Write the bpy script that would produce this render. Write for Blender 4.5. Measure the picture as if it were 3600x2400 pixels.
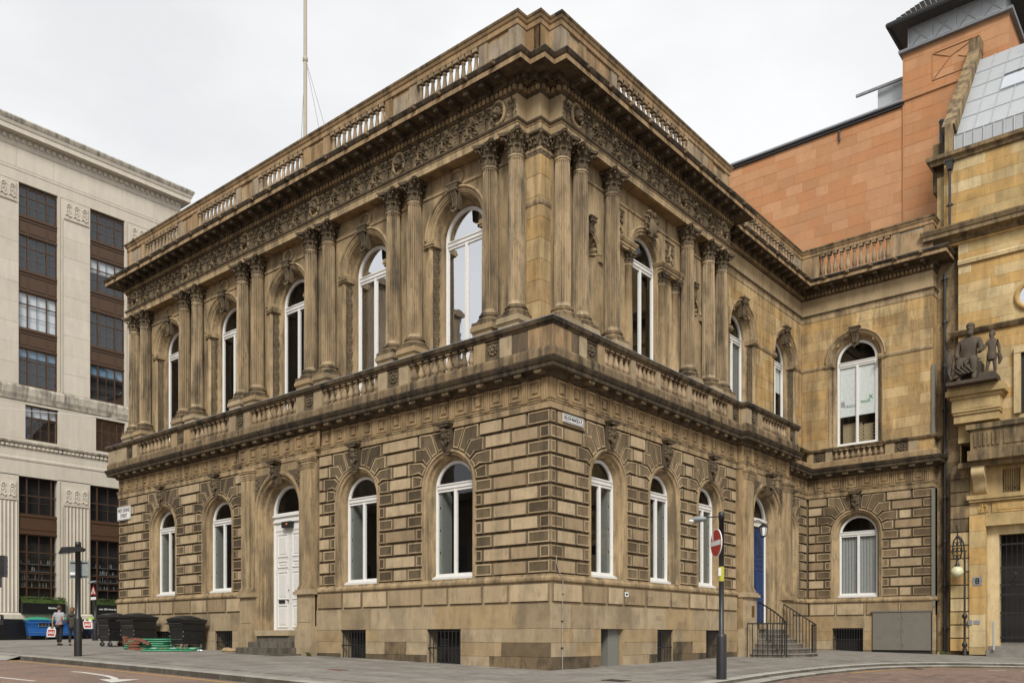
import bpy, math, random
from mathutils import Matrix, Vector
random.seed(11)
for o in list(bpy.data.objects): bpy.data.objects.remove(o)
sc = bpy.context.scene
COL = sc.collection
RAD = math.radians
PI = math.pi

# ------------------------------------------------------------------ camera, sky, sun, exposure
cam_d = bpy.data.cameras.new('camera'); cam = bpy.data.objects.new('camera', cam_d); COL.objects.link(cam)
cam.location = (14.597, -19.080, 0.9185)
cam.rotation_euler = (PI/2, 0, math.atan2(0.6421, 0.7666))
cam_d.sensor_width = 36; cam_d.lens = 30.57; cam_d.shift_y = 0.2883
cam_d.clip_end = 2000
sc.camera = cam
SUN_EL, SUN_DIR = RAD(42), Vector((0.85, -1.0, 0)).normalized()
w = bpy.data.worlds.new('World'); sc.world = w; w.use_nodes = True
wt = w.node_tree; wt.nodes.clear()
wo = wt.nodes.new('ShaderNodeOutputWorld'); wb = wt.nodes.new('ShaderNodeBackground')
sky = wt.nodes.new('ShaderNodeTexSky'); sky.sky_type = 'NISHITA'; sky.sun_disc = False
sky.sun_elevation = SUN_EL; sky.sun_rotation = math.atan2(SUN_DIR.x, SUN_DIR.y)
tc = wt.nodes.new('ShaderNodeTexCoord'); mp = wt.nodes.new('ShaderNodeMapping'); mp.inputs['Scale'].default_value = (1, 1, 2.2)
nz = wt.nodes.new('ShaderNodeTexNoise'); nz.inputs['Scale'].default_value = 1.8; nz.inputs['Detail'].default_value = 7; nz.inputs['Roughness'].default_value = .55
cr = wt.nodes.new('ShaderNodeValToRGB')
cr.color_ramp.elements[0].position = .36; cr.color_ramp.elements[0].color = (3.85, 3.88, 3.91, 1)
cr.color_ramp.elements[1].position = .60; cr.color_ramp.elements[1].color = (4.62, 4.61, 4.58, 1)
mx = wt.nodes.new('ShaderNodeMix'); mx.data_type = 'RGBA'; mx.inputs[0].default_value = .95
wt.links.new(tc.outputs['Generated'], mp.inputs[0]); wt.links.new(mp.outputs[0], nz.inputs['Vector'])
wt.links.new(nz.outputs['Fac'], cr.inputs[0]); wt.links.new(sky.outputs[0], mx.inputs[6]); wt.links.new(cr.outputs[0], mx.inputs[7])
wt.links.new(mx.outputs[2], wb.inputs[0]); wb.inputs[1].default_value = .1
wt.links.new(wb.outputs[0], wo.inputs[0])
sl = bpy.data.lights.new('sun', 'SUN'); sl.energy = 1.5; sl.angle = RAD(18); sl.color = (1, .96, .9)
so = bpy.data.objects.new('sun', sl); COL.objects.link(so); so.location = (0, -40, 60)
so.rotation_euler = (-(SUN_DIR*math.cos(SUN_EL) + Vector((0, 0, math.sin(SUN_EL))))).to_track_quat('-Z', 'Y').to_euler()
vs = sc.view_settings; vs.view_transform = 'Standard'; vs.look = 'None'; vs.gamma = 1; vs.use_curve_mapping = False
vs.exposure = 1.14

# ------------------------------------------------------------------ materials
def nod(nt, typ, **kw):
    n = nt.nodes.new(typ)
    for k, v in kw.items():
        if k.startswith('_'): setattr(n, k[1:], v)
        else:
            i = n.inputs[k.replace('__', ' ')] if not k.startswith('i') or not k[1:].isdigit() else n.inputs[int(k[1:])]
            if isinstance(v, bpy.types.NodeSocket): nt.links.new(v, i)
            else: i.default_value = v
    return n
def ramp(nt, fac, stops):
    r = nt.nodes.new('ShaderNodeValToRGB'); nt.links.new(fac, r.inputs[0]); e = r.color_ramp.elements
    while len(e) < len(stops): e.new(.5)
    for q, (p, c) in zip(e, stops):
        q.position = p; q.color = (c, c, c, 1) if not hasattr(c, '__len__') else (*c, 1)
    return r.outputs[0]
def mixc(nt, f, a, b, bt='MIX'):
    m = nt.nodes.new('ShaderNodeMix'); m.data_type = 'RGBA'; m.blend_type = bt
    for i, v in ((0, f), (6, a), (7, b)):
        if isinstance(v, bpy.types.NodeSocket): nt.links.new(v, m.inputs[i])
        elif i and hasattr(v, '__len__'): m.inputs[i].default_value = (*v, 1)
        else: m.inputs[i].default_value = v
    return m.outputs[2]
def new_mat(name):
    m = bpy.data.materials.new(name); m.use_nodes = True; nt = m.node_tree
    return m, nt, nt.nodes['Principled BSDF']
def math_n(nt, op, a, b=0.):
    return nod(nt, 'ShaderNodeMath', _operation=op, i0=a, i1=b).outputs[0]
def stone(name, lo, hi, soot=.25, sootc=(.045, .036, .026), rough=.88, bump=.25, grain=.12, rnd=.7, streak=1.0, alt=None, island=False, blot=1.):
    """weathered masonry: tone differs stone by stone, blotches, rain streaks and soot of their own shape"""
    m, nt, b = new_mat(name)
    pos = nod(nt, 'ShaderNodeNewGeometry').outputs['Position']; oi = nod(nt, 'ShaderNodeNewGeometry').outputs['Random Per Island'] if island else nod(nt, 'ShaderNodeObjectInfo').outputs['Random']
    n1 = nod(nt, 'ShaderNodeTexNoise', Vector=pos, Scale=.9, Detail=6., Roughness=.6).outputs['Fac']
    ms = nod(nt, 'ShaderNodeMapping', Vector=pos, Scale=(2.6, 2.6, .32)).outputs[0]
    n2 = nod(nt, 'ShaderNodeTexNoise', Vector=ms, Scale=1.1, Detail=7., Roughness=.62).outputs['Fac']
    n3 = nod(nt, 'ShaderNodeTexNoise', Vector=pos, Scale=26., Detail=5., Roughness=.7).outputs['Fac']
    t = math_n(nt, 'ADD', math_n(nt, 'MULTIPLY', oi, rnd), math_n(nt, 'MULTIPLY', n1, 1.0-rnd))
    c = mixc(nt, t, lo, hi)
    if alt:
        wn = nod(nt, 'ShaderNodeTexWhiteNoise', _noise_dimensions='1D', W=oi).outputs['Value']
        c = mixc(nt, ramp(nt, wn, [(.0, 0.), (.62, 0.), (.7, .75), (1., .9)]), c, alt)
    g = math_n(nt, 'ADD', math_n(nt, 'MULTIPLY', n3, grain*2), 1.-grain)
    c = mixc(nt, 1., c, nod(nt, 'ShaderNodeCombineColor', Red=g, Green=g, Blue=g).outputs[0], 'MULTIPLY')
    bl = ramp(nt, n1, [(.30, 1-.34*blot), (.5, 1-.02*blot), (.70, 1+.16*blot)])
    c = mixc(nt, 1., c, bl, 'MULTIPLY')
    s = math_n(nt, 'MULTIPLY', ramp(nt, math_n(nt, 'ADD', math_n(nt, 'MULTIPLY', n2, .62*streak), math_n(nt, 'MULTIPLY', n1, 1-.62*streak)), [(.465, 0.), (.60, 1.)]), min(.92, soot*1.75))
    c = mixc(nt, s, c, sootc)
    n4 = nod(nt, 'ShaderNodeTexNoise', Vector=nod(nt, 'ShaderNodeMapping', Vector=pos, Location=(7., 3., 1.), Scale=(4.5, 4.5, 1.6)).outputs[0], Scale=1.3, Detail=8., Roughness=.7).outputs['Fac']
    c = mixc(nt, math_n(nt, 'MULTIPLY', ramp(nt, n4, [(.52, 0.), (.64, 1.)]), min(.8, soot*1.5)), c, tuple(.55*q+.45*p for q, p in zip(sootc, lo)))
    if name == 'paving_slab_stone':
        vd = nod(nt, 'ShaderNodeTexVoronoi', Vector=pos, Scale=2.2).outputs['Distance']
        c = mixc(nt, ramp(nt, vd, [(.05, .75), (.075, 0.)]), c, (.085, .08, .072))
    nt.links.new(c, b.inputs['Base Color']); b.inputs['Roughness'].default_value = rough
    b.inputs['Specular IOR Level'].default_value = .25
    h = math_n(nt, 'ADD', n3, math_n(nt, 'MULTIPLY', n1, .6))
    bp = nod(nt, 'ShaderNodeBump', Strength=bump, Distance=.02, Height=h)
    nt.links.new(bp.outputs[0], b.inputs['Normal'])
    return m
def paint(name, col, rough=.5, metal=0., wear=.0, wearc=(.2, .18, .15), bump=.05, scale=9., spec=.5, rnd=0.):
    m, nt, b = new_mat(name)
    pos = nod(nt, 'ShaderNodeTexCoord').outputs['Object']
    n = nod(nt, 'ShaderNodeTexNoise', Vector=pos, Scale=scale, Detail=6., Roughness=.65).outputs['Fac']
    v = ramp(nt, n, [(.3, .88), (.7, 1.06)])
    c = mixc(nt, 1., col, v, 'MULTIPLY')
    if wear: c = mixc(nt, math_n(nt, 'MULTIPLY', ramp(nt, n, [(.52, 0.), (.68, 1.)]), wear), c, wearc)
    if rnd:
        oi = nod(nt, 'ShaderNodeObjectInfo').outputs['Random']
        c = mixc(nt, 1., c, ramp(nt, oi, [(0., 1-rnd), (1., 1+rnd)]), 'MULTIPLY')
    nt.links.new(c, b.inputs['Base Color']); b.inputs['Metallic'].default_value = metal
    nt.links.new(math_n(nt, 'ADD', math_n(nt, 'MULTIPLY', n, .2), rough-.1), b.inputs['Roughness'])
    b.inputs['Specular IOR Level'].default_value = spec
    if bump:
        bp = nod(nt, 'ShaderNodeBump', Strength=bump, Distance=.01, Height=n); nt.links.new(bp.outputs[0], b.inputs['Normal'])
    return m
def glass(name, tint=(.93, .95, .95), boost=.95, base=.07):
    m, nt, b = new_mat(name); nt.nodes.remove(b)
    lw = math_n(nt, 'POWER', nod(nt, 'ShaderNodeLayerWeight', Blend=.5).outputs['Facing'], 5.)
    pos = nod(nt, 'ShaderNodeNewGeometry').outputs['Position']
    n = nod(nt, 'ShaderNodeTexNoise', Vector=pos, Scale=1.7, Detail=2.).outputs['Fac']
    bp = nod(nt, 'ShaderNodeBump', Strength=.02, Distance=.05, Height=n).outputs[0]
    gl = nod(nt, 'ShaderNodeBsdfGlossy', Color=(.95, .97, 1, 1), Roughness=.015, Normal=bp).outputs[0]
    tr = nod(nt, 'ShaderNodeBsdfTransparent', Color=(*tint, 1)).outputs[0]
    f = nod(nt, 'ShaderNodeMath', _operation='MULTIPLY_ADD', _use_clamp=True, i0=lw, i1=boost, i2=base).outputs[0]
    ms = nod(nt, 'ShaderNodeMixShader', i0=f, i1=tr, i2=gl)
    nt.links.new(ms.outputs[0], nt.nodes['Material Output'].inputs[0])
    return m
M = {}
S_LO, S_HI = (.25, .165, .082), (.44, .315, .17)
M['sand'] = stone('sandstone', S_LO, S_HI, soot=.38, rnd=.35)
M['sandblock'] = stone('sandstone_block', (.28, .198, .112), (.55, .43, .27), soot=.24, rnd=.75, streak=.5)
M['ash'] = stone('sandstone_ashlar', (.40, .27, .125), (.58, .43, .22), soot=.34, rnd=.8, streak=.9, alt=(.48, .31, .125))
M['basest'] = stone('sandstone_base', (.29, .218, .13), (.47, .37, .235), soot=.26, rnd=.8, streak=.4, alt=(.40, .285, .15))
M['basedk'] = stone('damp_base_stone', (.10, .075, .048), (.25, .18, .10), soot=.6, rnd=.8, streak=.2)
M['joint'] = stone('soot_filled_joint', (.14, .104, .062), (.25, .187, .11), soot=.3, rnd=.2)
M['dark'] = stone('pecked_soot_panel', (.052, .039, .023), (.20, .148, .085), soot=.35, rnd=.75, bump=.5, grain=.3)
M['dark2'] = stone('brown_pecked_panel', (.11, .08, .046), (.24, .172, .098), soot=.3, rnd=.8, bump=.5, grain=.25)
M['soffit'] = stone('sooty_shaded_soffit', (.055, .042, .028), (.16, .118, .07), soot=.5, rnd=.4)  # soot crust, deepened by under-cornice shade put into the colour
M['friezebg'] = stone('pale_frieze_ground', (.36, .265, .15), (.46, .35, .205), soot=.14, rnd=.3)
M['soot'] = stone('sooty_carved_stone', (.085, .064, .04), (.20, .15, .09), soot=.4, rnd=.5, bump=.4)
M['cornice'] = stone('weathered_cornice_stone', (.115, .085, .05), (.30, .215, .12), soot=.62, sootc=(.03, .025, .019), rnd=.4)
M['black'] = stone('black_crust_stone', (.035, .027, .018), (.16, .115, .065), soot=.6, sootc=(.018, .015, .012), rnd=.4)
M['parapet'] = stone('orange_parapet_stone', (.30, .185, .085), (.46, .33, .19), soot=.38, rnd=.8, alt=(.36, .30, .22))
M['mold'] = stone('smooth_moulding_stone', (.31, .222, .12), (.47, .352, .202), soot=.42, rnd=.4)
M['shaft'] = stone('column_stone', (.33, .242, .14), (.49, .38, .235), soot=.6, sootc=(.085, .068, .048), rnd=.6, streak=1.0)
M['baluster'] = stone('baluster_stone', (.25, .18, .105), (.42, .31, .19), soot=.4, rnd=.8)
M['lime'] = stone('portland_stone', (.53, .475, .39), (.62, .565, .475), soot=.12, sootc=(.33, .29, .23), rnd=.6, bump=.15, grain=.05, blot=.3)
M['limecap'] = stone('stained_portland_cornice', (.42, .38, .31), (.55, .495, .41), soot=.6, sootc=(.14, .125, .10), rnd=.3, bump=.15)
M['red'] = stone('red_sandstone', (.40, .20, .092), (.545, .295, .155), soot=.16, sootc=(.27, .15, .085), rnd=.75, bump=.12, streak=.4, alt=(.47, .215, .095), blot=.35)
M['yel'] = stone('blond_sandstone', (.43, .30, .125), (.68, .54, .31), soot=.22, rnd=.8, streak=.7, alt=(.52, .32, .11))
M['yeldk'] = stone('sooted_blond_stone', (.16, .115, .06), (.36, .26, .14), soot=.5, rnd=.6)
M['statue'] = stone('dark_statue_stone', (.075, .058, .045), (.125, .10, .075), soot=.3, rnd=.3, bump=.35)
M['white'] = paint('white_paint', (.74, .73, .695), .45, wear=.3, wearc=(.45, .42, .36))
M['greywhite'] = paint('off_white_door_paint', (.66, .65, .62), .5, wear=.1, wearc=(.4, .38, .33))
M['blue'] = paint('blue_door_paint', (.008, .036, .125), .35, wear=.1, wearc=(.03, .06, .12))
M['iron'] = paint('black_iron', (.014, .014, .014), .5, wear=.2, wearc=(.05, .04, .03))
M['pole'] = paint('black_pole_paint', (.017, .017, .018), .42, wear=.1, wearc=(.06, .05, .045))
M['pipe'] = paint('black_drainpipe', (.018, .018, .018), .5)
M['lead'] = paint('grey_lead', (.20, .21, .225), .6, wear=.3, wearc=(.4, .41, .42), scale=3.)
M['zinc'] = paint('zinc_roof', (.42, .44, .45), .42, wear=.35, wearc=(.28, .29, .30), scale=2.5, metal=.15)
M['slate'] = paint('slate', (.07, .062, .052), .8, wear=.4, wearc=(.14, .12, .09), scale=5., rnd=.3)
M['bronze'] = paint('brown_window_metal', (.07, .034, .014), .5, wear=.25, wearc=(.035, .018, .012), scale=4.)
M['glass'] = glass('window_glass'); M['mirror'] = glass('reflective_window_glass', boost=1.2, base=.72)
M['officeglass'] = glass('office_glass', tint=(.85, .87, .9), boost=1.0, base=.08)
M['room'] = paint('dark_room', (.022, .019, .017), .9, bump=0)
M['shutter'] = paint('grey_shutter', (.20, .208, .188), .6)
M['curtain'] = paint('grey_curtain', (.30, .31, .295), .9, bump=0)
M['blind'] = paint('pale_blind', (.78, .81, .79), .8, bump=0, rnd=.1)
M['bluetint'] = paint('blue_blind', (.20, .33, .42), .8, bump=0)
M['brassy'] = paint('brass', (.30, .2, .07), .4, metal=.8)
M['tar'] = paint('black_base_panel', (.012, .012, .013), .3)
M['ply'] = paint('grey_steel_hatch', (.165, .15, .122), .7, wear=.2, wearc=(.14, .12, .1), scale=4.)
M['brick'] = paint('buff_glazed_brick', (.42, .33, .19), .6)
M['greypl'] = paint('grey_render', (.17, .168, .145), .85)

# ------------------------------------------------------------------ mesh builder
class MB:
    def __init__(s): s.v = []; s.f = []; s.m = []; s.s = []
    def face(s, pts, m=0, sm=False):
        n = len(s.v); s.v += [tuple(p) for p in pts]; s.f.append(tuple(range(n, n+len(pts)))); s.m.append(m); s.s.append(sm)
    def grid(s, rows, m=0, sm=False, close=False):
        n = len(s.v); k = len(rows[0])
        for r in rows: s.v += [tuple(p) for p in r]
        for i in range(len(rows)-1):
            for j in range(k if close else k-1):
                a = n+i*k+j; b = n+i*k+(j+1) % k
                s.f.append((a, b, b+k, a+k)); s.m.append(m); s.s.append(sm)
    def box(s, x0, x1, y0, y1, z0, z1, m=0):
        n = len(s.v); s.v += [(x, y, z) for z in (z0, z1) for y in (y0, y1) for x in (x0, x1)]
        for f in ((0, 1, 5, 4), (1, 3, 7, 5), (3, 2, 6, 7), (2, 0, 4, 6), (4, 5, 7, 6), (2, 3, 1, 0)):
            s.f.append(tuple(n+i for i in f)); s.m.append(m); s.s.append(False)
        return s
    def lathe(s, prof, n=12, c=(0, 0), m=0, sm=True, cap=True):
        rows = [[(c[0]+r*math.cos(2*PI*i/n), c[1]+r*math.sin(2*PI*i/n), z) for i in range(n)] for r, z in prof]
        s.grid(rows, m, sm, True)
        if cap:
            s.face(rows[-1], m); s.face(rows[0][::-1], m)
        return s
    def tube(s, pts, r, n=6, m=0, sm=True):
        pts = [Vector(p) for p in pts]; rr = r if hasattr(r, '__len__') else [r]*len(pts)
        rows = []; up = None
        for i, p in enumerate(pts):
            t = (pts[min(i+1, len(pts)-1)]-pts[max(i-1, 0)]).normalized()
            if up is None: up = Vector((0, 0, 1)) if abs(t.z) < .9 else Vector((1, 0, 0))
            a = t.cross(up).normalized(); bb = a.cross(t).normalized(); up = bb
            rows.append([p+a*rr[i]*math.cos(2*PI*k/n)+bb*rr[i]*math.sin(2*PI*k/n) for k in range(n)])
        s.grid(rows, m, sm, True); s.face(rows[0][::-1], m); s.face(rows[-1], m)
        return s
    def ell(s, c, r, nu=10, nv=6, m=0):
        rows = []
        for j in range(nv+1):
            a = -PI/2+PI*j/nv
            rows.append([(c[0]+r[0]*math.cos(a)*math.cos(2*PI*i/nu), c[1]+r[1]*math.cos(a)*math.sin(2*PI*i/nu), c[2]+r[2]*math.sin(a)) for i in range(nu)])
        s.grid(rows, m, True, True); return s
    def sweep(s, path, prof, m=0, closed=False):
        """prof = [(out, z)] carried along a plan path with mitres; 'out' is to the right of travel"""
        P = [Vector((*p, 0)) for p in path]; n = len(P); mit = []
        for i in range(n):
            d0 = (P[i]-P[i-1]).normalized() if i or closed else None
            d1 = (P[(i+1) % n]-P[i]).normalized() if i < n-1 or closed else None
            d0 = d0 or d1; d1 = d1 or d0
            n0 = Vector((d0.y, -d0.x, 0)); n1 = Vector((d1.y, -d1.x, 0)); q = n0+n1
            mit.append(q/max(.2, (1+n0.dot(n1))))
        rows = [[P[i]+mit[i]*o+Vector((0, 0, z)) for o, z in prof] for i in range(n)]
        if closed: rows.append(rows[0])
        s.grid(rows, m)
        if not closed: s.face(rows[0], m); s.face(rows[-1][::-1], m)
        return s
    def arch(s, cx, h, z0, zs, prof, seg=16, m=0, sm=False, half=None):
        """prof = [(d, y)]: d inward from half-width h; up the jambs and round a semicircle"""
        rows = []
        for k in range(seg+3):
            r = []
            for d, y in prof:
                q = h-d
                if k == 0: r.append((cx-q, y, z0))
                elif k == seg+2: r.append((cx+q, y, z0))
                else:
                    a = PI-PI*(k-1)/seg; r.append((cx+q*math.cos(a), y, zs+q*math.sin(a)))
            rows.append(r)
        s.grid(rows, m, sm); return s
    def ring(s, cx, h, zs, prof, seg=16, m=0, a0=0., a1=PI):
        rows = [[(cx+(h-d)*math.cos(a0+(a1-a0)*k/seg), y, zs+(h-d)*math.sin(a0+(a1-a0)*k/seg)) for d, y in prof] for k in range(seg+1)]
        s.grid(rows, m); return s
    def wall(s, x0, x1, z0, z1, y, ops=(), m=0, seg=16):
        """flat wall in the plane y with arched (cx, h, zb, zs) openings"""
        x = x0
        for cx, h, zb, zs in sorted(ops):
            if cx-h > x: s.face([(x, y, z0), (cx-h, y, z0), (cx-h, y, z1), (x, y, z1)], m)
            if zb > z0: s.face([(cx-h, y, z0), (cx+h, y, z0), (cx+h, y, zb), (cx-h, y, zb)], m)
            for k in range(seg):
                a, b = PI-PI*k/seg, PI-PI*(k+1)/seg
                xa, xb = cx+h*math.cos(a), cx+h*math.cos(b)
                s.face([(xa, y, zs+h*math.sin(a)), (xb, y, zs+h*math.sin(b)), (xb, y, z1), (xa, y, z1)], m)
            x = cx+h
        if x1 > x: s.face([(x, y, z0), (x1, y, z0), (x1, y, z1), (x, y, z1)], m)
        return s
    def prism(s, poly, y0, y1, m=0):
        """polygon in xz pushed from y0 (back) to y1 (front, smaller y)"""
        f = [(x, y1, z) for x, z in poly]; b = [(x, y0, z) for x, z in poly]
        s.face(f, m); s.face(b[::-1], m); s.grid([b+[b[0]], f+[f[0]]], m); return s
    def mesh(s, name, mats):
        me = bpy.data.meshes.new(name); me.from_pydata([tuple(v) for v in s.v], [], s.f)
        for q in (mats if isinstance(mats, (list, tuple)) else [mats]): me.materials.append(M[q] if isinstance(q, str) else q)
        for p, mi, sm in zip(me.polygons, s.m, s.s): p.material_index = mi; p.use_smooth = sm
        return me
    def build(s, name, mats, parent=None, mw=None):
        return put(name, s.mesh(name, mats), parent, mw)
WM = {}
I4 = Matrix.Identity(4)
def put(name, data, parent=None, mw=None):
    o = bpy.data.objects.new(name, data); COL.objects.link(o)
    mw = mw or I4; o.matrix_basis = mw; WM[o.name] = mw.copy()
    if parent: o.parent = parent; o.matrix_parent_inverse = WM[parent.name].inverted()
    return o
def T(x, y, z=0, rz=0): return Matrix.Translation((x, y, z)) @ Matrix.Rotation(rz, 4, 'Z')
def tag(o, label, cat, group=None):
    o['label'] = label; o['category'] = cat
    if group: o['group'] = group
    return o
def thing(name, label, cat, loc=(0, 0, 0), rz=0, group=None):
    return tag(put(name, None, None, T(*loc, rz)), label, cat, group)
def struct(o): o['kind'] = 'structure'; return o
def stuff(o): o['kind'] = 'stuff'; return o
CACHE = {}
def cached(key, fn):
    if key not in CACHE: CACHE[key] = fn()
    return CACHE[key]
def text_mesh(txt, size, mat, bold=0., depth=.004, spacing=1., width=None):
    """flat lettering standing in the xz plane, centred, facing -y"""
    cu = bpy.data.curves.new('lettering', 'FONT'); cu.body = txt; cu.size = size; cu.align_x = 'CENTER'; cu.align_y = 'CENTER'
    cu.extrude = depth; cu.offset = bold; cu.space_character = spacing; cu.resolution_u = 3
    ob = bpy.data.objects.new('lettering', cu); COL.objects.link(ob)
    me = bpy.data.meshes.new_from_object(ob.evaluated_get(bpy.context.evaluated_depsgraph_get()))
    bpy.data.objects.remove(ob)
    xs = [v.co.x for v in me.vertices]; k = width/(max(xs)-min(xs)) if width else 1.
    me.transform(Matrix.Rotation(PI/2, 4, 'X') @ Matrix.Diagonal((k, 1, 1, 1)))
    me.materials.clear(); me.materials.append(M[mat]); return me

def G(x, y):
    """height of the pavement: the street climbs to the left and away"""
    x = max(-46., min(30., x)); y = max(-40., min(40., y))
    return -.0285*x-(.00027*x*x if x < 0 else 0)+.0164*y

# ------------------------------------------------------------------ ground, pavement, kerbs, road
M['slab'] = stone('paving_slab_stone', (.175, .163, .143), (.31, .29, .254), soot=.3, sootc=(.12, .095, .085), rnd=.6, bump=.12, grain=.08, streak=0.)
M['kerbst'] = stone('granite_kerb', (.30, .285, .25), (.42, .40, .355), soot=.3, sootc=(.13, .12, .10), rnd=.7, bump=.15, grain=.1, streak=0.)
M['kerbface'] = stone('grimy_shaded_kerb_face', (.085, .075, .06), (.15, .135, .11), soot=.4, rnd=.5, streak=0.)  # kerb sides: grime plus the upright face's shade, painted into the colour
M['yellow'] = paint('yellow_road_paint', (.48, .28, .05), .7, wear=.5, wearc=(.17, .11, .07), scale=7.)
M['roadwhite'] = paint('white_road_paint', (.58, .56, .52), .7, wear=.4, wearc=(.22, .16, .13), scale=6.)
def road_mat():
    m, nt, b = new_mat('red_chip_asphalt')
    pos = nod(nt, 'ShaderNodeNewGeometry').outputs['Position']
    v = nod(nt, 'ShaderNodeTexVoronoi', Vector=pos, Scale=38.).outputs['Color']
    bw = nod(nt, 'ShaderNodeRGBToBW', Color=v).outputs[0]
    n = nod(nt, 'ShaderNodeTexNoise', Vector=pos, Scale=.7, Detail=6.).outputs['Fac']
    n2 = nod(nt, 'ShaderNodeTexNoise', Vector=pos, Scale=7., Detail=6.).outputs['Fac']
    c = mixc(nt, bw, (.11, .072, .052), (.31, .205, .152))
    c = mixc(nt, ramp(nt, n, [(.42, 0.), (.7, .55)]), c, (.10, .08, .068))
    c = mixc(nt, ramp(nt, n2, [(.55, 0.), (.75, .4)]), c, (.30, .22, .17))
    nt.links.new(c, b.inputs['Base Color']); b.inputs['Roughness'].default_value = .85
    bp = nod(nt, 'ShaderNodeBump', Strength=.4, Distance=.012, Height=bw); nt.links.new(bp.outputs[0], b.inputs['Normal'])
    return m
M['road'] = road_mat()
M['paver'] = stone('red_clay_paver', (.15, .10, .078), (.36, .26, .205), soot=.25, sootc=(.11, .085, .07), rnd=.8, bump=.1, streak=0., island=True)
M['earth'] = paint('plain_asphalt', (.075, .072, .068), .9, scale=1.)
KERB = [(-40, -7.15), (-17.2, -7.15), (-1.2, -7.15), (2.0, -6.6), (4.1, -4.6), (5.1, -1.6), (4.9, 1.5), (4.68, 4.6), (4.78, 8.5), (5.3, 11.6), (6.6, 13.9), (8.9, 15.6), (13, 17.2), (30, 19.5)]
def smooth(path, it=2):
    for _ in range(it):
        q = [path[0]]
        for a, b in zip(path, path[1:]):
            q += [(a[0]*.75+b[0]*.25, a[1]*.75+b[1]*.25), (a[0]*.25+b[0]*.75, a[1]*.25+b[1]*.75)]
        path = q+[path[-1]]
    return path
KS = smooth(KERB[2:], 2)
def offs(path, d):
    out = []
    for i, p in enumerate(path):
        a = Vector(path[max(i-1, 0)]); b = Vector(path[min(i+1, len(path)-1)]); t = (b-a).normalized()
        out.append((p[0]+t.y*d, p[1]-t.x*d))
    return out
mb = MB()
gx = [-600, -200, -90, -46, -36, -28, -22, -16, -10, -5, 0, 6, 12, 20, 30, 90, 200, 600]; gy = [-600, -200, -90, -40, -25, -15, -8, 0, 8, 15, 25, 40, 90, 200, 600]
mb.grid([[(x, y, G(x, y)-.42) for x in gx] for y in gy]); struct(mb.build('ground', 'earth'))
mb = MB(); xs = [-60, -46, -40, -34, -28, -24, -20, -16, -12, -8, -4, 0, 3, 6, 9, 12, 16, 20, 25, 30]; ys = [-40, -30, -20, -14, -10, -7, -4, 0, 4, 8, 12, 16, 20, 26]
mb.grid([[(x, y, G(x, y)-.155) for x in xs] for y in ys]); road = struct(mb.build('road', 'road'))
# pavement body: a strip between the kerb line and the buildings
PAVE = [p for p in KS]
mb = MB()
mb.grid([[(x, y, G(x, y)-.02) for x in [-60+i*2 for i in range(30)]+[-1.2]] for y in (-7.15, -5, -3, -1.5, 0, 1.5, 4, 9, 14, 18)])
mb.grid([[(a[0]+(b[0]-a[0])*k/6, a[1]+(b[1]-a[1])*k/6, G(a[0]+(b[0]-a[0])*k/6, a[1]+(b[1]-a[1])*k/6)-.02) for k in range(7)] for a, b in zip(PAVE, [(-1.2, 1 if i == 0 else 0+i*22./(len(PAVE)-1)) for i in range(len(PAVE))])])
pav = struct(mb.build('pavement', 'slab'))
def inside_pave(x, y):
    if x < -1.2: return -6.85 < y
    best = min(range(len(KS)-1), key=lambda i: (KS[i][0]+KS[i+1][0]-2*x)**2+(KS[i][1]+KS[i+1][1]-2*y)**2)
    a = Vector(KS[best]); t = (Vector(KS[best+1])-a).normalized(); d = Vector((x, y))-a
    return d.x*t.y-d.y*t.x < -.3
slabs = []
def slab_geo(mb, x0, x1, y0, y1, h=.0):
    j = .007
    pts = [(x0+j, y0+j), (x1-j, y0+j), (x1-j, y1-j), (x0+j, y1-j)]
    top = [(x, y, G(x, y)+h) for x, y in pts]; bot = [(x, y, G(x, y)-.04) for x, y in pts]
    mb.face(top); mb.grid([bot+[bot[0]], top+[top[0]]])
rr = random.Random(5)
y = -6.85
while y < -.05:
    wy = min(.62, 0-y); x = -34+rr.random()
    while x < 3.5:
        wx = rr.choice((.75, .9, .9, 1.05))
        if all(inside_pave(a, b) for a in (x, x+wx) for b in (y, y+wy)): slabs.append((x, x+wx, y, y+wy))
        x += wx
    y += .62
x = .02
while x < 6.5:
    y = 0.
    while y < 20.2:
        wy = rr.choice((.75, .9, 1.05))
        if all(inside_pave(a, b) for a in (x, x+.62) for b in (y, y+wy)): slabs.append((x, x+.62, y, y+wy))
        y += wy
    x += .62
slabs.sort(key=lambda s: (s[0]-14.6)**2+(s[2]+19)**2)
for s in slabs[:300]:
    mb = MB(); slab_geo(mb, *s, h=rr.uniform(-.002, .004)); mb.build('paving_slab', 'slab', pav)
mb = MB()
for s in slabs[300:]: slab_geo(mb, *s)
stuff(mb.build('paving_slabs', 'slab', pav))
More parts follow.
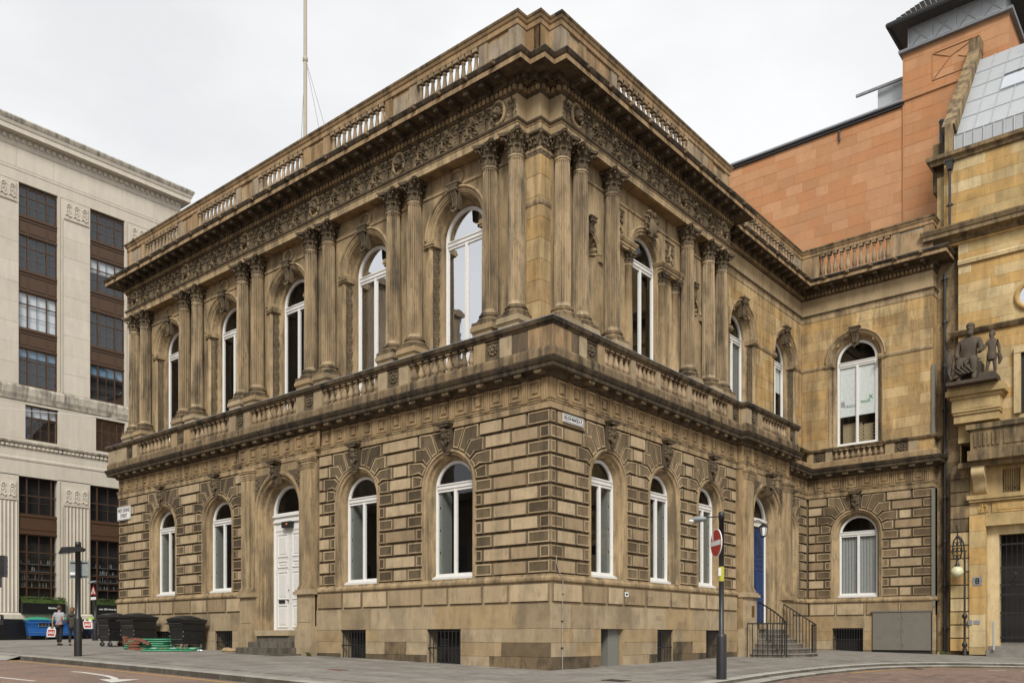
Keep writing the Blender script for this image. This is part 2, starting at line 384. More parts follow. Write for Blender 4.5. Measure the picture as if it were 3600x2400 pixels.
# kerbstones (upper row all the way, a second lower row round the corner side)
def kerb_row(path, wid, top, low, name, par, step=.95):
    acc = [0]
    for a, b in zip(path, path[1:]): acc.append(acc[-1]+math.dist(a, b))
    def at(s):
        s = max(0, min(acc[-1], s)); i = max(k for k in range(len(acc)) if acc[k] <= s); i = min(i, len(path)-2)
        f = (s-acc[i])/max(1e-6, acc[i+1]-acc[i]); a, b = Vector(path[i]), Vector(path[i+1]); t = (b-a).normalized()
        return a.lerp(b, f), Vector((t.y, -t.x))
    s = 0
    while s < acc[-1]-.3:
        e = min(acc[-1], s+step-.008); mb = MB(); rows = []
        for q in (s, (s+e)/2, e):
            p, n = at(q); z = G(p.x, p.y)
            rows.append([(*(p-n*wid), z+low), (*(p-n*wid), z+top), (*(p-n*.015), z+top), (*p, z+top-.02), (*(p+n*.012), z+low)])
        mb.grid([r[:4] for r in rows]); mb.grid([r[3:] for r in rows], 1); mb.face(rows[0]); mb.face(rows[-1][::-1]); mb.build(name, ['kerbst', 'kerbface'], par); s += step
mb = MB()
mb.grid([[(x, y, G(x, y)-h) for x in (-60, -46, -40, -34, -28, -22, -17.25)] for y, h in ((-6.85, .002), (-7.15, .03), (-7.6, .145))])
kerb = struct(mb.build('kerb', 'kerbst'))
kerb_row([(-17.2, -7.15), (-1.2, -7.15)]+KS[1:], .3, .003, -.18, 'kerbstone', kerb)
K2 = offs([p for p in KS if p[1] > -3.5], .42)
kerb_row(K2, .42, -.08, -.24, 'lower_kerbstone', kerb, 1.1)
# painted lines on the road
def line_on_road(name, path, wid, mat, z=-.151):
    a, b = offs(path, -wid/2), offs(path, wid/2); mb = MB()
    mb.grid([[(*p, G(*p)+z) for p in q] for q in (a, b)]); return mb.build(name, mat, road)
line_on_road('yellow_line', [(-30, -7.6), (-24, -7.62), (-17.2, -7.5)]+[(-17+i*1.6, -7.5) for i in range(1, 10)]+offs(KS[1:], .36)[:10], .1, 'yellow')
line_on_road('yellow_line', offs(K2, .30)[4:], .1, 'yellow')
line_on_road('white_line', [(-20, -11.3), (-15, -11.05), (-11.5, -10.8), (-9.0, -10.62), (-7.4, -10.5)], .12, 'roadwhite')
mb = MB()
arr = [(-10.1, -8.5), (-9.6, -8.42), (-8.7, -8.48), (-7.9, -8.55), (-7.2, -8.72), (-6.6, -8.95)]
a, b = offs(arr, .08), offs(arr, -.08)
mb.grid([[(*p, G(*p)-.1505) for p in q] for q in (a, b)])
mb.face([(*p, G(*p)-.1495) for p in [(-6.95, -9.2), (-6.25, -8.5), (-5.75, -9.45)]])
mb.build('road_arrow', 'roadwhite', road)
for k in range(5):
    p0 = (8.2+.9*k, 13.0+.42*k); line_on_road('white_dash', [p0, (p0[0]+.5, p0[1]+.22)], .16, 'roadwhite')
# block pavers on the near right carriageway
mb = MB(); rr = random.Random(3)
E_ = [p for p in offs(K2, .05)]
def right_of(x, y):
    i = min(range(len(E_)-1), key=lambda i: (E_[i][0]+E_[i+1][0]-2*x)**2+(E_[i][1]+E_[i+1][1]-2*y)**2)
    a = Vector(E_[i]); t = (Vector(E_[i+1])-a).normalized(); d = Vector((x, y))-a
    return d.x*t.y-d.y*t.x > .15
ca, sa = math.cos(RAD(38)), math.sin(RAD(38))
for i in range(-10, 75):
    for j in range(-150, 60):
        u, v = i*.212+(.106 if j % 2 else 0), j*.107
        x, y = 4.6+u*ca-v*sa, -1.0+u*sa+v*ca
        if not (4.6 < x < 15 and -1.5 < y < 17 and right_of(x, y) and math.hypot(x-14.6, y+19.1) > 15): continue
        z = G(x, y)-.145+rr.uniform(-.002, .002); q = []
        for du, dv in ((-.099, -.047), (.099, -.047), (.099, .047), (-.099, .047)):
            xx, yy = x+du*ca-dv*sa, y+du*sa+dv*ca; q.append((xx, yy, z+G(xx, yy)-G(x, y)))
        mb.face(q)
stuff(mb.build('block_pavers', 'paver', road))

# ------------------------------------------------------------------ the corner building
BLD = thing('corner_building', 'two-storey sandstone corner building with Corinthian columns, balconies and balustraded roof', 'building', (-12, 10, 0))
ML = I4.copy()                                     # street front: local = world, outward -y
MR = Matrix.Rotation(PI/2, 4, 'Z')                 # side front: local x = world y, local y = -world x
MW = T(0, 20.45, 0)                                # wing front, parallel to the street front
Z0, ZP, ZC = 2.685, 7.26, .416                     # rustication starts, ends, course height
ROWZ = [Z0+ZC*i for i in range(12)]
YB = .09                                           # joint plane behind the block faces

def block_mesh(w_, h_, kind, d=YB, ch=.030):
    def f():
        mb = MB(); x, z = w_/2-.016, h_/2-.016
        A = [(-x, 0, -z), (x, 0, -z), (x, 0, z), (-x, 0, z)]; B = [(-x+ch, -d, -z+ch), (x-ch, -d, -z+ch), (x-ch, -d, z-ch), (-x+ch, -d, z-ch)]
        mb.grid([A+[A[0]], B+[B[0]]], 2)
        if kind in ('dark', 'brown') and w_ > .2:
            q = .034; C = [(-x+ch+q, -d, -z+ch+q), (x-ch-q, -d, -z+ch+q), (x-ch-q, -d, z-ch-q), (-x+ch+q, -d, z-ch-q)]
            D = [(a, b+.012, c) for a, b, c in C]
            mb.grid([B+[B[0]], C+[C[0]]]); mb.grid([C+[C[0]], D+[D[0]]]); mb.face(D, 1)
        else: mb.face(B)
        return mb.mesh('rusticated_block', ['sandblock', 'dark' if kind == 'dark' else 'dark2', 'joint'])
    return cached(('blk', round(w_, 3), round(h_, 3), kind, d), f)
def block(Mx, x0, x1, z0, z1, kind, y=YB, name='rusticated_block', d=YB):
    if kind == 'dark' and Mx is not ML: kind = 'brown'
    put(name, block_mesh(x1-x0, z1-z0, kind, d), BLD, Mx @ T((x0+x1)/2, y, (z0+z1)/2))
def poly_block(Mx, pts, yb, name='voussoir', dark=True):
    cx = sum(p[0] for p in pts)/len(pts); cz = sum(p[1] for p in pts)/len(pts)
    def sh(t):
        out = []
        for x, z in pts:
            l = math.hypot(x-cx, z-cz); k = max(.2, 1-t/l); out.append((cx+(x-cx)*k, cz+(z-cz)*k))
        return out
    mb = MB(); A = [(x-cx, 0, z-cz) for x, z in sh(.016)]; B = [(x-cx, -YB, z-cz) for x, z in sh(.055)]
    C = [(x-cx, -YB, z-cz) for x, z in sh(.10)]; D = [(x, y+.012, z) for x, y, z in C]
    mb.grid([A+[A[0]], B+[B[0]]], 2)
    if dark: mb.grid([B+[B[0]], C+[C[0]]]); mb.grid([C+[C[0]], D+[D[0]]]); mb.face(D, 1)
    else: mb.face(B)
    mb.build(name, ['sandblock', 'dark' if Mx is ML else 'dark2', 'joint'], BLD, Mx @ T(cx, yb, cz))
def voussoirs(Mx, cx, R_, zs, xe, y, key=9.):
    angs = [4.5, 21, 38.5, 55, 68, 90-key]
    for sgn in (-1, 1):
        for k in range(5):
            a0, a1 = RAD(angs[k]), RAD(angs[k+1])
            arc = [(R_*math.cos(a0+(a1-a0)*i/3), R_*math.sin(a0+(a1-a0)*i/3)) for i in range(4)]
            if k < 3:
                zb, zt = ROWZ[7+k]-zs, ROWZ[8+k]-zs
                xb = zb/math.tan(a0) if k else R_; xt = zt/math.tan(a1)
                e = max(xe[k], max(xb, xt)+.06)
                pts = ([(xb, zb)] if k else [])+[(e, zb)]+[(e, zt), (xt, zt)]+arc[::-1]
                if k == 0: pts = [(e, zb), (e, zt), (xt, zt)]+arc[::-1][:-1]+[(R_, zb)]
            elif k == 3:
                zb, zt = ROWZ[10]-zs, ZP-zs; xb = zb/math.tan(a0); xt = zt/math.tan(a1); e = max(xe[3], xb+.05)
                pts = [(xb, zb), (e, zb), (e, zt), (xt, zt)]+arc[::-1]
            else:
                zt = ZP-zs; pts = [(zt/math.tan(a0), zt), (zt/math.tan(a1), zt)]+arc[::-1]
            pts = [(cx+sgn*px, zs+pz) for px, pz in pts]
            if sgn > 0: pts = pts[::-1]
            poly_block(Mx, pts, y)
def rust_pier(Mx, x0, x1, kl, kr, y=YB, cl=None, cr=None, xe=None, rows=range(11), half=1.09):
    """blocks between x0 and x1; 'w' beside a window, 'c' at a corner, 'p' plain end; cl/cr = window centres for the arch rows"""
    for r in rows:
        long = r % 2 == 0; a, b = x0, x1
        if r >= 7:
            if kl == 'w': a = cl+xe[r-7]
            if kr == 'w': b = cr-xe[r-7]
        if b-a < .12: continue
        def endw(k):
            if k == 'p' or (k == 'w' and r >= 7): return 0
            return (.72 if long else .34) if k == 'w' else ((.62 if not long else .30) if k == 'd' else (.84 if long else .42))
        wl, wr = endw(kl), endw(kr)
        tot = b-a
        if wl+wr > tot-.2: q = tot/(wl+wr) if wl+wr > 0 else 1; wl, wr = (wl*q, wr*q) if (wl and wr) else (min(wl, tot*.62), min(wr, tot*.62))
        z0, z1 = ROWZ[r], ROWZ[r+1]
        if wl: block(Mx, a, a+wl, z0, z1, 'dark', y)
        if wr: block(Mx, b-wr, b, z0, z1, 'dark', y)
        mid = b-wr-a-wl
        if mid > .1:
            n = max(1, round(mid/1.15))
            for i in range(n): block(Mx, a+wl+mid*i/n, a+wl+mid*(i+1)/n, z0, z1, 'light', y)
def reveal(Mx, cx, half, z0, zs, y, depth, name='window_surround'):
    """moulded arch: a flat border, a roll and the plain reveal back to the frame"""
    mb = MB(); k = depth/.35
    mb.arch(cx, half, z0, zs, [(-.035, y+YB), (-.035, y-.012), (.03, y-.012), (.04, y+.03), (.075, y+.05), (.10, y+.04), (.13, y+.06*k), (.14, y+.13*k), (.17, y+.17*k), (.20, y+.17*k), (.22, y+.21*k), (.235, y+.36*k), (.25, y+.40*k)], 20, sm=False)
    return mb.build(name, 'mold', BLD, Mx)
GLN = [0]
def casement(Mx, cx, h, z0, zs, zt, y, par=None, mullion=True, mat='white', gl='glass', sill=True, fl=.085, name='window'):
    """white arched frame with transom, mullion and three panes"""
    mb = MB()
    mb.arch(cx, h, z0, zs, [(-.02, y), (0, y-.03), (fl*.45, y-.03), (fl*.55, y-.012), (fl, y-.012), (fl, y+.05)], 18)
    i = h-fl
    mb.box(cx-i, cx+i, y-.05, y+.05, zt-.075, zt+.075)
    mb.box(cx-i, cx+i, y-.075, y+.03, zt+.035, zt+.0751)
    mb.box(cx-i, cx+i, y-.02, y+.05, zt-.16, zt-.075)
    if mullion:
        mb.box(cx-.055, cx+.055, y-.03, y+.05, z0, zt-.08); mb.box(cx-.022, cx+.022, y-.045, y, z0+.06, zt-.16)
    mb.box(cx-i, cx+i, y-.02, y+.05, z0+.02, z0+.14)
    w_ = mb.build(name, mat, par or BLD, Mx)
    for a, b in (((cx-i, cx-.055), (cx+.055, cx+i)) if mullion else ((cx-i, cx+i),)):
        mb = MB(); mb.face([(a, y+.02, z0+.1), (b, y+.02, z0+.1), (b, y+.02, zt-.1), (a, y+.02, zt-.1)]); mb.build('pane', gl, w_, Mx)
    mb = MB(); pts = [(cx+i*math.cos(PI*k/16), y+.02, zs+i*math.sin(PI*k/16)) for k in range(17)]
    mb.face([(cx+i, y+.02, zt)]+pts+[(cx-i, y+.02, zt)]); mb.build('pane', gl, w_, Mx)
    if sill: mb = MB(); mb.box(cx-h-.03, cx+h+.03, y-.16, y+.02, z0-.06, z0+.025); mb.box(cx-h, cx+h, y-.11, y+.02, z0+.026, z0+.06); mb.build('sill', mat, w_, Mx)
    return w_
def head_key():
    """console keystone carved with a bearded head"""
    def f():
        mb = MB()
        mb.prism([(-.20, .02), (.20, .02), (.25, .10), (-.25, .10)], .1, -.34); mb.box(-.28, .28, -.37, .1, .10, .17)
        mb.prism([(-.13, -.72), (.13, -.72), (.19, .02), (-.19, .02)], .1, -.13)
        mb.prism([(-.09, -.80), (.09, -.80), (.13, -.72), (-.13, -.72)], .1, -.10)
        mb.ell((0, -.19, -.24), (.115, .12, .17)); mb.ell((0, -.32, -.27), (.025, .05, .06), 6, 4)
        mb.ell((0, -.265, -.17), (.10, .05, .03), 8, 4); mb.ell((0, -.23, -.09), (.13, .12, .09))
        for s in (-1, 1):
            mb.ell((s*.05, -.29, -.20), (.022, .02, .014), 6, 4); mb.ell((s*.07, -.26, -.29), (.04, .04, .05), 6, 4)
            for k in range(4): mb.ell((s*(.125+.012*(k % 2)), -.16, -.08-.11*k), (.05, .07, .065), 6, 4)
        mb.ell((0, -.29, -.335), (.045, .03, .014), 6, 4)
        for k in range(5): mb.ell(((k-2)*.042, -.23, -.43-.04*(2-abs(k-2))), (.034, .06, .10), 6, 4)
        mb.ell((0, -.17, -.58), (.06, .06, .10), 6, 4)
        return mb.mesh('carved_head', 'soot')
    return cached('head', f)

# --- lower wall cores with their openings
LW = [-21.06, -16.78, -8.22, -3.94]; DL = -12.5
RW = [2.9, 6.23, 9.5]; DR = 13.8
H, ZS = 1.09, 5.51; HR = .98
mb = MB(); mb.wall(-25.03+YB, -YB, 1.5, 8.3, YB, [(c, H+.03, Z0, ZS) for c in LW]+[(DL, 1.3, 1.5, 5.6)])
mb.build('wall_core', 'joint', BLD, ML)
mb = MB(); mb.wall(YB, 11.6, 1.5, 8.3, YB, [(c, HR+.03, Z0, ZS+.05) for c in RW]); mb.build('wall_core', 'joint', BLD, MR)
mb = MB(); mb.wall(15.9, 20.45, 1.5, 8.3, .73+YB, [(18.42, HR+.03, Z0, ZS+.05)]); mb.face([(15.9, -.25, 1.5), (15.9, .8, 1.5), (15.9, .8, 8.3), (15.9, -.25, 8.3)]); mb.build('wall_core', 'joint', BLD, MR)
mb = MB(); mb.wall(-.8, 4.65-YB, 1.5, 8.3, YB, [(1.47, H+.03, Z0, ZS)]); mb.face([(4.65-YB, YB, 0), (4.65-YB, 2, 0), (4.65-YB, 2, 17.1), (4.65-YB, YB, 17.1)]); mb.build('wall_core', 'joint', BLD, MW)
mb = MB(); mb.face([(-25.03+YB, 14, 0), (-25.03+YB, YB, 0), (-25.03+YB, YB, 8.6), (-25.03+YB, 14, 8.6)]); mb.build('wall_core', 'joint', BLD)
XEL = [1.62, 1.80, 1.5, 1.28]; XER = [1.24, 1.645, 1.37, 1.2]
rust_pier(ML, -25.03, LW[0]-H, 'c', 'w', cr=LW[0], xe=XEL)
rust_pier(ML, LW[0]+H, LW[1]-H, 'w', 'w', cl=LW[0], cr=LW[1], xe=XEL)
rust_pier(ML, LW[1]+H, -14.74, 'w', 'p', cl=LW[1], xe=XEL)
rust_pier(ML, -10.26, LW[2]-H, 'p', 'w', cr=LW[2], xe=XEL)
rust_pier(ML, LW[2]+H, LW[3]-H, 'w', 'w', cl=LW[2], cr=LW[3], xe=XEL)
rust_pier(ML, LW[3]+H, 0, 'w', 'c', cl=LW[3], xe=XEL)
rust_pier(MR, 0, RW[0]-HR, 'd', 'w', cr=RW[0], xe=XER)
for a, b in zip(RW, RW[1:]): rust_pier(MR, a+HR, b-HR, 'w', 'w', cl=a, cr=b, xe=XER)
rust_pier(MR, RW[2]+HR, 11.56, 'w', 'p', cl=RW[2], xe=XER)
rust_pier(MR, 15.98, 18.42-HR, 'p', 'w', cr=18.42, xe=XER, y=.73+YB)
rust_pier(MR, 18.42+HR, 20.4, 'w', 'p', cl=18.42, xe=XER, y=.73+YB)
rust_pier(MW, -.70, 1.47-H, 'p', 'w', cr=1.47, xe=XEL)
rust_pier(MW, 1.47+H, 4.65, 'w', 'c', cl=1.47, xe=XEL)
for Mx, cs, h, zs, xe, y in ((ML, LW, H, ZS, XEL, 0), (MR, RW, HR, ZS+.05, XER, 0), (MR, [18.42], HR, ZS+.05, XER, .73), (MW, [1.47], H, ZS, XEL, 0)):
    for c in cs:
        voussoirs(Mx, c, h+.035, zs, xe, y+YB)
        reveal(Mx, c, h, Z0, zs, y, .36)
        w_ = casement(Mx, c, h-.25, Z0+.06, zs, zs+.08, y+.36)
        put('carved_head', head_key(), BLD, Mx @ T(c, y+.02, ZP) @ Matrix.Diagonal((1, .8, 1, 1)))
        if not (Mx is MW):
            mb = MB()
            for s in ((-1,) if Mx is ML else (1,)):
                x = c+s*(h-.42)
                mb.box(x-.03, x+.03, y+.42, y+.85, Z0+.1, zs-.1)
                for q in range(4): mb.box(x-.034, x+.034, y+.48, y+.79, Z0+.25+q*.7, Z0+.82+q*.7)
                for q in range(4):
                    xx = c+s*(h-.34); mb.box(xx-.13, xx+.10, y+.405, y+.42, Z0+.2+q*.7, Z0+.84+q*.7)
                    mb.box(xx-.10, xx+.07, y+.398, y+.405, Z0+.26+q*.7, Z0+.78+q*.7)
            mb.build('shutter', 'shutter', w_, Mx)
        else:
            mb = MB(); rows = []
            for k in range(41):
                x = c-.80+1.6*k/40; rows.append([(x, y+.47+.03*math.sin(k*1.9), Z0+.1), (x, y+.47+.035*math.sin(k*1.9+.5), zs+.1)])
            mb.grid(rows, 0, True); mb.build('curtain', 'curtain', w_, Mx)
# --- base courses, plinth blocks, grilles
def ashlar(par, Mx, x0, x1, y, zs, avg, mat, name='ashlar_block', ops=(), d=.018, seed=1, minw=.35, j=.002):
    """coursed stones standing a little proud of the joint plane y+d; ops = (cx, h, zb, zs, arched) are left open"""
    rg = random.Random(seed)
    for r, (za, zb) in enumerate(zip(zs, zs[1:])):
        spans = [(x0, x1)]; zm = (za+zb)/2
        for cx, h, ob, os_, ar in ops:
            if ar:
                if za < ob-.01 or zm > os_+h*.96: continue
                hh = h if zm <= os_ else math.sqrt(max(.01, h*h-(zm-os_)**2))
            else:
                if zb <= ob+.02 or za >= os_-.02: continue
                hh = h
            ns = []
            for a, b in spans:
                if b <= cx-hh or a >= cx+hh: ns.append((a, b)); continue
                if cx-hh-a > .03: ns.append((a, cx-hh))
                if b-cx-hh > .03: ns.append((cx+hh, b))
            spans = ns
        for a, b in spans:
            n = max(1, round((b-a)/(avg*rg.uniform(.8, 1.25)))); cuts = [a+(b-a)*(i+(rg.uniform(-.18, .18) if 0 < i < n else 0)+(.0 if r % 2 else 0))/n for i in range(n+1)]
            if n > 1 and r % 2: cuts = [a]+[min(b-minw*.6, max(a+minw*.6, c-(b-a)/n*.5)) for c in cuts[1:-1]]+([b-(b-a)/n*.5] if (b-a)/n > minw*2 else [])+[b]
            cuts = sorted(cuts)
            for p, q in zip(cuts, cuts[1:]):
                if q-p < .05: continue
                mb = MB(); xx, hh2 = (q-p)/2-j, (zb-za)/2-j
                A = [(-xx, 0, -hh2), (xx, 0, -hh2), (xx, 0, hh2), (-xx, 0, hh2)]; e = rg.uniform(-.004, .004); t = .004
                B = [(-xx+t, -d+e, -hh2+t), (xx-t, -d+e, -hh2+t), (xx-t, -d+e, hh2-t), (-xx+t, -d+e, hh2-t)]
                mb.grid([A+[A[0]], B+[B[0]]]); mb.face(B)
                mb.build(name, 'basedk' if mat == 'basest' and ((zb < .5 and rg.random() < .85) or (zb < .8 and rg.random() < .25)) else mat, par, Mx @ T((p+q)/2, y, (za+zb)/2))
BC = [-.9, -.12, .36, .76, 1.16, 1.845]
grL = [(-16.2, .62, -.9, 1.16, False), (-8.32, .655, -.9, 1.16, False), (-4.07, .72, -.9, 1.16, False), (DL, 2.2, -.9, 2.3, False)]
grL.append((-20.9, .62, -.9, 1.16, False))
grR = [(3.0, .62, -.9, 1.16, False), (6.15, .52, -.9, 1.16, False), (9.55, .55, -.9, 1.16, False)]
grW = [(1.12, .68, -.9, 1.32, False), (3.42, 1.22, -.9, 2.05, False)]
BY = -.07
ashlar(BLD, ML, -25.1, 0.07, BY+.02, BC, 1.25, 'basest', 'base_block', grL, seed=3)
ashlar(BLD, MR, -.07, 11.45, BY+.02, BC, 1.1, 'basest', 'base_block', grR, seed=4)
ashlar(BLD, MR, 16.1, 20.4, .73+BY+.02, BC, 1.1, 'basest', 'base_block', (), seed=5)
ashlar(BLD, MW, -.66, 4.8, BY+.02, BC, 1.0, 'basest', 'base_block', grW, seed=6)
def core_holes(Mx, x0, x1, y, ops, z1=1.84):
    mb = MB(); x = x0
    for cx, h, zb, zt, _ in sorted(ops):
        mb.face([(x, y, -1), (cx-h, y, -1), (cx-h, y, z1), (x, y, z1)]); mb.face([(cx-h, y, zt), (cx+h, y, zt), (cx+h, y, z1), (cx-h, y, z1)])
        for s in (-1, 1): mb.face([(cx+s*h, y, -1), (cx+s*h, y+.5, -1), (cx+s*h, y+.5, zt), (cx+s*h, y, zt)])
        mb.face([(cx-h, y, zt), (cx+h, y, zt), (cx+h, y+.5, zt), (cx-h, y+.5, zt)]); x = cx+h
    mb.face([(x, y, -1), (x1, y, -1), (x1, y, z1), (x, y, z1)]); mb.build('base_core', 'basest', BLD, Mx)
def grille(Mx, cx, h, zt, zb, y, n, mid=True):
    mb = MB(); mb.box(cx-h, cx+h, y+.4, y+.42, zb-.6, zt+.02, 1)
    for i in range(n):
        x = cx-h+2*h*(i+.5)/n; mb.tube([(x, y, zb-.5), (x, y, zt)], .016, 5)
    for z in (zt-.06, (zt+zb)/2): mb.box(cx-h, cx+h, y-.012, y+.012, z-.02, z+.02)
    if mid:
        for q in range(3): mb.box(cx-.13, cx+.13, y-.02, y+.02, zt-.34-q*.08, zt-.30-q*.08)
    mb.build('area_grille', ['iron', 'room'], BLD, Mx)
core_holes(ML, -25.05, DL-1.36, BY+.02, [g for g in grL if g[0] < DL]); core_holes(ML, DL+1.36, .05, BY+.02, [g for g in grL if g[0] > DL]); core_holes(MR, -.05, 11.5, BY+.02, grR); core_holes(MR, 16, 20.4, .73+BY+.02, []); core_holes(MW, -.7, 4.72, BY+.02, grW)
for cx, h, zb, zt, _ in grL:
    if cx != DL: grille(ML, cx, h, zt, G(cx, 0)-.1, 0, 9)
for k, (cx, h, zb, zt, _) in enumerate(grR):
    if k: grille(MR, cx, h, zt, G(0, cx)-.1, 0, 10, False)
    else:
        mb = MB(); mb.box(cx-h, cx+h, .42, .45, -.6, zt+.02); mb.box(cx+.0, cx+h, .10, .45, -.6, zt, 1); mb.build('coal_door', ['room', 'greypl'], BLD, MR)
grille(MW, 1.12, .68, 1.32, .3, 0, 12, False)
mb = MB()
for s in (-1, 1):
    mb.box(3.42+(-1.18 if s < 0 else .008), 3.42+(-.008 if s < 0 else 1.18), -.16, -.1, .36, 2.0)
mb.box(2.2, 4.64, -.10, .3, .2, 2.05, 1); mb.box(2.17, 4.67, -.19, .2, 2.0, 2.06)
for s in (-1, 1):
    for z in (.6, 1.2, 1.75): mb.box(3.42+s*.10-.02, 3.42+s*.10+.02, -.18, -.15, z-.05, z+.05)
mb.build('service_hatch', ['ply', 'room'], BLD, MW)
def plinth_row(Mx, x0, x1, y, avg, ops=(), seed=1):
    rg = random.Random(seed); spans = [(x0, x1)]
    for cx, h in ops:
        spans = [s for a, b in spans for s in ((a, min(b, cx-h)), (max(a, cx+h), b)) if s[1]-s[0] > .2]
    for a, b in spans:
        n = max(1, round((b-a)/avg)); c = [a+(b-a)*(i+(rg.uniform(-.15, .15) if 0 < i < n else 0))/n for i in range(n+1)]
        for p, q in zip(c, c[1:]): block(Mx, p+.022, q-.022, 1.875, 2.44, 'plain', y, 'plinth_block', .055)
for Mx, x0, x1, y, ops, sd in ((ML, -25.05, .05, 0, [(DL, 2.26)], 1), (MR, -.05, 11.45, 0, [], 2), (MR, 16.15, 20.35, .73, [], 3), (MW, -.62, 4.72, 0, [], 4)):
    plinth_row(Mx, x0, x1, y-.05, 1.28, ops, sd)
    mb = MB(); mb.box(x0, x1, y-.045, y+.12, 1.83, 2.5) if not ops else (mb.box(x0, DL-2.2, y-.045, y+.12, 1.83, 2.5), mb.box(DL+2.2, x1, y-.045, y+.12, 1.83, 2.5)); mb.build('plinth_core', 'basest', BLD, Mx)

# --- sweeps: plinth cap, lower entablature, cornice, balcony
LE, RE = -25.03, 4.65
for pth in ([(LE, 6), (LE, 0), (DL-2.2, 0)], [(DL+2.2, 0), (0, 0), (0, 11.5)], [(-.73, 16.1), (-.73, 20.45), (RE, 20.45), (RE, 22)]):
    MB().sweep(pth, [(-.1, 2.47), (.10, 2.47), (.115, 2.50), (.115, 2.56), (.09, 2.60), (.05, 2.63), (.045, 2.68), (-.1, 2.69)]).build('plinth_cap', 'mold', BLD)
LOWB = [(LE, 6), (LE, 0), (DL-2.24, 0), (DL-2.24, -.12), (DL+2.24, -.12), (DL+2.24, 0), (0, 0), (0, 11.55), (.25, 11.55), (.25, 15.98), (-.73, 15.98), (-.73, 20.45), (RE, 20.45), (RE, 23)]
LOW = [(LE, 6), (LE, 0), (0, 0), (0, 11.55), (.25, 11.55), (.25, 15.98), (-.73, 15.98), (-.73, 20.45), (RE, 20.45), (RE, 23)]
MB().sweep(LOWB, [(-.1, 7.262), (.03, 7.262), (.03, 7.44), (.05, 7.45), (.05, 7.50), (.075, 7.515), (.075, 7.55), (-.02, 7.56)]).build('architrave', 'mold', BLD)
MB().sweep(LOWB, [(-.02, 7.555), (-.004, 7.555), (-.004, 8.13), (-.1, 8.13)]).build('frieze', 'sand', BLD)
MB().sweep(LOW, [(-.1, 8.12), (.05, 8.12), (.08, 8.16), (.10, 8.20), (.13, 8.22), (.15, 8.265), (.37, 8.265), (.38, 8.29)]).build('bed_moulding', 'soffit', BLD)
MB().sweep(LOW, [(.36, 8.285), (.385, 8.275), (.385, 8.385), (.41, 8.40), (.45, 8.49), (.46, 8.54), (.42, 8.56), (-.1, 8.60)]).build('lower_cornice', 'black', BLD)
BAL = [(LE, 6), (LE, 0), (0, 0), (0, 11.55), (.25, 11.55), (.25, 16.15)]
MB().sweep(BAL, [(.02, 8.575), (.37, 8.575), (.37, 8.78), (.35, 8.82), (.33, 8.855), (.02, 8.86)]).build('balcony_base', 'cornice', BLD)
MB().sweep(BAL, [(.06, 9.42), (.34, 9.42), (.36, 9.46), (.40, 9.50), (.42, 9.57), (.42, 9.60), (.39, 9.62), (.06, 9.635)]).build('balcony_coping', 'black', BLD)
MB().sweep(BAL, [(.33, 9.63), (.425, 9.622), (.432, 9.606), (.425, 9.60), (.33, 9.61)]).build('lead_flashing', 'lead', BLD)
BALW = [(-.73, 16.3), (-.73, 20.45), (RE, 20.45), (RE, 22)]
MB().sweep(BALW, [(-.3, 8.60), (.20, 8.60), (.20, 8.82), (.16, 8.86), (-.3, 8.862)]).build('balcony_base', 'sand', BLD)
MB().sweep(BALW, [(-.3, 9.33), (.17, 9.33), (.20, 9.38), (.22, 9.43), (.20, 9.45), (-.3, 9.47)]).build('balcony_coping', 'cornice', BLD)
def metope():
    mb = MB(); q = [.225, .17, .165, .10, .095]; ys = [0, 0, .02, .02, .04]
    y0 = [-.03, -.03, -.008, -.008, -.022]
    pr = [(.225, .0), (.225, -.05), (.165, -.05), (.16, -.006), (.105, -.006), (.10, -.042)]
    rows = [[(sx*a, y, sz*a*1.08) for sx, sz in ((-1, -1), (1, -1), (1, 1), (-1, 1), (-1, -1))] for a, y in pr]
    mb.grid(rows); mb.face(rows[-1][:4]); return mb.mesh('metope', 'sand')
def trig():
    mb = MB()
    for k in (-1, 0, 1): mb.prism([(k*.075-.026, -.27), (k*.075+.026, -.27), (k*.075+.026, .27), (k*.075-.026, .27)], .0, -.055)
    mb.box(-.125, .125, -.085, 0, -.33, -.295)
    for k in range(5): mb.box(-.105+k*.048, -.08+k*.048, -.08, 0, -.36, -.33)
    return mb.mesh('triglyph', 'sand')
def mutule():
    mb = MB(); mb.box(-.13, .13, -.345, -.10, -.075, .01); mb.box(-.11, .11, -.33, -.12, -.1, -.07); return mb.mesh('mutule', 'cornice')
def runs(x0, x1, pitch):
    n = max(1, round((x1-x0)/pitch)); return [x0+(x1-x0)*(i+.5)/n for i in range(n)]
def frieze_run(Mx, x0, x1, yf):
    for x in runs(x0, x1, .715):
        y = yf(x)
        put('metope', cached('metope', metope), BLD, Mx @ T(x, y, 7.835)); put('triglyph', cached('trig', trig), BLD, Mx @ T(x+.357, y, 7.835))
def mut_run(Mx, x0, x1, y):
    for x in runs(x0, x1, .715): put('mutule', cached('mutule', mutule), BLD, Mx @ T(x+.357, y, 8.26))
frieze_run(ML, LE, -.18, lambda x: -.12 if abs(x-DL) < 2.24 else 0); mut_run(ML, LE, -.2, 0)
frieze_run(MR, .15, 11.4, lambda x: 0); mut_run(MR, .1, 11.4, 0)
frieze_run(MR, 11.6, 15.7, lambda x: -.25); mut_run(MR, 11.7, 15.9, -.25); mut_run(MR, 16.4, 20.0, .73)
frieze_run(MR, 16.2, 20.2, lambda x: .73); frieze_run(MW, -.5, 4.45, lambda x: 0); mut_run(MW, -.3, 4.6, 0)

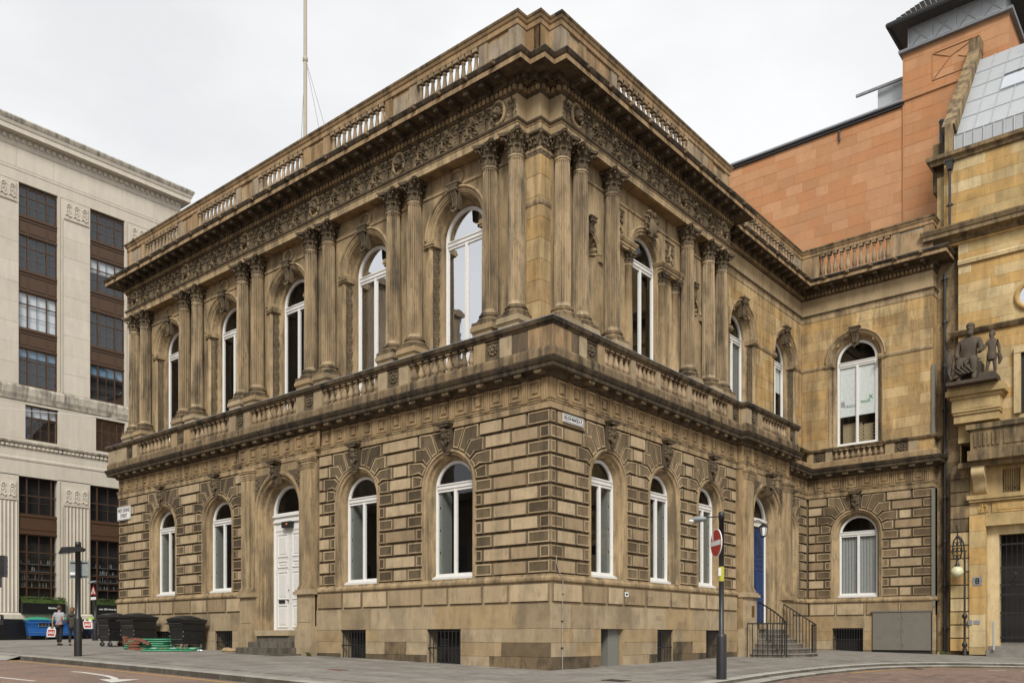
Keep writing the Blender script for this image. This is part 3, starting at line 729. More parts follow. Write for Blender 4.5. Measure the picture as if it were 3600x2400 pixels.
# --- door bays
def door_bay(Mx, cx, y, zf, style):
    """projecting bay with pilasters on pedestals, a moulded arch and its door"""
    mb = MB(); mb.wall(cx-2.2, cx+2.2, 2.5, 7.27, y, [(cx, 1.34, 2.5, 5.55)], seg=20)
    for s in (-1, 1): mb.box(min(cx+s*1.34, cx+s*2.2), max(cx+s*1.34, cx+s*2.2), y+.001, y+.4, -.8, 2.6)
    for s in (-1, 1): mb.face([(cx+s*2.2, y, 2.4), (cx+s*2.2, y+.3, 2.4), (cx+s*2.2, y+.3, 7.262), (cx+s*2.2, y, 7.262)])
    mb.wall(cx-2.2, cx+2.2, 6.9, 7.262, y-.001); mb.build('door_bay_wall', 'mold', BLD, Mx)
    for s in (-1, 1):
        a, b = sorted((cx+s*1.36, cx+s*2.22)); mb = MB()
        mb.box(a+.02, b-.02, y-.17, y+.3, -.8, 2.42); mb.box(a-.03, b+.03, y-.23, y+.2, -.8, 1.22); mb.box(a-.01, b+.01, y-.20, y+.2, 1.22, 1.30)
        mb.box(a-.07, b+.07, y-.28, y+.2, 2.42, 2.53); mb.box(a-.03, b+.03, y-.22, y+.2, 2.53, 2.60)
        mb.box(a+.12, b-.12, y-.185, y, 1.45, 2.3); mb.build('pedestal', 'basest', BLD, Mx)
        o = cx+s*1.92; mb = MB()
        mb.box(o-.25, o+.25, y-.14, y, 2.78, 6.93); mb.box(o-s*.40-.10, o-s*.40+.10, y-.075, y, 2.78, 6.93)
        for z0, z1, e in ((2.60, 2.68, .06), (2.68, 2.73, .04), (2.73, 2.78, .02), (6.86, 6.90, .02), (6.93, 7.0, .02), (7.0, 7.10, .04), (7.10, 7.16, .075), (7.16, 7.255, .10)):
            mb.box(o-.25-e, o+.25+e, y-.14-e, y, z0, z1); mb.box(o-s*.40-.10-e, o-s*.40+.10+e, y-.075-e, y, z0, z1-.002)
        mb.build('pilaster', 'mold', BLD, Mx)
        mb = MB(); sp = [(cx+s*1.42, 6.95), (cx+s*.62, 6.95), (cx+s*.95, 6.72), (cx+s*1.2, 6.4), (cx+s*1.42, 6.0)]
        mb.prism(sp if s < 0 else sp[::-1], y+.02, y-.02)
        for k in range(5): mb.ell((cx+s*(1.28-.1*(k % 2)), y-.03, 6.45+.1*k), (.06, .03, .05), 6, 4)
        mb.build('spandrel_carving', 'soot', BLD, Mx)
    mb = MB(); mb.arch(cx, 1.34, zf-.4, 5.55, [(-.10, y), (-.10, y-.035), (-.03, y-.045), (.02, y-.03), (.03, y+.02), (.09, y+.06), (.14, y+.05), (.17, y+.10), (.18, y+.22), (.22, y+.25), (.27, y+.25), (.29, y+.32), (.33, y+.42), (.36, y+.56)], 22)
    mb.build('door_surround', 'mold', BLD, Mx)
    put('carved_head', cached('head', head_key), BLD, Mx @ T(cx, y-.02, 7.2) @ Matrix.Scale(.95, 4))
    yd = y+.55; h = .99; mat = 'greywhite' if style == 'white' else 'blue'; fm = 'white'
    mb = MB(); mb.arch(cx, h, zf, 5.55, [(-.03, yd), (0, yd-.04), (.05, yd-.04), (.09, yd-.02), (.09, yd+.08)], 18)
    ztr = 5.25 if style == 'white' else 5.38
    mb.box(cx-.9, cx+.9, yd-.06, yd+.06, ztr-.02, ztr+.3); mb.box(cx-.95, cx+.95, yd-.12, yd+.02, ztr+.16, ztr+.24); mb.box(cx-.95, cx+.95, yd-.09, yd+.02, ztr-.05, ztr+.02)
    if style == 'white': mb.box(cx-.9, cx+.9, yd-.02, yd+.06, 4.9, 5.2)
    dr = mb.build('door', fm, BLD, Mx)
    mb = MB(); i = .9; mb.face([(cx+i, yd+.03, ztr+.2)]+[(cx+i*math.cos(PI*k/16), yd+.03, 5.55+i*math.sin(PI*k/16)) for k in range(17)]+[(cx-i, yd+.03, ztr+.2)]); mb.build('fanlight', 'glass', dr, Mx)
    zt = 4.93 if style == 'white' else 5.33
    for s in (-1, 1):
        a, b = sorted((cx+s*.006, cx+s*.9)); mb = MB(); mb.box(a, b, yd, yd+.06, zf, zt)
        for p0, p1 in ((.10, .95), (1.15, 2.2), (2.34, 2.60), (2.74, zt-zf-.15)):
            rows = [[(xx, yy, zz) for xx, zz in ((a+q, zf+p0+q-.13), (b-q, zf+p0+q-.13), (b-q, zf+p1-q+.13), (a+q, zf+p1-q+.13), (a+q, zf+p0+q-.13))] for q, yy in ((.13, yd-.001), (.14, yd-.028), (.165, yd-.028), (.185, yd-.004), (.22, yd-.004), (.25, yd-.018))]
            mb.grid(rows); mb.face(rows[-1][:4])
        mb.build('door_leaf', mat, dr, Mx)
    mb = MB(); mb.box(cx-.68, cx-.32, yd-.035, yd, zf+1.02, zf+1.13); mb.ell((cx-.07, yd-.06, zf+1.12), (.035, .04, .035), 8, 6); mb.ell((cx-.07, yd-.03, zf+1.5), (.02, .02, .03), 6, 4)
    mb.build('letterbox', 'iron', dr, Mx)
    MB().box(cx-1.02, cx+1.02, y-.3, yd+.4, zf-.2, zf-.002).build('threshold', 'basest', BLD, Mx)
door_bay(ML, DL, -.12, 1.17, 'white'); door_bay(MR, DR, -.25, 1.42, 'blue')
mb = MB(); mb.box(11.552, 11.7, -.249, .1, -.9, 7.4); mb.build('bay_return', 'sand', BLD, MR)
M['stepst'] = stone('worn_step_stone', (.10, .088, .07), (.19, .165, .13), soot=.4, rnd=.5)
for k in range(4):
    z = 1.17-.21*(k+1); MB().box(DL-1.02-(.0 if k < 1 else .12+.3*k-.3), DL+1.02+(0 if k < 1 else .3*k-.2), -.12-.22-.30*k, .3, z-.5, z).build('step', 'stepst', BLD)
# curved flight to the blue door with its iron railing
steps = thing('entrance_steps', 'curved stone steps with pale nosings leading up to the blue door', 'steps', (.8, DR, .25))
for k in range(6):
    z = 1.42-.187*(k+1); r = .55+.30*(k+1); mb = MB(); n = 18
    pts = [(DR-1.05-.22*k, .3)]+[(DR+(1.05+.22*k)*math.cos(PI+PI*i/n), -.25-(.42+.29*k)*(-math.sin(PI+PI*i/n))) for i in range(n+1)]+[(DR+1.05+.22*k, .3)]
    mb.face([(x, y, z) for x, y in pts]); mb.grid([[(x, y, z-.035) for x, y in pts], [(x, y, z) for x, y in pts]])
    inn = [(DR+(x-DR)*.985, y*.985) for x, y in pts]
    mb.grid([[(x, y, z-.9) for x, y in inn], [(x, y, z-.03) for x, y in inn]], 1); mb.build('step', ['slab', 'stepst'], steps, MR)
rail = thing('iron_railing', 'black iron railing curving beside the steps of the blue door', 'railing', (1.5, 15.2, .2))
def railing(pts, hts):
    P = [Vector(p) for p in pts]; n = len(P); mb = MB()
    mb.tube([p+Vector((0, 0, h)) for p, h in zip(P, hts)], .028, 6); mb.build('handrail', 'iron', rail, MR)
    for p, h in zip(P, hts): mb = MB(); mb.tube([p, p+Vector((0, 0, h))], .018, 5); mb.build('railing_bar', 'iron', rail, MR)
def rail_run(p0, p1, z0, z1, n, bow=0.):
    pts, hts = [], []
    for i in range(n):
        t = i/(n-1); x = p0[0]+(p1[0]-p0[0])*t; y = p0[1]+(p1[1]-p0[1])*t-bow*math.sin(PI*t); top = z0+(z1-z0)*t
        bot = max(G(-y, x)-.1, top-1.25); pts.append((x, y, bot)); hts.append(top-bot)
    railing(pts, hts)
rail_run((12.62, -.42), (11.82, -1.85), 2.25, 1.42, 10, .12); rail_run((11.42, -.5), (11.78, -1.84), 1.42, 1.42, 9, .05); rail_run((14.98, -.42), (15.02, -1.72), 2.25, 1.42, 11, .0); rail_run((15.04, -1.72), (15.3, -1.45), 1.40, 1.40, 4)

# --- balcony balustrade
def baluster_mesh(h, key):
    def f():
        p = [(.095, 0), (.095, .05), (.06, .06), (.055, .10), (.085, .16), (.098, .25), (.09, .36), (.062, .52), (.048, .66), (.045, .78), (.065, .80), (.065, .83), (.05, .85), (.085, .92), (.09, .94), (.09, 1.)]
        mb = MB(); q = [(r*1.12, z*h) for r, z in p]
        mb.lathe(q[2:13], 10, cap=False); mb.box(-.1, .1, -.1, .1, 0, .055*h); mb.box(-.095, .095, -.095, .095, .9*h, h); return mb.mesh('baluster', 'baluster')
    return cached(('bal', key), f)
def balusters(Mx, x0, x1, n, y, z0, z1, sc_=1.):
    for i in range(n): put('baluster', baluster_mesh(z1-z0, (round(z1-z0, 2))), BLD, Mx @ T(x0+(x1-x0)*(i+.5)/n, y, z0))
def rosette():
    mb = MB(); mb.box(-.26, .26, 0, .02, -.25, .25)
    for a in ((-.27, -.22, -.26, .26), (.22, .27, -.26, .26)): mb.box(a[0], a[1], -.03, .02, a[2], a[3])
    mb.box(-.22, .22, -.03, .02, .21, .26); mb.box(-.22, .22, -.03, .02, -.26, -.21)
    for k in range(8):
        a = 2*PI*k/8; mb.ell((.125*math.cos(a), -.02, .125*math.sin(a)), (.055, .035, .055), 6, 4)
    mb.ell((0, -.03, 0), (.065, .05, .065), 8, 5); return mb.mesh('rosette', 'soot')
def bal_pier(Mx, x0, x1, y, z0, z1, ros=True, mat='basest'):
    c = (x0+x1)/2
    if ros:
        for a, b in ((x0, c-.28), (c+.28, x1)): MB().box(a, b, y-.10, y+.13, z0, z1).build('balustrade_pier', mat, BLD, Mx)
        MB().box(c-.275, c+.275, y-.03, y+.12, z0, z1).build('balustrade_pier', mat, BLD, Mx)
        put('rosette', cached('ros', rosette), BLD, Mx @ T(c, y-.052, (z0+z1)/2))
    else: MB().box(x0, x1, y-.10, y+.13, z0, z1).build('balustrade_pier', mat, BLD, Mx)
PC = [-23.36, -19.02, -14.70, -10.40, -6.06, -1.86]
for i, c in enumerate(PC):
    bal_pier(ML, c-.72, c+.72, -.22, 8.855, 9.425)
    if i < 5: balusters(ML, c+.73, PC[i+1]-.73, 9, -.22, 8.86, 9.42)
MB().box(LE-.32, PC[0]-.74, -.32, -.05, 8.855, 9.425).build('balustrade_pier', 'basest', BLD)
MB().box(-1.12, -.55, -.315, -.05, 8.855, 9.425).build('balustrade_pier', 'soot', BLD)
MB().box(-.54, .32, -.32, .54, 8.855, 9.425).build('balustrade_pier', 'parapet', BLD)
MB().box(.55, .92, -.315, -.05, 8.855, 9.425).build('balustrade_pier', 'soot', BLD, MR)
bal_pier(MR, .94, 2.2, -.22, 8.855, 9.425)
for a, b, n in ((2.2, 3.65, 5), (3.92, 5.15, 5), (5.42, 7.2, 6), (7.46, 8.7, 5), (8.95, 10.2, 5)): balusters(MR, a, b, n, -.22, 8.86, 9.42)
for a in (3.66, 5.16, 7.21, 8.71): bal_pier(MR, a, a+.25, -.22, 8.855, 9.425, False)
bal_pier(MR, 10.2, 11.5, -.22, 8.855, 9.425); bal_pier(MR, 11.24, 12.6, -.47, 8.855, 9.425); balusters(MR, 12.6, 15.0, 9, -.47, 8.86, 9.42); bal_pier(MR, 15.0, 16.1, -.47, 8.855, 9.425)
for a, b in ((-.7, .45), (2.75, 4.1)): bal_pier(MW, a, b, -.02, 8.86, 9.335)
balusters(MW, .5, 2.7, 9, -.07, 8.86, 9.33); MB().box(4.1, 4.72, -.1, .1, 8.86, 9.335).build('balustrade_pier', 'ash', BLD, MW)

# --- upper storey: walls, windows
UL = [-21.2, -16.86, -12.55, -8.23, -3.95]; UH, UZ = 1.15, 13.45
YL, YR, YQ = .41, .67, 1.0
mb = MB(); mb.wall(-24.15, -.67, 8.5, 15.5, YL, [(c, UH-.02, 8.6, UZ) for c in UL]); mb.face([(-24.15, 8, 8.5), (-24.15, YL, 8.5), (-24.15, YL, 15.5), (-24.15, 8, 15.5)]); mb.build('upper_wall', 'mold', BLD, ML)
SX = 6.03; NI = [2.81, 9.35]
mb = MB(); mb.wall(.41, 11.5, 8.5, 15.5, YR, [(n, .5, 9.6, 12.75) for n in NI]+[(SX, .82, 8.6, 13.42)]); mb.build('upper_wall', 'mold', BLD, MR)
RQ = [14.15, 18.45]; wz = 13.30
mb = MB(); mb.wall(11.45, 20.45, 8.5, 15.6, YQ, [(c, UH-.02, 8.6, wz) for c in RQ]); mb.face([(11.5, .3, 8.5), (11.5, 1.0, 8.5), (11.5, 1.0, 15.4), (11.5, .3, 15.4)]); mb.build('upper_wall', 'sand', BLD, MR)
mb = MB(); mb.wall(-1.0, 4.58, 8.5, 15.6, 0, [(1.45, UH-.02, 9.5, wz)]); mb.build('upper_wall', 'sand', BLD, MW)
crs = [8.9+.43*i for i in range(16)]; crs[-1] = 15.34
ashlar(BLD, MR, 11.52, 20.44, YQ, crs, 1.15, 'ash', 'upper_ashlar', [(c, UH+.02, 8, wz, True) for c in RQ], d=.008, seed=21)
ashlar(BLD, MW, -.98, 4.65, 0, [9.48+.451*i for i in range(14)], 1.1, 'ash', 'upper_ashlar', [(1.45, UH+.02, 9.4, wz, True)], d=.008, seed=22)
ashlar(BLD, ML, -1.17, -.66, YL, [8.7+.6*i for i in range(11)], .6, 'ash', 'pier_ashlar', (), d=.02, seed=23); ashlar(BLD, MR, .395, .86, YR, [8.7+.6*i for i in range(11)], .6, 'ash', 'pier_ashlar', (), d=.02, seed=24)
def scroll_key():
    def f():
        mb = MB(); mb.prism([(-.22, .36), (.22, .36), (.25, .44), (-.25, .44)], .1, -.30); mb.box(-.28, .28, -.33, .1, .44, .50)
        mb.prism([(-.14, -.32), (.14, -.32), (.2, .36), (-.2, .36)], .1, -.10)
        for s in (-1, 0, 1):
            pts = [(s*.1, -.27+.0, .32), (s*.1, -.24, .22), (s*.095, -.17, .08), (s*.09, -.13, -.08), (s*.085, -.14, -.2), (s*.08, -.19, -.28), (s*.08, -.21, -.2)]
            mb.tube(pts, [.05, .055, .05, .045, .045, .05, .03], 6)
        mb.tube([(-.2, -.26, .28), (.2, -.26, .28)], .07, 8); mb.tube([(-.13, -.17, -.24), (.13, -.17, -.24)], .05, 8)
        for k in range(5): mb.ell(((k-2)*.055, -.2, -.36-.03*(2-abs(k-2))), (.035, .05, .07), 6, 4)
        return mb.mesh('scroll_keystone', 'soot')
    return cached('skey', f)
def sprig():
    """one leaf sprig of the carved jamb strips, .42 high"""
    mb = MB(); mb.tube([(0, -.006, 0), (.012, -.012, .2), (0, -.006, .42)], .012, 4)
    for s in (-1, 1):
        for k, (z, l) in enumerate(((.03, .11), (.13, .12), (.24, .10), (.33, .07))):
            rows = [[(s*(.008+l*t), -.012-.022*math.sin(PI*t), z+.10*t+e*(.035*math.sin(PI*min(1, t+.12)))) for e in (-1, 1)] for t in (0, .3, .6, .85, 1)]
            mb.grid(rows); mb.ell((s*(l*.9), -.025, z+.105), (.018, .016, .018), 5, 4)
    return mb
def strip_mesh(n):
    def f():
        mb = MB()
        for k in range(n):
            q = sprig(); o = len(mb.v); mb.v += [(x, y, z+k*.43) for x, y, z in q.v]; mb.f += [tuple(i+o for i in t) for t in q.f]; mb.m += q.m; mb.s += q.s
        return mb.mesh('carved_strip', 'soot')
    return cached(('strip', n), f)
def upper_window(Mx, c, y, zs, gl='glass', z0=8.66, dep=.46, curtain=None):
    mb = MB(); kd = dep/.46
    mb.ring(c, UH+.13, zs, [(-.05, y), (-.05, y-.10), (.0, y-.13), (.03, y-.11), (.045, y-.075), (.10, y-.07), (.115, y-.045), (.15, y-.04), (.16, y-.015), (.18, y+.02)], 26)
    mb.build('archivolt', 'mold', BLD, Mx)
    mb = MB(); mb.arch(c, UH, z0, zs, [(-.04, y-.03), (0, y-.03), (.03, y), (.05, y+.02), (.07, y+.03), (.15, y+.30*kd), (.17, y+.31*kd), (.20, y+.34*kd), (.22, y+.36*kd), (.24, y+dep), (.27, y+dep)], 22)
    mb.build('window_surround', 'mold', BLD, Mx)
    for s in (-1, 1):
        mb = MB()
        for z, e in ((-.20, .02), (-.14, .05), (-.06, .03)): mb.box(c+s*(UH+.02)-.16-e, c+s*(UH+.02)+.13+e if s > 0 else c+s*(UH+.02)+.16+e, y-.05-e, y+.02, zs+z, zs+z+.058)
        mb.box(*sorted((c+s*(UH-.02), c+s*(UH-.20))), y-.01, y+.36, zs-.2, zs-.02)
        mb.build('impost', 'mold', BLD, Mx)
        # carved strip set into the splayed jamb
        ang = -s*math.atan2(.27, .08)*1.0
        put('carved_strip', strip_mesh(10), BLD, Mx @ T(c+s*(UH-.105), y+.16, zs-.22-4.32, s*1.0*-1.29))
        MB().box(-.13, .13, .0, .012, 0, 4.32).build('jamb_panel', 'soot', BLD, Mx @ T(c+s*(UH-.108), y+.16, zs-.24-4.32, s*-1.29))
    n = 11
    for s in (-1, 1):     # carving carried round the soffit of the arch
        for k in range(4):
            a = PI/2+s*(.32+.30*k); R_ = UH-.11
            put('arch_carving', strip_mesh(1), BLD, Mx @ T(c+R_*math.cos(a), y+.17, zs+R_*math.sin(a)) @ Matrix.Rotation(PI/2-a+(PI/2 if s > 0 else -PI/2)+ (PI if s > 0 else PI), 4, 'Y') @ Matrix.Rotation(1.29 if s > 0 else -1.29, 4, 'Z') @ Matrix.Scale(.78, 4))
    put('scroll_keystone', scroll_key(), BLD, Mx @ T(c, y+.02, zs+UH-.22) @ Matrix.Diagonal((.9, .8, .95, 1)))
    return casement(Mx, c, UH-.27, z0, zs, zs-.09, y+dep, gl=gl, fl=.10)
for k, c in enumerate(UL):
    upper_window(ML, c, YL, UZ, 'mirror' if k >= 3 else 'glass')
    mb = MB()     # ring ornament over the keystone
    rows = [[(c+(.27+.05*math.cos(b))*math.cos(a), YL-.02-.05*math.sin(b), 15.08+(.22+.05*math.cos(b))*math.sin(a)) for b in (0, .8, 1.57, 2.35, PI)] for a in [2*PI*i/18 for i in range(19)]]
    mb.grid(rows, 0, True); mb.build('ring_ornament', 'mold', BLD)
for c in RQ:
    w_ = upper_window(MR, c, YQ, wz)
    mb = MB(); mb.box(c-.8, c+.8, YQ+.55, YQ+.56, 12.0 if c > 16 else 9.0, 13.2); mb.build('blind', 'blind' if c > 16 else 'shutter', w_, MR)
wo_ = upper_window(MW, 1.45, 0, wz, z0=9.5, dep=.26)
mb = MB(); mb.box(.68, 1.39, .305, .31, 10.85, 13.12); mb.box(1.51, 2.22, .305, .31, 10.85, 13.12); mb.build('blind', 'blind', wo_, MW)
M['ink'] = paint('grey_print', (.10, .11, .12), .7, bump=0); M['inkgreen'] = paint('green_print', (.10, .30, .15), .7, bump=0)
put('print', text_mesh('ORACLE', .17, 'ink', .0, .001, width=.52), wo_, MW @ T(1.12, .300, 11.3))
put('print', text_mesh('8', .36, 'ink', .0, .001), wo_, MW @ T(.79, .300, 11.42))
put('print', text_mesh('TRALEX', .15, 'inkgreen', .004, .001, width=.44), wo_, MW @ T(1.78, .300, 11.42)); put('print', text_mesh('X', .26, 'inkgreen', .008, .001), wo_, MW @ T(2.02, .300, 11.58))
mb = MB(); rg = random.Random(2)
for r in range(12):
    for q in range(5):
        x0 = .70+q*.16+(.08 if r % 2 else 0)
        mb.box(x0+.006, x0+.154, .60, .66, 9.6+r*.075, 9.667+r*.075); 
        if q < 3: mb.box(x0+.85, x0+.85+.148, .60, .66, 9.6+r*.075, 9.667+r*.075)
mb.box(.69, 1.52, .62, .70, 9.55, 10.6); mb.build('brick_pier', 'brick', wo_, MW)
# string courses of the upper storey
for pth in ([(-24.15, 6), (-24.15, YL), (-.67, YL), (-.67, 11.5)],):
    MB().sweep(pth, [(-.02, 14.78), (.025, 14.78), (.04, 14.80), (.045, 14.86), (-.02, 14.875)]).build('string_course', 'mold', BLD)
def seg_string(Mx, spans, y, zs):
    for a, b in spans: MB().sweep([(a, y), (b, y)], [(-.02, zs-.20), (.03, zs-.20), (.05, zs-.15), (.055, zs-.08), (.03, zs-.03), (-.02, zs-.01)]).build('string_course', 'mold', BLD, Mx)
seg_string(MR, [(11.5, RQ[0]-1.34), (RQ[0]+1.34, RQ[1]-1.34), (RQ[1]+1.34, 20.44)], YQ, wz); seg_string(MW, [(-.99, 1.45-1.34), (1.45+1.34, 4.65)], 0, wz)
seg_string(ML, [(-1.17, -.62)], YL, UZ); seg_string(MR, [(.36, .86)], YR, UZ)
MB().sweep([(4.60, 20.45), (4.60, 23)], [(0, 8.6), (.05, 8.6), (.05, 15.4), (0, 15.4)]).build('wing_return', 'ash', BLD)

# --- Corinthian columns
SH, SR = 4.32, .25
def shaft_mesh():
    mb = MB(); NF = 20; rows = []
    for z, r, fl in ((0, .285, 0), (.03, .285, 0), (.05, .262, 0), (.10, .25, 0), (.14, .25, 1), (.9, .249, 1), (1.9, .244, 1), (3.0, .233, 1), (SH-.14, .215, 1), (SH-.10, .214, 0), (SH-.07, .212, 0), (SH-.06, .235, 0), (SH-.02, .235, 0), (SH, .215, 0)):
        row = []
        for i in range(NF):
            for k, dd in enumerate((0, 0, .7, 1, .7)):
                a = 2*PI*(i+k/5)/NF; q = r-fl*dd*.06; row.append((q*math.cos(a), q*math.sin(a), z))
        rows.append(row)
    mb.grid(rows, 0, False, True); return mb.mesh('column', 'shaft')
def leaf(mb, a, r0, r1, z0, h, w_, curl):
    """one acanthus leaf rising on the bell and curling out, with lobed edges"""
    ca, sa = math.cos(a), math.sin(a); rows = []
    for k in range(9):
        t = k/8; r = r0+(r1-r0)*t*.5; z = z0+h*min(t*1.18, 1)
        if t > .7: u = (t-.7)/.3; r += curl*math.sin(u*PI*.62); z -= h*.16*u*u
        ww = w_*(1.0 if t < .6 else 1-.75*((t-.6)/.4)**1.5)*(1+.18*(-1)**k)
        row = []
        for e in (-1, -.55, 0, .55, 1):
            o = e*ww; rr_ = r-.018*abs(e)+(.016 if e == 0 else 0); row.append((rr_*ca-o*sa, rr_*sa+o*ca, z-.02*abs(e)))
        rows.append(row)
    mb.grid(rows, 0, False)
def capital_mesh(s=1.):
    mb = MB(); mb.lathe([(.215, 0), (.215, .3), (.235, .42), (.28, .53), (.30, .55)], 16)
    for k in range(8): leaf(mb, 2*PI*k/8, .225, .25, .0, .25, .085, .09)
    for k in range(8): leaf(mb, 2*PI*(k+.5)/8, .225, .27, .05, .38, .085, .11)
    for k in range(4):
        a = PI/4+k*PI/2; ca, sa = math.cos(a), math.sin(a)
        for e in (-1, 1):
            pts = []; rad = []
            for i in range(14):
                if i < 6: t = i/5; r, z, off = .23+.17*t, .30+.24*t**.7, .055*(1-t)
                else: u = (i-6)/7*PI*1.7; q = .055*(1-(i-6)/9); r, z, off = .40+.0+q*math.sin(u), .485+q*math.cos(u), .0
                pts.append((r*ca-e*(off+.014)*sa, r*sa+e*(off+.014)*ca, z)); rad.append(.02 if i < 6 else .017)
            mb.tube(pts, rad, 5)
        b = k*PI/2; mb.ell((.30*math.cos(b), .30*math.sin(b), .575), (.05, .05, .05), 7, 5)
        for e in (-1, 1):
            pts = [((.24+.05*i/4)*math.cos(b)-e*(.15-.10*i/4)*math.sin(b), (.24+.05*i/4)*math.sin(b)+e*(.15-.10*i/4)*math.cos(b), .36+.15*math.sin(i/4*1.9)) for i in range(5)]
            mb.tube(pts, [.018]*5, 5)
    out = []
    for k in range(4):
        a0 = k*PI/2
        for t in (-1, -.88, -.5, 0, .5, .88):
            d = .30+.125*abs(t)**2.2; l = .36*t if abs(t) < 1 else .36*t
            out.append((d*math.cos(a0)-l*math.sin(a0), d*math.sin(a0)+l*math.cos(a0)))
    rows = [[(x*f, y*f, z) for x, y in out] for f, z in ((.93, .55), (.96, .585), (1., .60), (1., .635))]
    mb.grid(rows, 0, False, True); mb.face(rows[-1]); mb.face(rows[0][::-1]); return mb.mesh('capital', 'soot')
def base_mesh():
    mb = MB(); mb.lathe([(.36, 0), (.385, .03), (.385, .07), (.36, .10), (.325, .11), (.30, .135), (.315, .16), (.335, .18), (.335, .21), (.31, .235), (.28, .24), (.265, .26)], 24); mb.box(-.39, .39, -.39, .39, -.10, 0); return mb.mesh('column_base', 'cornice')
def ped_mesh():
    mb = MB(); mb.box(-.37, .37, -.37, .37, 0, 1.06)
    for z0, z1, e in ((0, .12, .05), (.12, .17, .025), (1.06, 1.10, .02), (1.10, 1.20, .05), (1.20, 1.25, .03)): mb.box(-.37-e, .37+e, -.37-e, .37+e, z0, z1)
    return mb.mesh('pedestal', 'basest')
def column(Mx, x, y):
    zb = 10.02; o = put('column', cached('shaft', shaft_mesh), BLD, Mx @ T(x, y, zb+.36))
    put('column_base', cached('cbase', base_mesh), o, Mx @ T(x, y, zb+.10)); put('capital', cached('cap', capital_mesh), o, Mx @ T(x, y, zb+.36+SH)); put('pedestal', cached('ped', ped_mesh), o, Mx @ T(x, y, 8.62, ) @ Matrix.Diagonal((1, 1, (zb-8.62)/1.25, 1)))
for c in PC:
    for s in (-.5, .5): column(ML, c+s, .16)
for x in (1.12, 2.02, 3.72, 8.53, 10.12, 11.15): column(MR, x, .42)
# the corner pier's capital: leaves on two flat faces
mb = MB(); mb.box(-1.17, -.655, .395, .85, 14.7, 15.30)
for Mx, x0, y0 in ((ML, -1.0, YL), (MR, .62, YR)):
    for r, (z0, h_, n) in enumerate(((0, .25, 3), (.06, .38, 2))):
        for k in range(n):
            q = MB(); leaf(q, -PI/2, .0, .05, 14.72+z0, h_, .085, .09)
            tx = x0+.03+(k-(n-1)/2)*.19; o = len(mb.v)
            mb.v += [tuple(Mx @ Vector((x+tx, y+y0-.02, z))) for x, y, z in q.v]; mb.f += [tuple(i+o for i in t) for t in q.f]; mb.m += q.m; mb.s += q.s
for (cx_, cy_) in ((-.64, .38), (-.64, .80), (-1.14, .38)):
    a = RAD(-45)
    for e in (-1, 1):
        pts = []
        for i in range(14):
            if i < 6: t = i/5; r, z, off = -.06+.14*t, 15.02+.24*t**.7, .06*(1-t)
            else: u = (i-6)/7*PI*1.7; q = .055*(1-(i-6)/9); r, z, off = .08+q*math.sin(u), 15.205+q*math.cos(u), 0
            pts.append((cx_+r*math.cos(a)-e*(off+.014)*math.sin(a), cy_+r*math.sin(a)+e*(off+.014)*math.cos(a), z))
        mb.tube(pts, .019, 5)
MB.sweep(mb, [(-1.18, YL), (-.67, YL), (-.67, .86)], [(0, 15.27), (.07, 15.28), (.09, 15.31), (.09, 15.35), (0, 15.355)]); MB.sweep(mb, [(-1.18, YL), (-.67, YL), (-.67, .86)], [(0, 14.66), (.03, 14.67), (.03, 14.71), (0, 14.72)])
mb.build('pier_capital', 'soot', BLD)

# --- Venetian window and niches on the side front
mb = MB(); mb.ring(SX, 1.12, 13.42, [(0, YR), (0, YR-.09), (.05, YR-.11), (.09, YR-.08), (.15, YR-.08), (.17, YR-.05), (.25, YR-.05), (.28, YR-.02), (.29, YR+.25)], 22); mb.build('archivolt', 'mold', BLD, MR)
mb = MB(); mb.arch(SX, .84, 8.62, 13.42, [(0, YR), (.01, YR+.02), (.01, YR+.2), (.03, YR+.2)], 20); mb.build('window_surround', 'mold', BLD, MR)
casement(MR, SX, .84, 8.62, 13.42, 13.33, YR+.18, fl=.10)
def small_col():
    mb = MB(); mb.lathe([(.20, 0), (.22, .03), (.22, .07), (.18, .10), (.2, .13), (.19, .16), (.155, .18), (.155, 1.2), (.135, 3.2), (.155, 3.21), (.155, 3.24), (.135, 3.26)], 16); mb.box(-.23, .23, -.23, .23, -1.2, 0); return mb.mesh('small_column', 'mold')
def small_cap():
    mb = MB(); q = capital_mesh(); v = [tuple(p.co*.62) for p in q.vertices]; mb.v = v; mb.f = [tuple(p.vertices) for p in q.polygons]; mb.m = [0]*len(mb.f); mb.s = [False]*len(mb.f); bpy.data.meshes.remove(q); return mb.mesh('capital', 'soot')
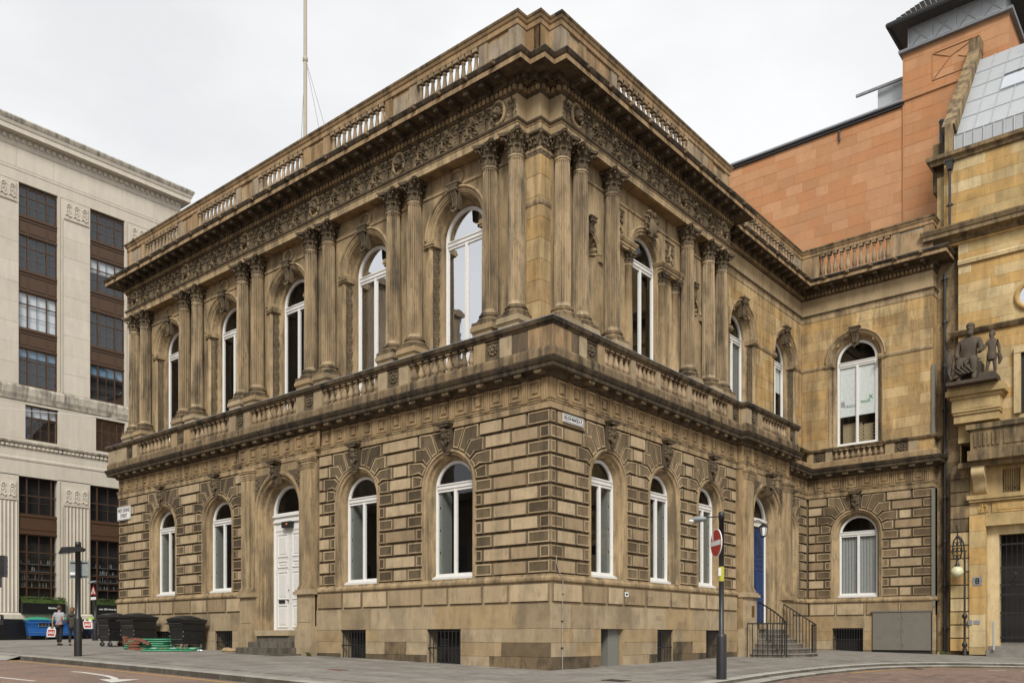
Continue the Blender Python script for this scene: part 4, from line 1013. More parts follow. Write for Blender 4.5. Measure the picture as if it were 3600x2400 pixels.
for s in (-1, 1):
    for d in (1.06, 1.97):
        o = put('small_column', cached('scol', small_col), BLD, MR @ T(SX+s*d, YR-.03, 9.72)); put('capital', cached('scap', small_cap), o, MR @ T(SX+s*d, YR-.03, 9.72+3.24))
    a, b = sorted((SX+s*.86, SX+s*2.2)); MB().sweep([(a, YR+.2), (a, YR-.17), (b, YR-.17), (b, YR+.2)], [(0, 13.36), (0, 13.44), (.03, 13.45), (.03, 13.52), (.06, 13.54), (.10, 13.62), (.10, 13.65), (-.1, 13.66)]).build('side_entablature', 'mold', BLD, MR)
    MB().box(a+.003, b-.003, YR-.165, YR+.2, 13.352, 13.6).build('side_entablature', 'mold', BLD, MR)
    mb = MB(); c = SX+s*1.62; mb.sweep([(c-.36, 0), (c+.36, 0)], [(0, 0), (0, .01)]); mb = MB()
    for x0, x1, z0, z1 in ((c-.40, c-.34, 13.75, 14.68), (c+.34, c+.40, 13.75, 14.68), (c-.34, c+.34, 14.62, 14.68), (c-.34, c+.34, 13.75, 13.81)): mb.box(x0, x1, YR-.05, YR+.01, z0, z1)
    rg = random.Random(4)
    for k in range(22): mb.ell((c+rg.uniform(-.28, .28), YR-.02, 14.2+rg.uniform(-.34, .34)), (rg.uniform(.03, .08), .035, rg.uniform(.03, .08)), 6, 4, 1)
    mb.build('carved_panel', ['mold', 'soot'], BLD, MR)
mb = MB(); mb.ell((SX, YR-.28, 14.45), (.20, .16, .34), 10, 7); mb.ell((SX, YR-.36, 14.42), (.13, .12, .24), 10, 6)
for s in (-1, 1):
    for k, (dx, dz, r) in enumerate(((.16, .40, .10), (.26, .22, .09), (.30, -.02, .08), (.24, -.22, .09), (.12, -.36, .08))):
        pts = [(SX+s*(dx+r*(1-i/9)*math.cos(i*.75)), YR-.28-.02*i/2, 14.5+dz+r*(1-i/9)*math.sin(i*.75)) for i in range(9)]; mb.tube(pts, .045, 6)
    pts = [(SX+s*(.13+.09*math.cos(i*.7)*(1-i/12)), YR-.34, 14.90+.09*math.sin(i*.7)*(1-i/12)) for i in range(9)]; mb.tube(pts, .04, 6)
mb.build('scrolled_cartouche', 'soot', BLD, MR)
for n in NI:
    mb = MB(); mb.ring(n, .64, 12.75, [(0, YR), (0, YR-.05), (.05, YR-.06), (.10, YR-.03), (.15, YR-.02), (.16, YR+.02)], 16); mb.box(n-.68, n-.48, YR-.07, YR, 12.52, 12.70); mb.box(n+.48, n+.68, YR-.07, YR, 12.52, 12.70)
    rows = [[(n+.5*math.cos(PI+PI*i/12), YR-.5*math.sin(PI+PI*i/12)*.8, z) for i in range(13)] for z in (9.6, 12.75)]; mb.grid(rows, 0, True)
    for k in range(9):     # shell head
        a0, a1 = PI*k/9, PI*(k+1)/9; am = (a0+a1)/2
        mb.grid([[(n, YR+.38, 12.72)]*3, [(n+.3*math.cos(a0), YR+.3, 12.75+.3*math.sin(a0)), (n+.3*math.cos(am), YR+.34, 12.75+.3*math.sin(am)), (n+.3*math.cos(a1), YR+.3, 12.75+.3*math.sin(a1))], [(n+.5*math.cos(a0), YR, 12.75+.5*math.sin(a0)), (n+.5*math.cos(am), YR+.08, 12.75+.5*math.sin(am)), (n+.5*math.cos(a1), YR, 12.75+.5*math.sin(a1))]])
    mb.box(n-.55, n+.55, YR-.1, YR+.4, 9.45, 9.6); mb.build('niche', 'mold', BLD, MR)
    put('scroll_keystone', scroll_key(), BLD, MR @ T(n, YR-.02, 13.40) @ Matrix.Scale(.62, 4))

# --- upper entablature
UP = [(-24.2, 6), (-24.2, 0), (-1.18, 0), (-1.18, .41), (-.67, .41), (-.67, .84), (-.25, .84), (-.25, 11.5), (-1.0, 11.5), (-1.0, 20.45), (RE, 20.45), (RE, 23)]
MB().sweep(UP, [(-.05, 15.355), (.022, 15.355), (.022, 15.46), (.025, 15.465), (.025, 15.56), (.045, 15.565), (.045, 15.60), (.06, 15.61)]).build('upper_architrave', 'mold', BLD)
MB().sweep(UP, [(.05, 15.605), (.065, 15.605), (.095, 15.65), (.095, 15.685), (-.02, 15.69)]).build('architrave_moulding', 'soot', BLD)
MB().sweep(UP, [(-.02, 15.68), (0, 15.68), (0, 16.42), (-.02, 16.42)]).build('upper_frieze', 'friezebg', BLD)
mb = MB(); mb.box(-24.19, -1.2, .002, .5, 15.36, 15.5); mb.build('soffit', 'sand', BLD); mb = MB(); mb.box(.86, 11.49, .252, .75, 15.36, 15.5); mb.build('soffit', 'sand', BLD, MR)
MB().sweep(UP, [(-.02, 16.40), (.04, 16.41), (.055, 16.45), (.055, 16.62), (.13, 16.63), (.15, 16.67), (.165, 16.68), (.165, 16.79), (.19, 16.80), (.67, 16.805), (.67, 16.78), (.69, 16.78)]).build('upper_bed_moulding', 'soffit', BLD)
MB().sweep(UP, [(.685, 16.785), (.69, 16.92)]).build('corona', 'parapet', BLD)
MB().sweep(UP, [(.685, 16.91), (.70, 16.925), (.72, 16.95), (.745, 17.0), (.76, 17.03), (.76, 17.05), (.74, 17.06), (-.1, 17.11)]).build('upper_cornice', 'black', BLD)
MB().sweep(UP, [(.60, 17.075), (.76, 17.062), (.772, 17.05), (.76, 17.04), (.6, 17.06)]).build('lead_flashing', 'lead', BLD)
def along(path, pitch, out, marg=.1, minlen=.3):
    for a, b in zip(path, path[1:]):
        a, b = Vector(a), Vector(b); d = (b-a).normalized(); L_ = (b-a).length; n = Vector((d.y, -d.x))
        if L_ < minlen: continue
        k = max(1, round((L_-2*marg)/pitch))
        for i in range(k+1):
            p = a+d*(marg+(L_-2*marg)*i/k)+n*out; yield p, math.atan2(d.y, d.x)
mb = MB()
for p, a in along(UP[1:-1], .165, .055, .03, .2):
    ca, sa = math.cos(a), math.sin(a); q = MB().box(-.052, .052, -.075, .01, 16.465, 16.605); o = len(mb.v)
    mb.v += [(p.x+x*ca-y*sa, p.y+x*sa+y*ca, z) for x, y, z in q.v]; mb.f += [tuple(i+o for i in t) for t in q.f]; mb.m += q.m; mb.s += q.s
stuff(mb.build('dentils', 'sand', BLD))
def modillion():
    mb = MB(); mb.box(-.095, .095, -.46, .0, .05, .115); mb.box(-.075, .075, -.43, 0, .0, .06); mb.tube([(-.08, -.38, .0), (.08, -.38, .0)], .055, 8); mb.tube([(-.08, -.04, -.02), (.08, -.04, -.02)], .075, 8)
    for k in range(4): mb.ell((0, -.32+.08*k, -.015-.008*k), (.06, .055, .03), 6, 4)
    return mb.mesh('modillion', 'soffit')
for p, a in along(UP[1:-1], .60, .165, .28, .35): put('modillion', cached('modil', modillion), BLD, T(p.x, p.y, 16.69, a))
def lion():
    mb = MB(); mb.ell((0, -.02, 0), (.075, .06, .08), 8, 6); mb.ell((0, -.08, -.03), (.04, .04, .035), 6, 4)
    for s in (-1, 1): mb.ell((s*.06, -.02, .055), (.03, .03, .03), 6, 4); mb.ell((s*.07, .0, -.03), (.035, .04, .06), 6, 4)
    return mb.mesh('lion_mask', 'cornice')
UC = UP[1:3]+[UP[6], UP[7]]
for pth in ([UP[1], UP[2]], [UP[6], UP[7]], [UP[8], UP[9]], [UP[9], UP[10]]):
    for p, a in along(pth, 1.07, .75, .3): put('lion_mask', cached('lion', lion), BLD, T(p.x, p.y, 16.99, a))
# carved frieze: medallions with lion heads, leafy candelabra and stars
def medal():
    mb = MB(); R_ = .27
    rows = [[((R_+.04*math.cos(b))*math.cos(a)*.86, -.035-.04*math.sin(b), (R_+.04*math.cos(b))*math.sin(a)*1.12) for b in (0, .8, 1.57, 2.35, PI)] for a in [2*PI*i/20 for i in range(21)]]; mb.grid(rows, 0, True)
    mb.ell((0, -.05, .02), (.13, .09, .15), 10, 6, 1); mb.ell((0, -.13, -.04), (.07, .06, .06), 8, 5, 1); mb.ell((0, -.12, -.14), (.045, .05, .045), 8, 5, 1)
    for k in range(11): a = -.5+4.15*k/10; mb.ell((.165*math.cos(a), -.03, .03+.2*math.sin(a)), (.05, .045, .055), 6, 4, 1)
    for s in (-1, 1): mb.ell((s*.055, -.13, .05), (.025, .02, .02), 6, 4, 1)
    return mb.mesh('medallion', ['mold', 'soot'])
def tree():
    mb = MB(); mb.tube([(0, -.02, -.33), (.01, -.03, 0), (0, -.03, .26)], [.022, .018, .012], 5); mb.ell((0, -.04, .29), (.035, .035, .04), 6, 4)
    for s in (-1, 1):
        for z, l, up in ((-.30, .26, .10), (-.20, .22, .16), (-.08, .17, .14), (.02, .13, .10)):
            rows = [[(s*(.01+l*t), -.015-.045*math.sin(PI*t*.9), z+up*t*t*1.2+e*(.038*math.sin(PI*min(1, t+.1)))) for e in (-1, 0, 1)] for t in (0, .25, .5, .75, 1)]; mb.grid(rows)
            mb.ell((s*(l*.97), -.045, z+up*1.15), (.03, .03, .032), 5, 4)
        pts = [(s*(.02+.16*t+.055*math.cos(1.2+t*7)*(t > .5)), -.045, .10+.12*math.sin(t*2.6)+.05*math.sin(t*7)*(t > .5)) for t in [i/9 for i in range(10)]]; mb.tube(pts, [.022-.001*i for i in range(10)], 5)
        mb.ell((s*.09, -.05, -.02), (.04, .04, .045), 6, 4)
    return mb.mesh('leaf_candelabrum', 'soot')
def star():
    mb = MB()
    for k in range(7):
        a = 2*PI*k/7+.3; c, s = math.cos(a), math.sin(a)
        mb.face([(-.028*s, -.02, .028*c), (.13*c, -.012, .13*s), (.028*s, -.02, -.028*c), (.02*c, -.055, .02*s)]); mb.tube([(.02*c, -.02, .02*s), (.07*c, -.05, .07*s), (.135*c, -.02, .135*s)], [.02, .022, .006], 5)
    mb.ell((0, -.04, 0), (.035, .035, .035), 6, 4)
    for s in (-1, 1):
        mb.tube([(s*.20, -.02, -.25), (s*.13, -.035, -.215), (s*.07, -.035, -.17), (s*.02, -.03, -.20)], [.018, .022, .018, .01], 5); mb.tube([(s*.21, -.02, .13), (s*.16, -.04, .21), (s*.10, -.04, .22), (s*.08, -.035, .17), (s*.115, -.03, .15)], [.016, .02, .018, .014, .01], 5)
        for k in range(3): mb.ell((s*(.06+.055*k), -.03, -.235+.012*k), (.028, .022, .018), 5, 4)
    return mb.mesh('star_flower', 'soot')
ZF = 16.045
def frieze_orn(Mx, meds, y, x0, x1):
    for c in meds: put('medallion', cached('medal', medal), BLD, Mx @ T(c, y, ZF) @ Matrix.Diagonal((1.08, 1.5, 1.08, 1)))
    for a, b in zip(meds, meds[1:]):
        n = max(4, round((b-a)/.54)); n += n % 2
        for k in range(1, n):
            x = a+(b-a)*k/n; put('leaf_candelabrum' if k % 2 else 'star_flower', cached('tree', tree) if k % 2 else cached('star', star), BLD, Mx @ T(x, y, ZF) @ (Matrix.Diagonal((1.3, 2.1, 1.08, 1)) if k % 2 else Matrix.Diagonal((1.3, 2.1, 1.3, 1))))
    for x in (x0, x1): put('leaf_candelabrum', cached('tree', tree), BLD, Mx @ T(x, y, ZF) @ Matrix.Diagonal((.7, 1, 1, 1)))
frieze_orn(ML, PC, 0, PC[0]-.52, PC[-1]+.48)
frieze_orn(MR, [1.52, 4.63, 7.74, 10.9], .25, 1.06, 11.32)

# --- parapet
PB = [(.0, 17.05), (.02, 17.05), (.02, 17.30), (-.02, 17.33), (-.24, 17.33)]
MB().sweep(UP, [(-.24, 17.0)]+PB).build('parapet_base', 'cornice', BLD)
MB().sweep(UP, [(-.15, 18.36), (-.01, 18.36), (.0, 18.37), (.02, 18.38), (.02, 18.52), (.05, 18.545), (.08, 18.62)]).build('parapet_rail', 'parapet', BLD)
MB().sweep(UP, [(.07, 18.615), (.10, 18.64), (.115, 18.69), (.10, 18.72), (-.24, 18.735), (-.24, 18.48), (-.15, 18.36)]).build('parapet_coping', 'cornice', BLD)
def par_pier(Mx, x0, x1, y, panel=True, mat='parapet'):
    if panel and x1-x0 > 1.:
        for a, b in ((x0, x0+.34), (x1-.34, x1)): MB().box(a, b, y, y+.3, 17.32, 18.365).build('parapet_pier', mat, BLD, Mx)
        MB().box(x0+.34, x1-.34, y+.03, y+.28, 17.32, 18.365).build('parapet_pier', mat, BLD, Mx)
        MB().box(x0+.40, x1-.40, y+.012, y+.04, 17.40, 18.24).build('parapet_panel', mat, BLD, Mx)
    else: MB().box(x0, x1, y, y+.24, 17.32, 18.365).build('parapet_pier', mat, BLD, Mx)
for i, c in enumerate(PC):
    a, b = c-.74, c+.74
    if i == 0: a = -24.2
    if i == 5: b = -1.18; a = -2.68
    par_pier(ML, a, b, .01)
    if i < 5: balusters(ML, b+.02, (PC[i+1]-.74 if i < 4 else -2.68)-.02, 10, 0.070, 17.33, 18.36)
par_pier(ML, -1.2, -.67, .42, False); par_pier(MR, .42, .85, .68, False); MB().box(-1.45, -1.182, .012, .7, 17.32, 18.365).build('parapet_pier', 'parapet', BLD)
MB().box(-1.0, -.262, .842, 1.25, 17.32, 18.365).build('parapet_pier', 'parapet', BLD); par_pier(MR, .84, 2.08, .26); par_pier(MR, 2.1, 3.38, .28, False); par_pier(MR, 3.4, 3.75, .26, False); balusters(MR, 3.77, 8.25, 15, 0.320, 17.33, 18.36)
par_pier(MR, 8.27, 9.8, .26, False); par_pier(MR, 9.83, 11.5, .26); MB().box(11.38, 11.5, .262, 1.2, 17.32, 18.365).build('parapet_pier', 'parapet', BLD, MR)
balusters(MR, 11.7, 13.5, 6, 1.070, 17.33, 18.36); par_pier(MR, 13.5, 14.75, 1.01); balusters(MR, 14.77, 19.6, 15, 1.070, 17.33, 18.36); par_pier(MR, 19.6, 20.75, 1.01, False)
par_pier(MW, -1.0, -.2, .01, False); balusters(MW, -.18, 2.95, 11, 0.070, 17.33, 18.36); par_pier(MW, 2.97, RE, .01)
# --- roof, floors and dark rooms inside
MB().sweep([(-23.9, 22), (-23.9, .7), (-1.4, .7), (-1.4, 11.9), (-1.5, 22)], [(-.1, 17.2), (-9., 17.9)]).build('roof', 'lead', BLD)
mb = MB(); mb.box(-23.8, -1.6, .9, 22, 17.0, 17.15); mb.box(-1.7, 4.4, 20.8, 22.3, 17.0, 17.15); mb.build('roof_slab', 'lead', BLD)
mb = MB(); mb.box(-24.8, -2.6, 2.6, 21.5, -.5, 16.9); mb.box(-24.9, -.9, .95, 2.7, 8.2, 8.5); mb.box(-2.7, -1.05, .6, 22, 8.2, 8.5); mb.box(-24.8, -2.5, 1.1, 2.7, 1.9, 2.3); mb.box(-2.7, -1.4, .9, 22, 1.9, 2.3)
mb.box(-2.7, 4.5, 21.6, 24, -.5, 17.0); mb.box(-1, 4.5, 20.85, 22, 8.2, 8.5); mb.box(-1, 4.5, 20.75, 22, 1.9, 2.4); mb.build('interior', 'room', BLD)

# ------------------------------------------------------------------ office block across the side street (front in the plane x = -43)
OFF = thing('office_building', 'pale stone office block with brown metal window bays and fluted pilasters', 'building', (-50, 3, .5))
MO = T(-43, 0, 0, PI/2)
OX0, OX1, PIT = -10.9, 12.95, 4.33
bays = [2.44+PIT*k for k in range(-3, 3)]
mb = MB()
mb.box(OX0, OX1, .6, 12, 0, 31.5)
pil = [(b+2.29, b+PIT) for b in bays]+[(OX0, bays[0])]
for a, b in pil:
    b = min(b, OX1); mb.box(a, b, 0, .61, 16.4, 28.95); mb.box(a, b, -.0, .61, 2.0, 10.9)
mb.box(OX0, OX1, -.02, .61, 28.9, 31.3); mb.box(OX0, OX1, .0, .61, 15.3, 16.0); mb.box(OX0, OX1, 0, .61, 10.85, 13.15)
for i, b in enumerate(bays):
    mb.box(b+2.34, b+PIT+.38 if b+PIT+.38 < OX1 else OX1, 0, .61, 13.14, 15.31)
mb.box(OX0, bays[0]+.38, 0, .61, 13.14, 15.31)
mb.build('wall', 'lime', OFF, MO)
def oslab(z0, z1, prof, mat='lime', name='band'): MB().sweep([(OX0, 2), (OX0, 0), (OX1, 0), (OX1, 8)], prof).build(name, mat, OFF, MO)
oslab(0, 0, [(0, 30.95), (.05, 30.97), (.08, 31.05), (.10, 31.2), (.10, 31.55), (.2, 31.58), (.55, 31.60), (.6, 31.62), (.6, 31.9), (.64, 31.94), (.70, 32.12)], 'lime', 'cornice')
oslab(0, 0, [(.69, 32.11), (.74, 32.2), (.80, 32.36), (.78, 32.45), (.5, 32.47), (-.4, 32.5)], 'limecap', 'cornice_top')
oslab(0, 0, [(0, 29.55), (.04, 29.56), (.05, 29.65), (0, 29.68)], 'lime'); oslab(0, 0, [(0, 15.45), (.06, 15.5), (.09, 15.65), (.16, 15.85), (.18, 16.25), (.14, 16.38), (0, 16.45)], 'limecap'); oslab(0, 0, [(0, 12.55), (.05, 12.6), (.05, 12.75), (.16, 12.85), (.18, 12.95), (0, 13.0)], 'limecap'); oslab(0, 0, [(0, 11.8), (.04, 11.82), (.05, 11.95), (0, 12.0)], 'lime')
oslab(0, 0, [(0, .0), (.16, .0), (.16, 2.02), (0, 2.03)], 'tar', 'black_base'); oslab(0, 0, [(0, 2.0), (.14, 2.02), (.14, 2.3), (.08, 2.38), (0, 2.4)], 'lime', 'base_course')
mb = MB()
for x in [OX0+.12+.36*i for i in range(int((OX1-OX0)/.36))]: mb.box(x, x+.2, -.19, -.09, 31.28, 31.53)
for x in [OX0+.1+.26*i for i in range(int((OX1-OX0)/.26))]: mb.box(x, x+.15, -.11, -.04, 12.6, 12.74)
stuff(mb.build('dentils', 'lime', OFF, MO))
for i, x in enumerate([OX0+2.2*k for k in range(11)]): MB().box(x+.03, x+2.17, -.035, -.015, 29.75, 30.9).build('frieze_slab', 'lime', OFF, MO)
def carve_cap(w_, h_, seed):
    rg = random.Random(seed); mb = MB(); mb.box(-w_/2, w_/2, -.03, .02, -h_/2, h_/2)
    n = 3 if w_ > 1 else 2
    for k in range(n):
        c = -w_/2+w_*(k+.5)/n
        pts = [(c+.16*math.cos(i*.7)*(1-i/14), -.05, h_*.22+.16*math.sin(i*.7)*(1-i/14)) for i in range(12)]; mb.tube(pts, .035, 5)
        for s in (-1, 1): mb.tube([(c+s*.1, -.04, h_*.12), (c+s*.13, -.05, -h_*.1), (c+s*.1, -.04, -h_*.22)], .03, 5)
        mb.tube([(c-.2, -.04, -h_*.38), (c-.08, -.06, -h_*.28), (c+.08, -.06, -h_*.42), (c+.2, -.04, -h_*.32)], .035, 5)
        mb.ell((c, -.05, -.02), (.05, .03, .12), 6, 4)
    mb.box(-w_/2-.03, w_/2+.03, -.06, .02, -h_/2-.12, -h_/2-.02); return mb.mesh('carved_capital', 'lime')
for i, (a, b) in enumerate(pil[:-1]):
    c, ww = (a+b)/2+.12, (b-a)-.45
    if b > OX1: continue
    put('carved_capital', cached('ocap', lambda: carve_cap(1.5, 1.05, 1)), OFF, MO @ T(c, -.02, 28.25)); put('carved_capital', cached('ocap', lambda: 0), OFF, MO @ T(c, -.02, 9.95))
    mb = MB(); mb.box(a+.02, a+.12, -.06, .02, 16.45, 28.9); mb.box(a+.22, a+.30, -.05, .02, 16.45, 27.6); mb.box(a+.02, a+.12, -.06, .02, 2.4, 10.85); mb.box(a+.2, a+.3, -.05, .02, 2.4, 9.2); mb.build('pilaster_edge', 'lime', OFF, MO)
    mb = MB(); n = 7
    for k in range(n):
        x = a+.40+(b-a-.5)*(k+.5)/n; rows = [[(x-.095+.19*j/6, -.012-.05*(1-math.sin(PI*j/6)), z) for j in range(7)] for z in (2.45, 9.25)]; mb.grid(rows, 0, True)
    mb.build('fluted_pilaster', 'lime', OFF, MO)
    for k in range(9): MB().box(a+.34, b-.02, -.012-.004*(k % 2), .02, 16.5+1.24*k, 16.5+1.24*(k+1)-.012).build('pilaster_stone', 'lime', OFF, MO)
def win_unit(par, x0, x1, z0, z1, lights, zbars, y, fr='bronze', blind=None, th=.07):
    """metal window: frame with mullions and bars, one pane per light, an optional blind behind"""
    mb = MB(); mb.box(x0, x1, y-.05, y+.05, z0, z0+th); mb.box(x0, x1, y-.05, y+.05, z1-th, z1)
    for k, x in enumerate(lights): t = th if k in (0, len(lights)-1) else .06; mb.box(x-t/2, x+t/2, y-.06, y+.05, z0+th, z1-th)
    for z in zbars: mb.box(x0, x1, y-.035, y+.03, z-.03, z+.03)
    m = (lights[1]+lights[2])/2 if len(lights) == 4 else None
    if m: mb.box(m-.015, m+.015, y-.02, y+.02, z0, z1)
    for z in [z0+(z1-z0)*.33]: mb.box(x0, x1, y-.015, y+.015, z-.012, z+.012)
    o = mb.build('window', fr, par, MO)
    for a, b in zip(lights, lights[1:]): MB().face([(a, y, z0), (b, y, z0), (b, y, z1), (a, y, z1)]) or None; q = MB(); q.face([(a, y, z0), (b, y, z0), (b, y, z1), (a, y, z1)]); q.build('pane', 'officeglass', o, MO)
    if blind: mt, f = blind; q = MB(); q.box(x0, x1, y+.12, y+.14, z1-(z1-z0)*f, z1); q.build('blind', mt, o, MO)
ROWS = [(26.95, 28.74), (23.6, 25.76), (20.0, 22.28), (16.5, 18.8)]
for i, b in enumerate(bays):
    x0, x1 = b, min(b+2.29, OX1-.3); lt = [x0+.03, x0+.55, x0+1.68, x1-.03]
    mb = MB(); mb.box(x0, x1, .34, .6, 16.4, 28.9); mb.build('bay_backing', 'room', OFF, MO)
    for r, (z0, z1) in enumerate(ROWS):
        bl = {(3, 2): ('blind', .97), (4, 1): ('blind', .42), (3, 3): ('bluetint', .22), (4, 3): ('bluetint', .28), (3, 1): None}.get((i, r))
        win_unit(OFF, x0, x1, z0, z1, lt, [z1-(z1-z0)*.33], .16, blind=bl)
        if r < 3:
            mb = MB(); mb.box(x0, x1, .1, .34, ROWS[r+1][1]-.02, z0+.02); mb.box(x0, x1, .04, .2, z0-.12, z0+.0); mb.box(x0, x1, .06, .2, z0-.3, z0-.22); mb.box(x0, x1, .05, .2, ROWS[r+1][1]+.0, ROWS[r+1][1]+.1)
            for xa, xb in ((x0+.1, x0+.48), (x0+.62, x0+1.6), (x0+1.75, x1-.1)): mb.box(xa, xb, .07, .2, ROWS[r+1][1]+.2, z0-.4)
            mb.build('spandrel', 'bronze', OFF, MO)
    xs0, xs1 = b+.38, b+2.34
    if xs1 < OX1:
        q = MB(); q.box(xs0, xs1, .5, .61, 13.15, 15.3); q.build('bay_backing', 'room', OFF, MO)
        win_unit(OFF, xs0, xs1, 13.15, 15.3, [xs0+.03, xs0+.45, xs0+1.45, xs1-.03], [14.5], .22, blind=('blind', .3) if i == 3 else None)
    xg0, xg1 = b+.02, min(b+2.62, OX1-.2); lg = [xg0+.03, xg0+.5, xg0+1.95, xg1-.03]
    q = MB(); q.box(xg0, xg1, .5, .61, 2.4, 10.9); q.build('bay_backing', 'room', OFF, MO)
    win_unit(OFF, xg0, xg1, 8.5, 10.86, lg, [9.7], .2); win_unit(OFF, xg0, xg1, 3.0, 7.3, lg, [6.2, 4.9, 4.0], .2)
    mb = MB(); mb.box(xg0, xg1, .12, .5, 7.28, 8.52); mb.box(xg0, xg1, .07, .3, 8.38, 8.5); mb.box(xg0, xg1, .07, .3, 7.3, 7.42); mb.box(xg0+.1, xg1-.1, .09, .3, 7.6, 8.2); mb.build('spandrel', 'bronze', OFF, MO)
    q = MB(); q.box(xg0, xg1, .1, .4, 2.38, 3.05); q.build('stall_riser', 'tar', OFF, MO)
    rg = random.Random(i); q = MB()
    for k in range(34):
        x, z = xg0+.1+rg.random()*(xg1-xg0-.2), rg.choice((4.05, 4.55, 5.05, 5.5)); hh = rg.uniform(.2, .32); q.lathe([(.035, z), (.035, z+hh*.6), (.014, z+hh*.75), (.014, z+hh)], 6, (x, .38))
    for z in (4.03, 4.53, 5.03, 5.48): q.box(xg0, xg1, .3, .48, z-.03, z)
    q.build('bottle_shelves', 'bottle' if 'bottle' in M else 'shutter', OFF, MO)
M['hedge'] = paint('box_hedge_leaf', (.075, .12, .022), .7, wear=.6, wearc=(.03, .05, .012), scale=14., rnd=.25)
M['lettering'] = paint('white_lettering', (.7, .7, .68), .6, bump=0)
def hedge_trough(x0, x1, texts, label):
    t = thing('hedge_trough', label, 'planter', tuple(MO @ Vector(((x0+x1)/2, -.35, 2.03))), group='planters under the dark shop windows')
    q = MB(); q.box(x0, x1, -.42, -.06, 2.38, 3.02); q.build('trough', 'tar', t, MO)
    rg = random.Random(int(x0*10)); q = MB(); q.box(x0+.05, x1-.05, -.40, -.10, 3.0, 3.26)
    for k in range(1500):
        x, y, z = rg.uniform(x0-.05, x1+.05), rg.uniform(-.50, -.05), 3.02+rg.random()**.7*(.36+.05*math.sin(x0*3+rg.random())); a, b = rg.uniform(0, 6.3), rg.uniform(-1, 1); s = rg.uniform(.025, .05)
        u = Vector((math.cos(a), math.sin(a), b)).normalized()*s; v = Vector((-math.sin(a), math.cos(a), rg.uniform(-1, 1))).normalized()*s*.6; c = Vector((x, y, z))
        q.face([c-u, c+v, c+u, c-v])
    q.build('hedge', 'hedge', t, MO)
    for tx, xx, wd in texts: put('lettering', text_mesh(tx, .16, 'lettering', .004, .003, width=wd), t, MO @ T(xx, -.425, 2.74))
hedge_trough(2.5, 5.05, [('fabulous', 4.3, .6)], 'clipped hedge in black trough with one short white word')
hedge_trough(6.83, 9.4, [('over 250 wines by the glass', 8.0, 1.7)], 'clipped hedge in black trough with one long white line of lettering')

# ------------------------------------------------------------------ red sandstone block behind
RED = thing('red_sandstone_building', 'plain red sandstone building rising behind with slate-roofed corner tower', 'building', (-2, 30, 0))
MD = T(0, 26, 0)
mb = MB(); mb.box(-14, 1.98, .02, 9, 0, 26.95); mb.box(1.9, 6.5, -.10+.02, 5, 0, 29.5); mb.build('wall', 'red', RED, MD)
ashlar(RED, MD, -9.0, 1.98, .02, [16.6+.52*i for i in range(20)]+[26.96], 1.02, 'red', 'ashlar_block', (), d=.008, seed=41)
ashlar(RED, MD, 1.98, 6.5, -.08, [17.6+.52*i for i in range(23)]+[29.46], 1.0, 'red', 'ashlar_block', (), d=.008, seed=42)
MB().sweep([(-14, 0), (1.97, 0)], [(-.1, 26.95), (.10, 26.96), (.10, 27.06), (.16, 27.08), (.16, 27.16), (-.3, 27.2)]).build('gutter', 'pipe', RED, MD); MB().sweep([(-14, 0), (1.97, 0)], [(-.3, 27.18), (.10, 27.17), (.06, 27.30), (-1.5, 27.45)]).build('roof_edge', 'lead', RED, MD)
MB().sweep([(1.94, 4), (1.94, -.1), (6.55, -.1), (6.55, 4)], [(-.02, 27.1), (.06, 27.12), (.08, 27.22), (-.02, 27.26)]).build('string_course', 'red', RED, MD)
MB().sweep([(1.94, 4), (1.94, -.1), (6.5, -.1), (6.5, 4)], [(-.1, 29.42), (.18, 29.44), (.20, 29.56), (.0, 29.64), (-.25, 29.64)]).build('lead_ledge', 'lead', RED, MD)
mb = MB(); mb.box(2.1, 6.35, .05, 4.5, 29.6, 30.75)
for k in range(4):
    a = 2.15+k*1.05; mb.box(a-.03, a+.03, .0, .1, 29.62, 30.7)
    mb.tube([(a+.12, .03, 29.75), (a+.93, .03, 30.6)], .025, 4); mb.tube([(a+.12, .03, 30.6), (a+.93, .03, 29.75)], .025, 4)
mb.build('lead_attic', 'zinc', RED, MD)
mb = MB(); base = [(1.35, -.75), (7.1, -.75), (7.1, 5.4), (1.35, 5.4)]; top = [(3.6, 1.9), (4.9, 1.9), (4.9, 3.0), (3.6, 3.0)]
n = 14
for k in range(n):
    f0, f1 = k/n, (k+1)/n; lo = [(b[0]+(t[0]-b[0])*f0, b[1]+(t[1]-b[1])*f0, 30.80+2.6*f0) for b, t in zip(base, top)]; hi = [(b[0]+(t[0]-b[0])*f1, b[1]+(t[1]-b[1])*f1, 30.76+2.6*f1) for b, t in zip(base, top)]
    mb.grid([lo+[lo[0]], hi+[hi[0]]])
mb.face([(b[0], b[1], 30.7) for b in base][::-1]); mb.face([(t[0], t[1], 33.36) for t in top]); mb.build('slate_roof', 'slate', RED, MD)
MB().sweep(base+[base[0]], [(-.1, 30.62), (.02, 30.62), (.06, 30.72), (.06, 30.82), (-.1, 30.84)]).build('eaves', 'pipe', RED, MD)
mb = MB()
for a, b in (((3.26, 27.62), (3.26, 28.9)), ((3.26, 28.9), (5.3, 28.9)), ((3.26, 27.62), (5.3, 27.62)), ((5.3, 27.62), (5.3, 28.9)), ((3.26, 27.62), (4.05, 28.45)), ((3.26, 28.9), (4.05, 28.45)), ((4.05, 28.45), (5.2, 28.9)), ((4.4, 28.35), (5.2, 27.9))): mb.tube([(a[0], -.105, a[1]), (b[0], -.105, b[1])], .022, 4)
mb.build('carved_outline', 'red', RED, MD)
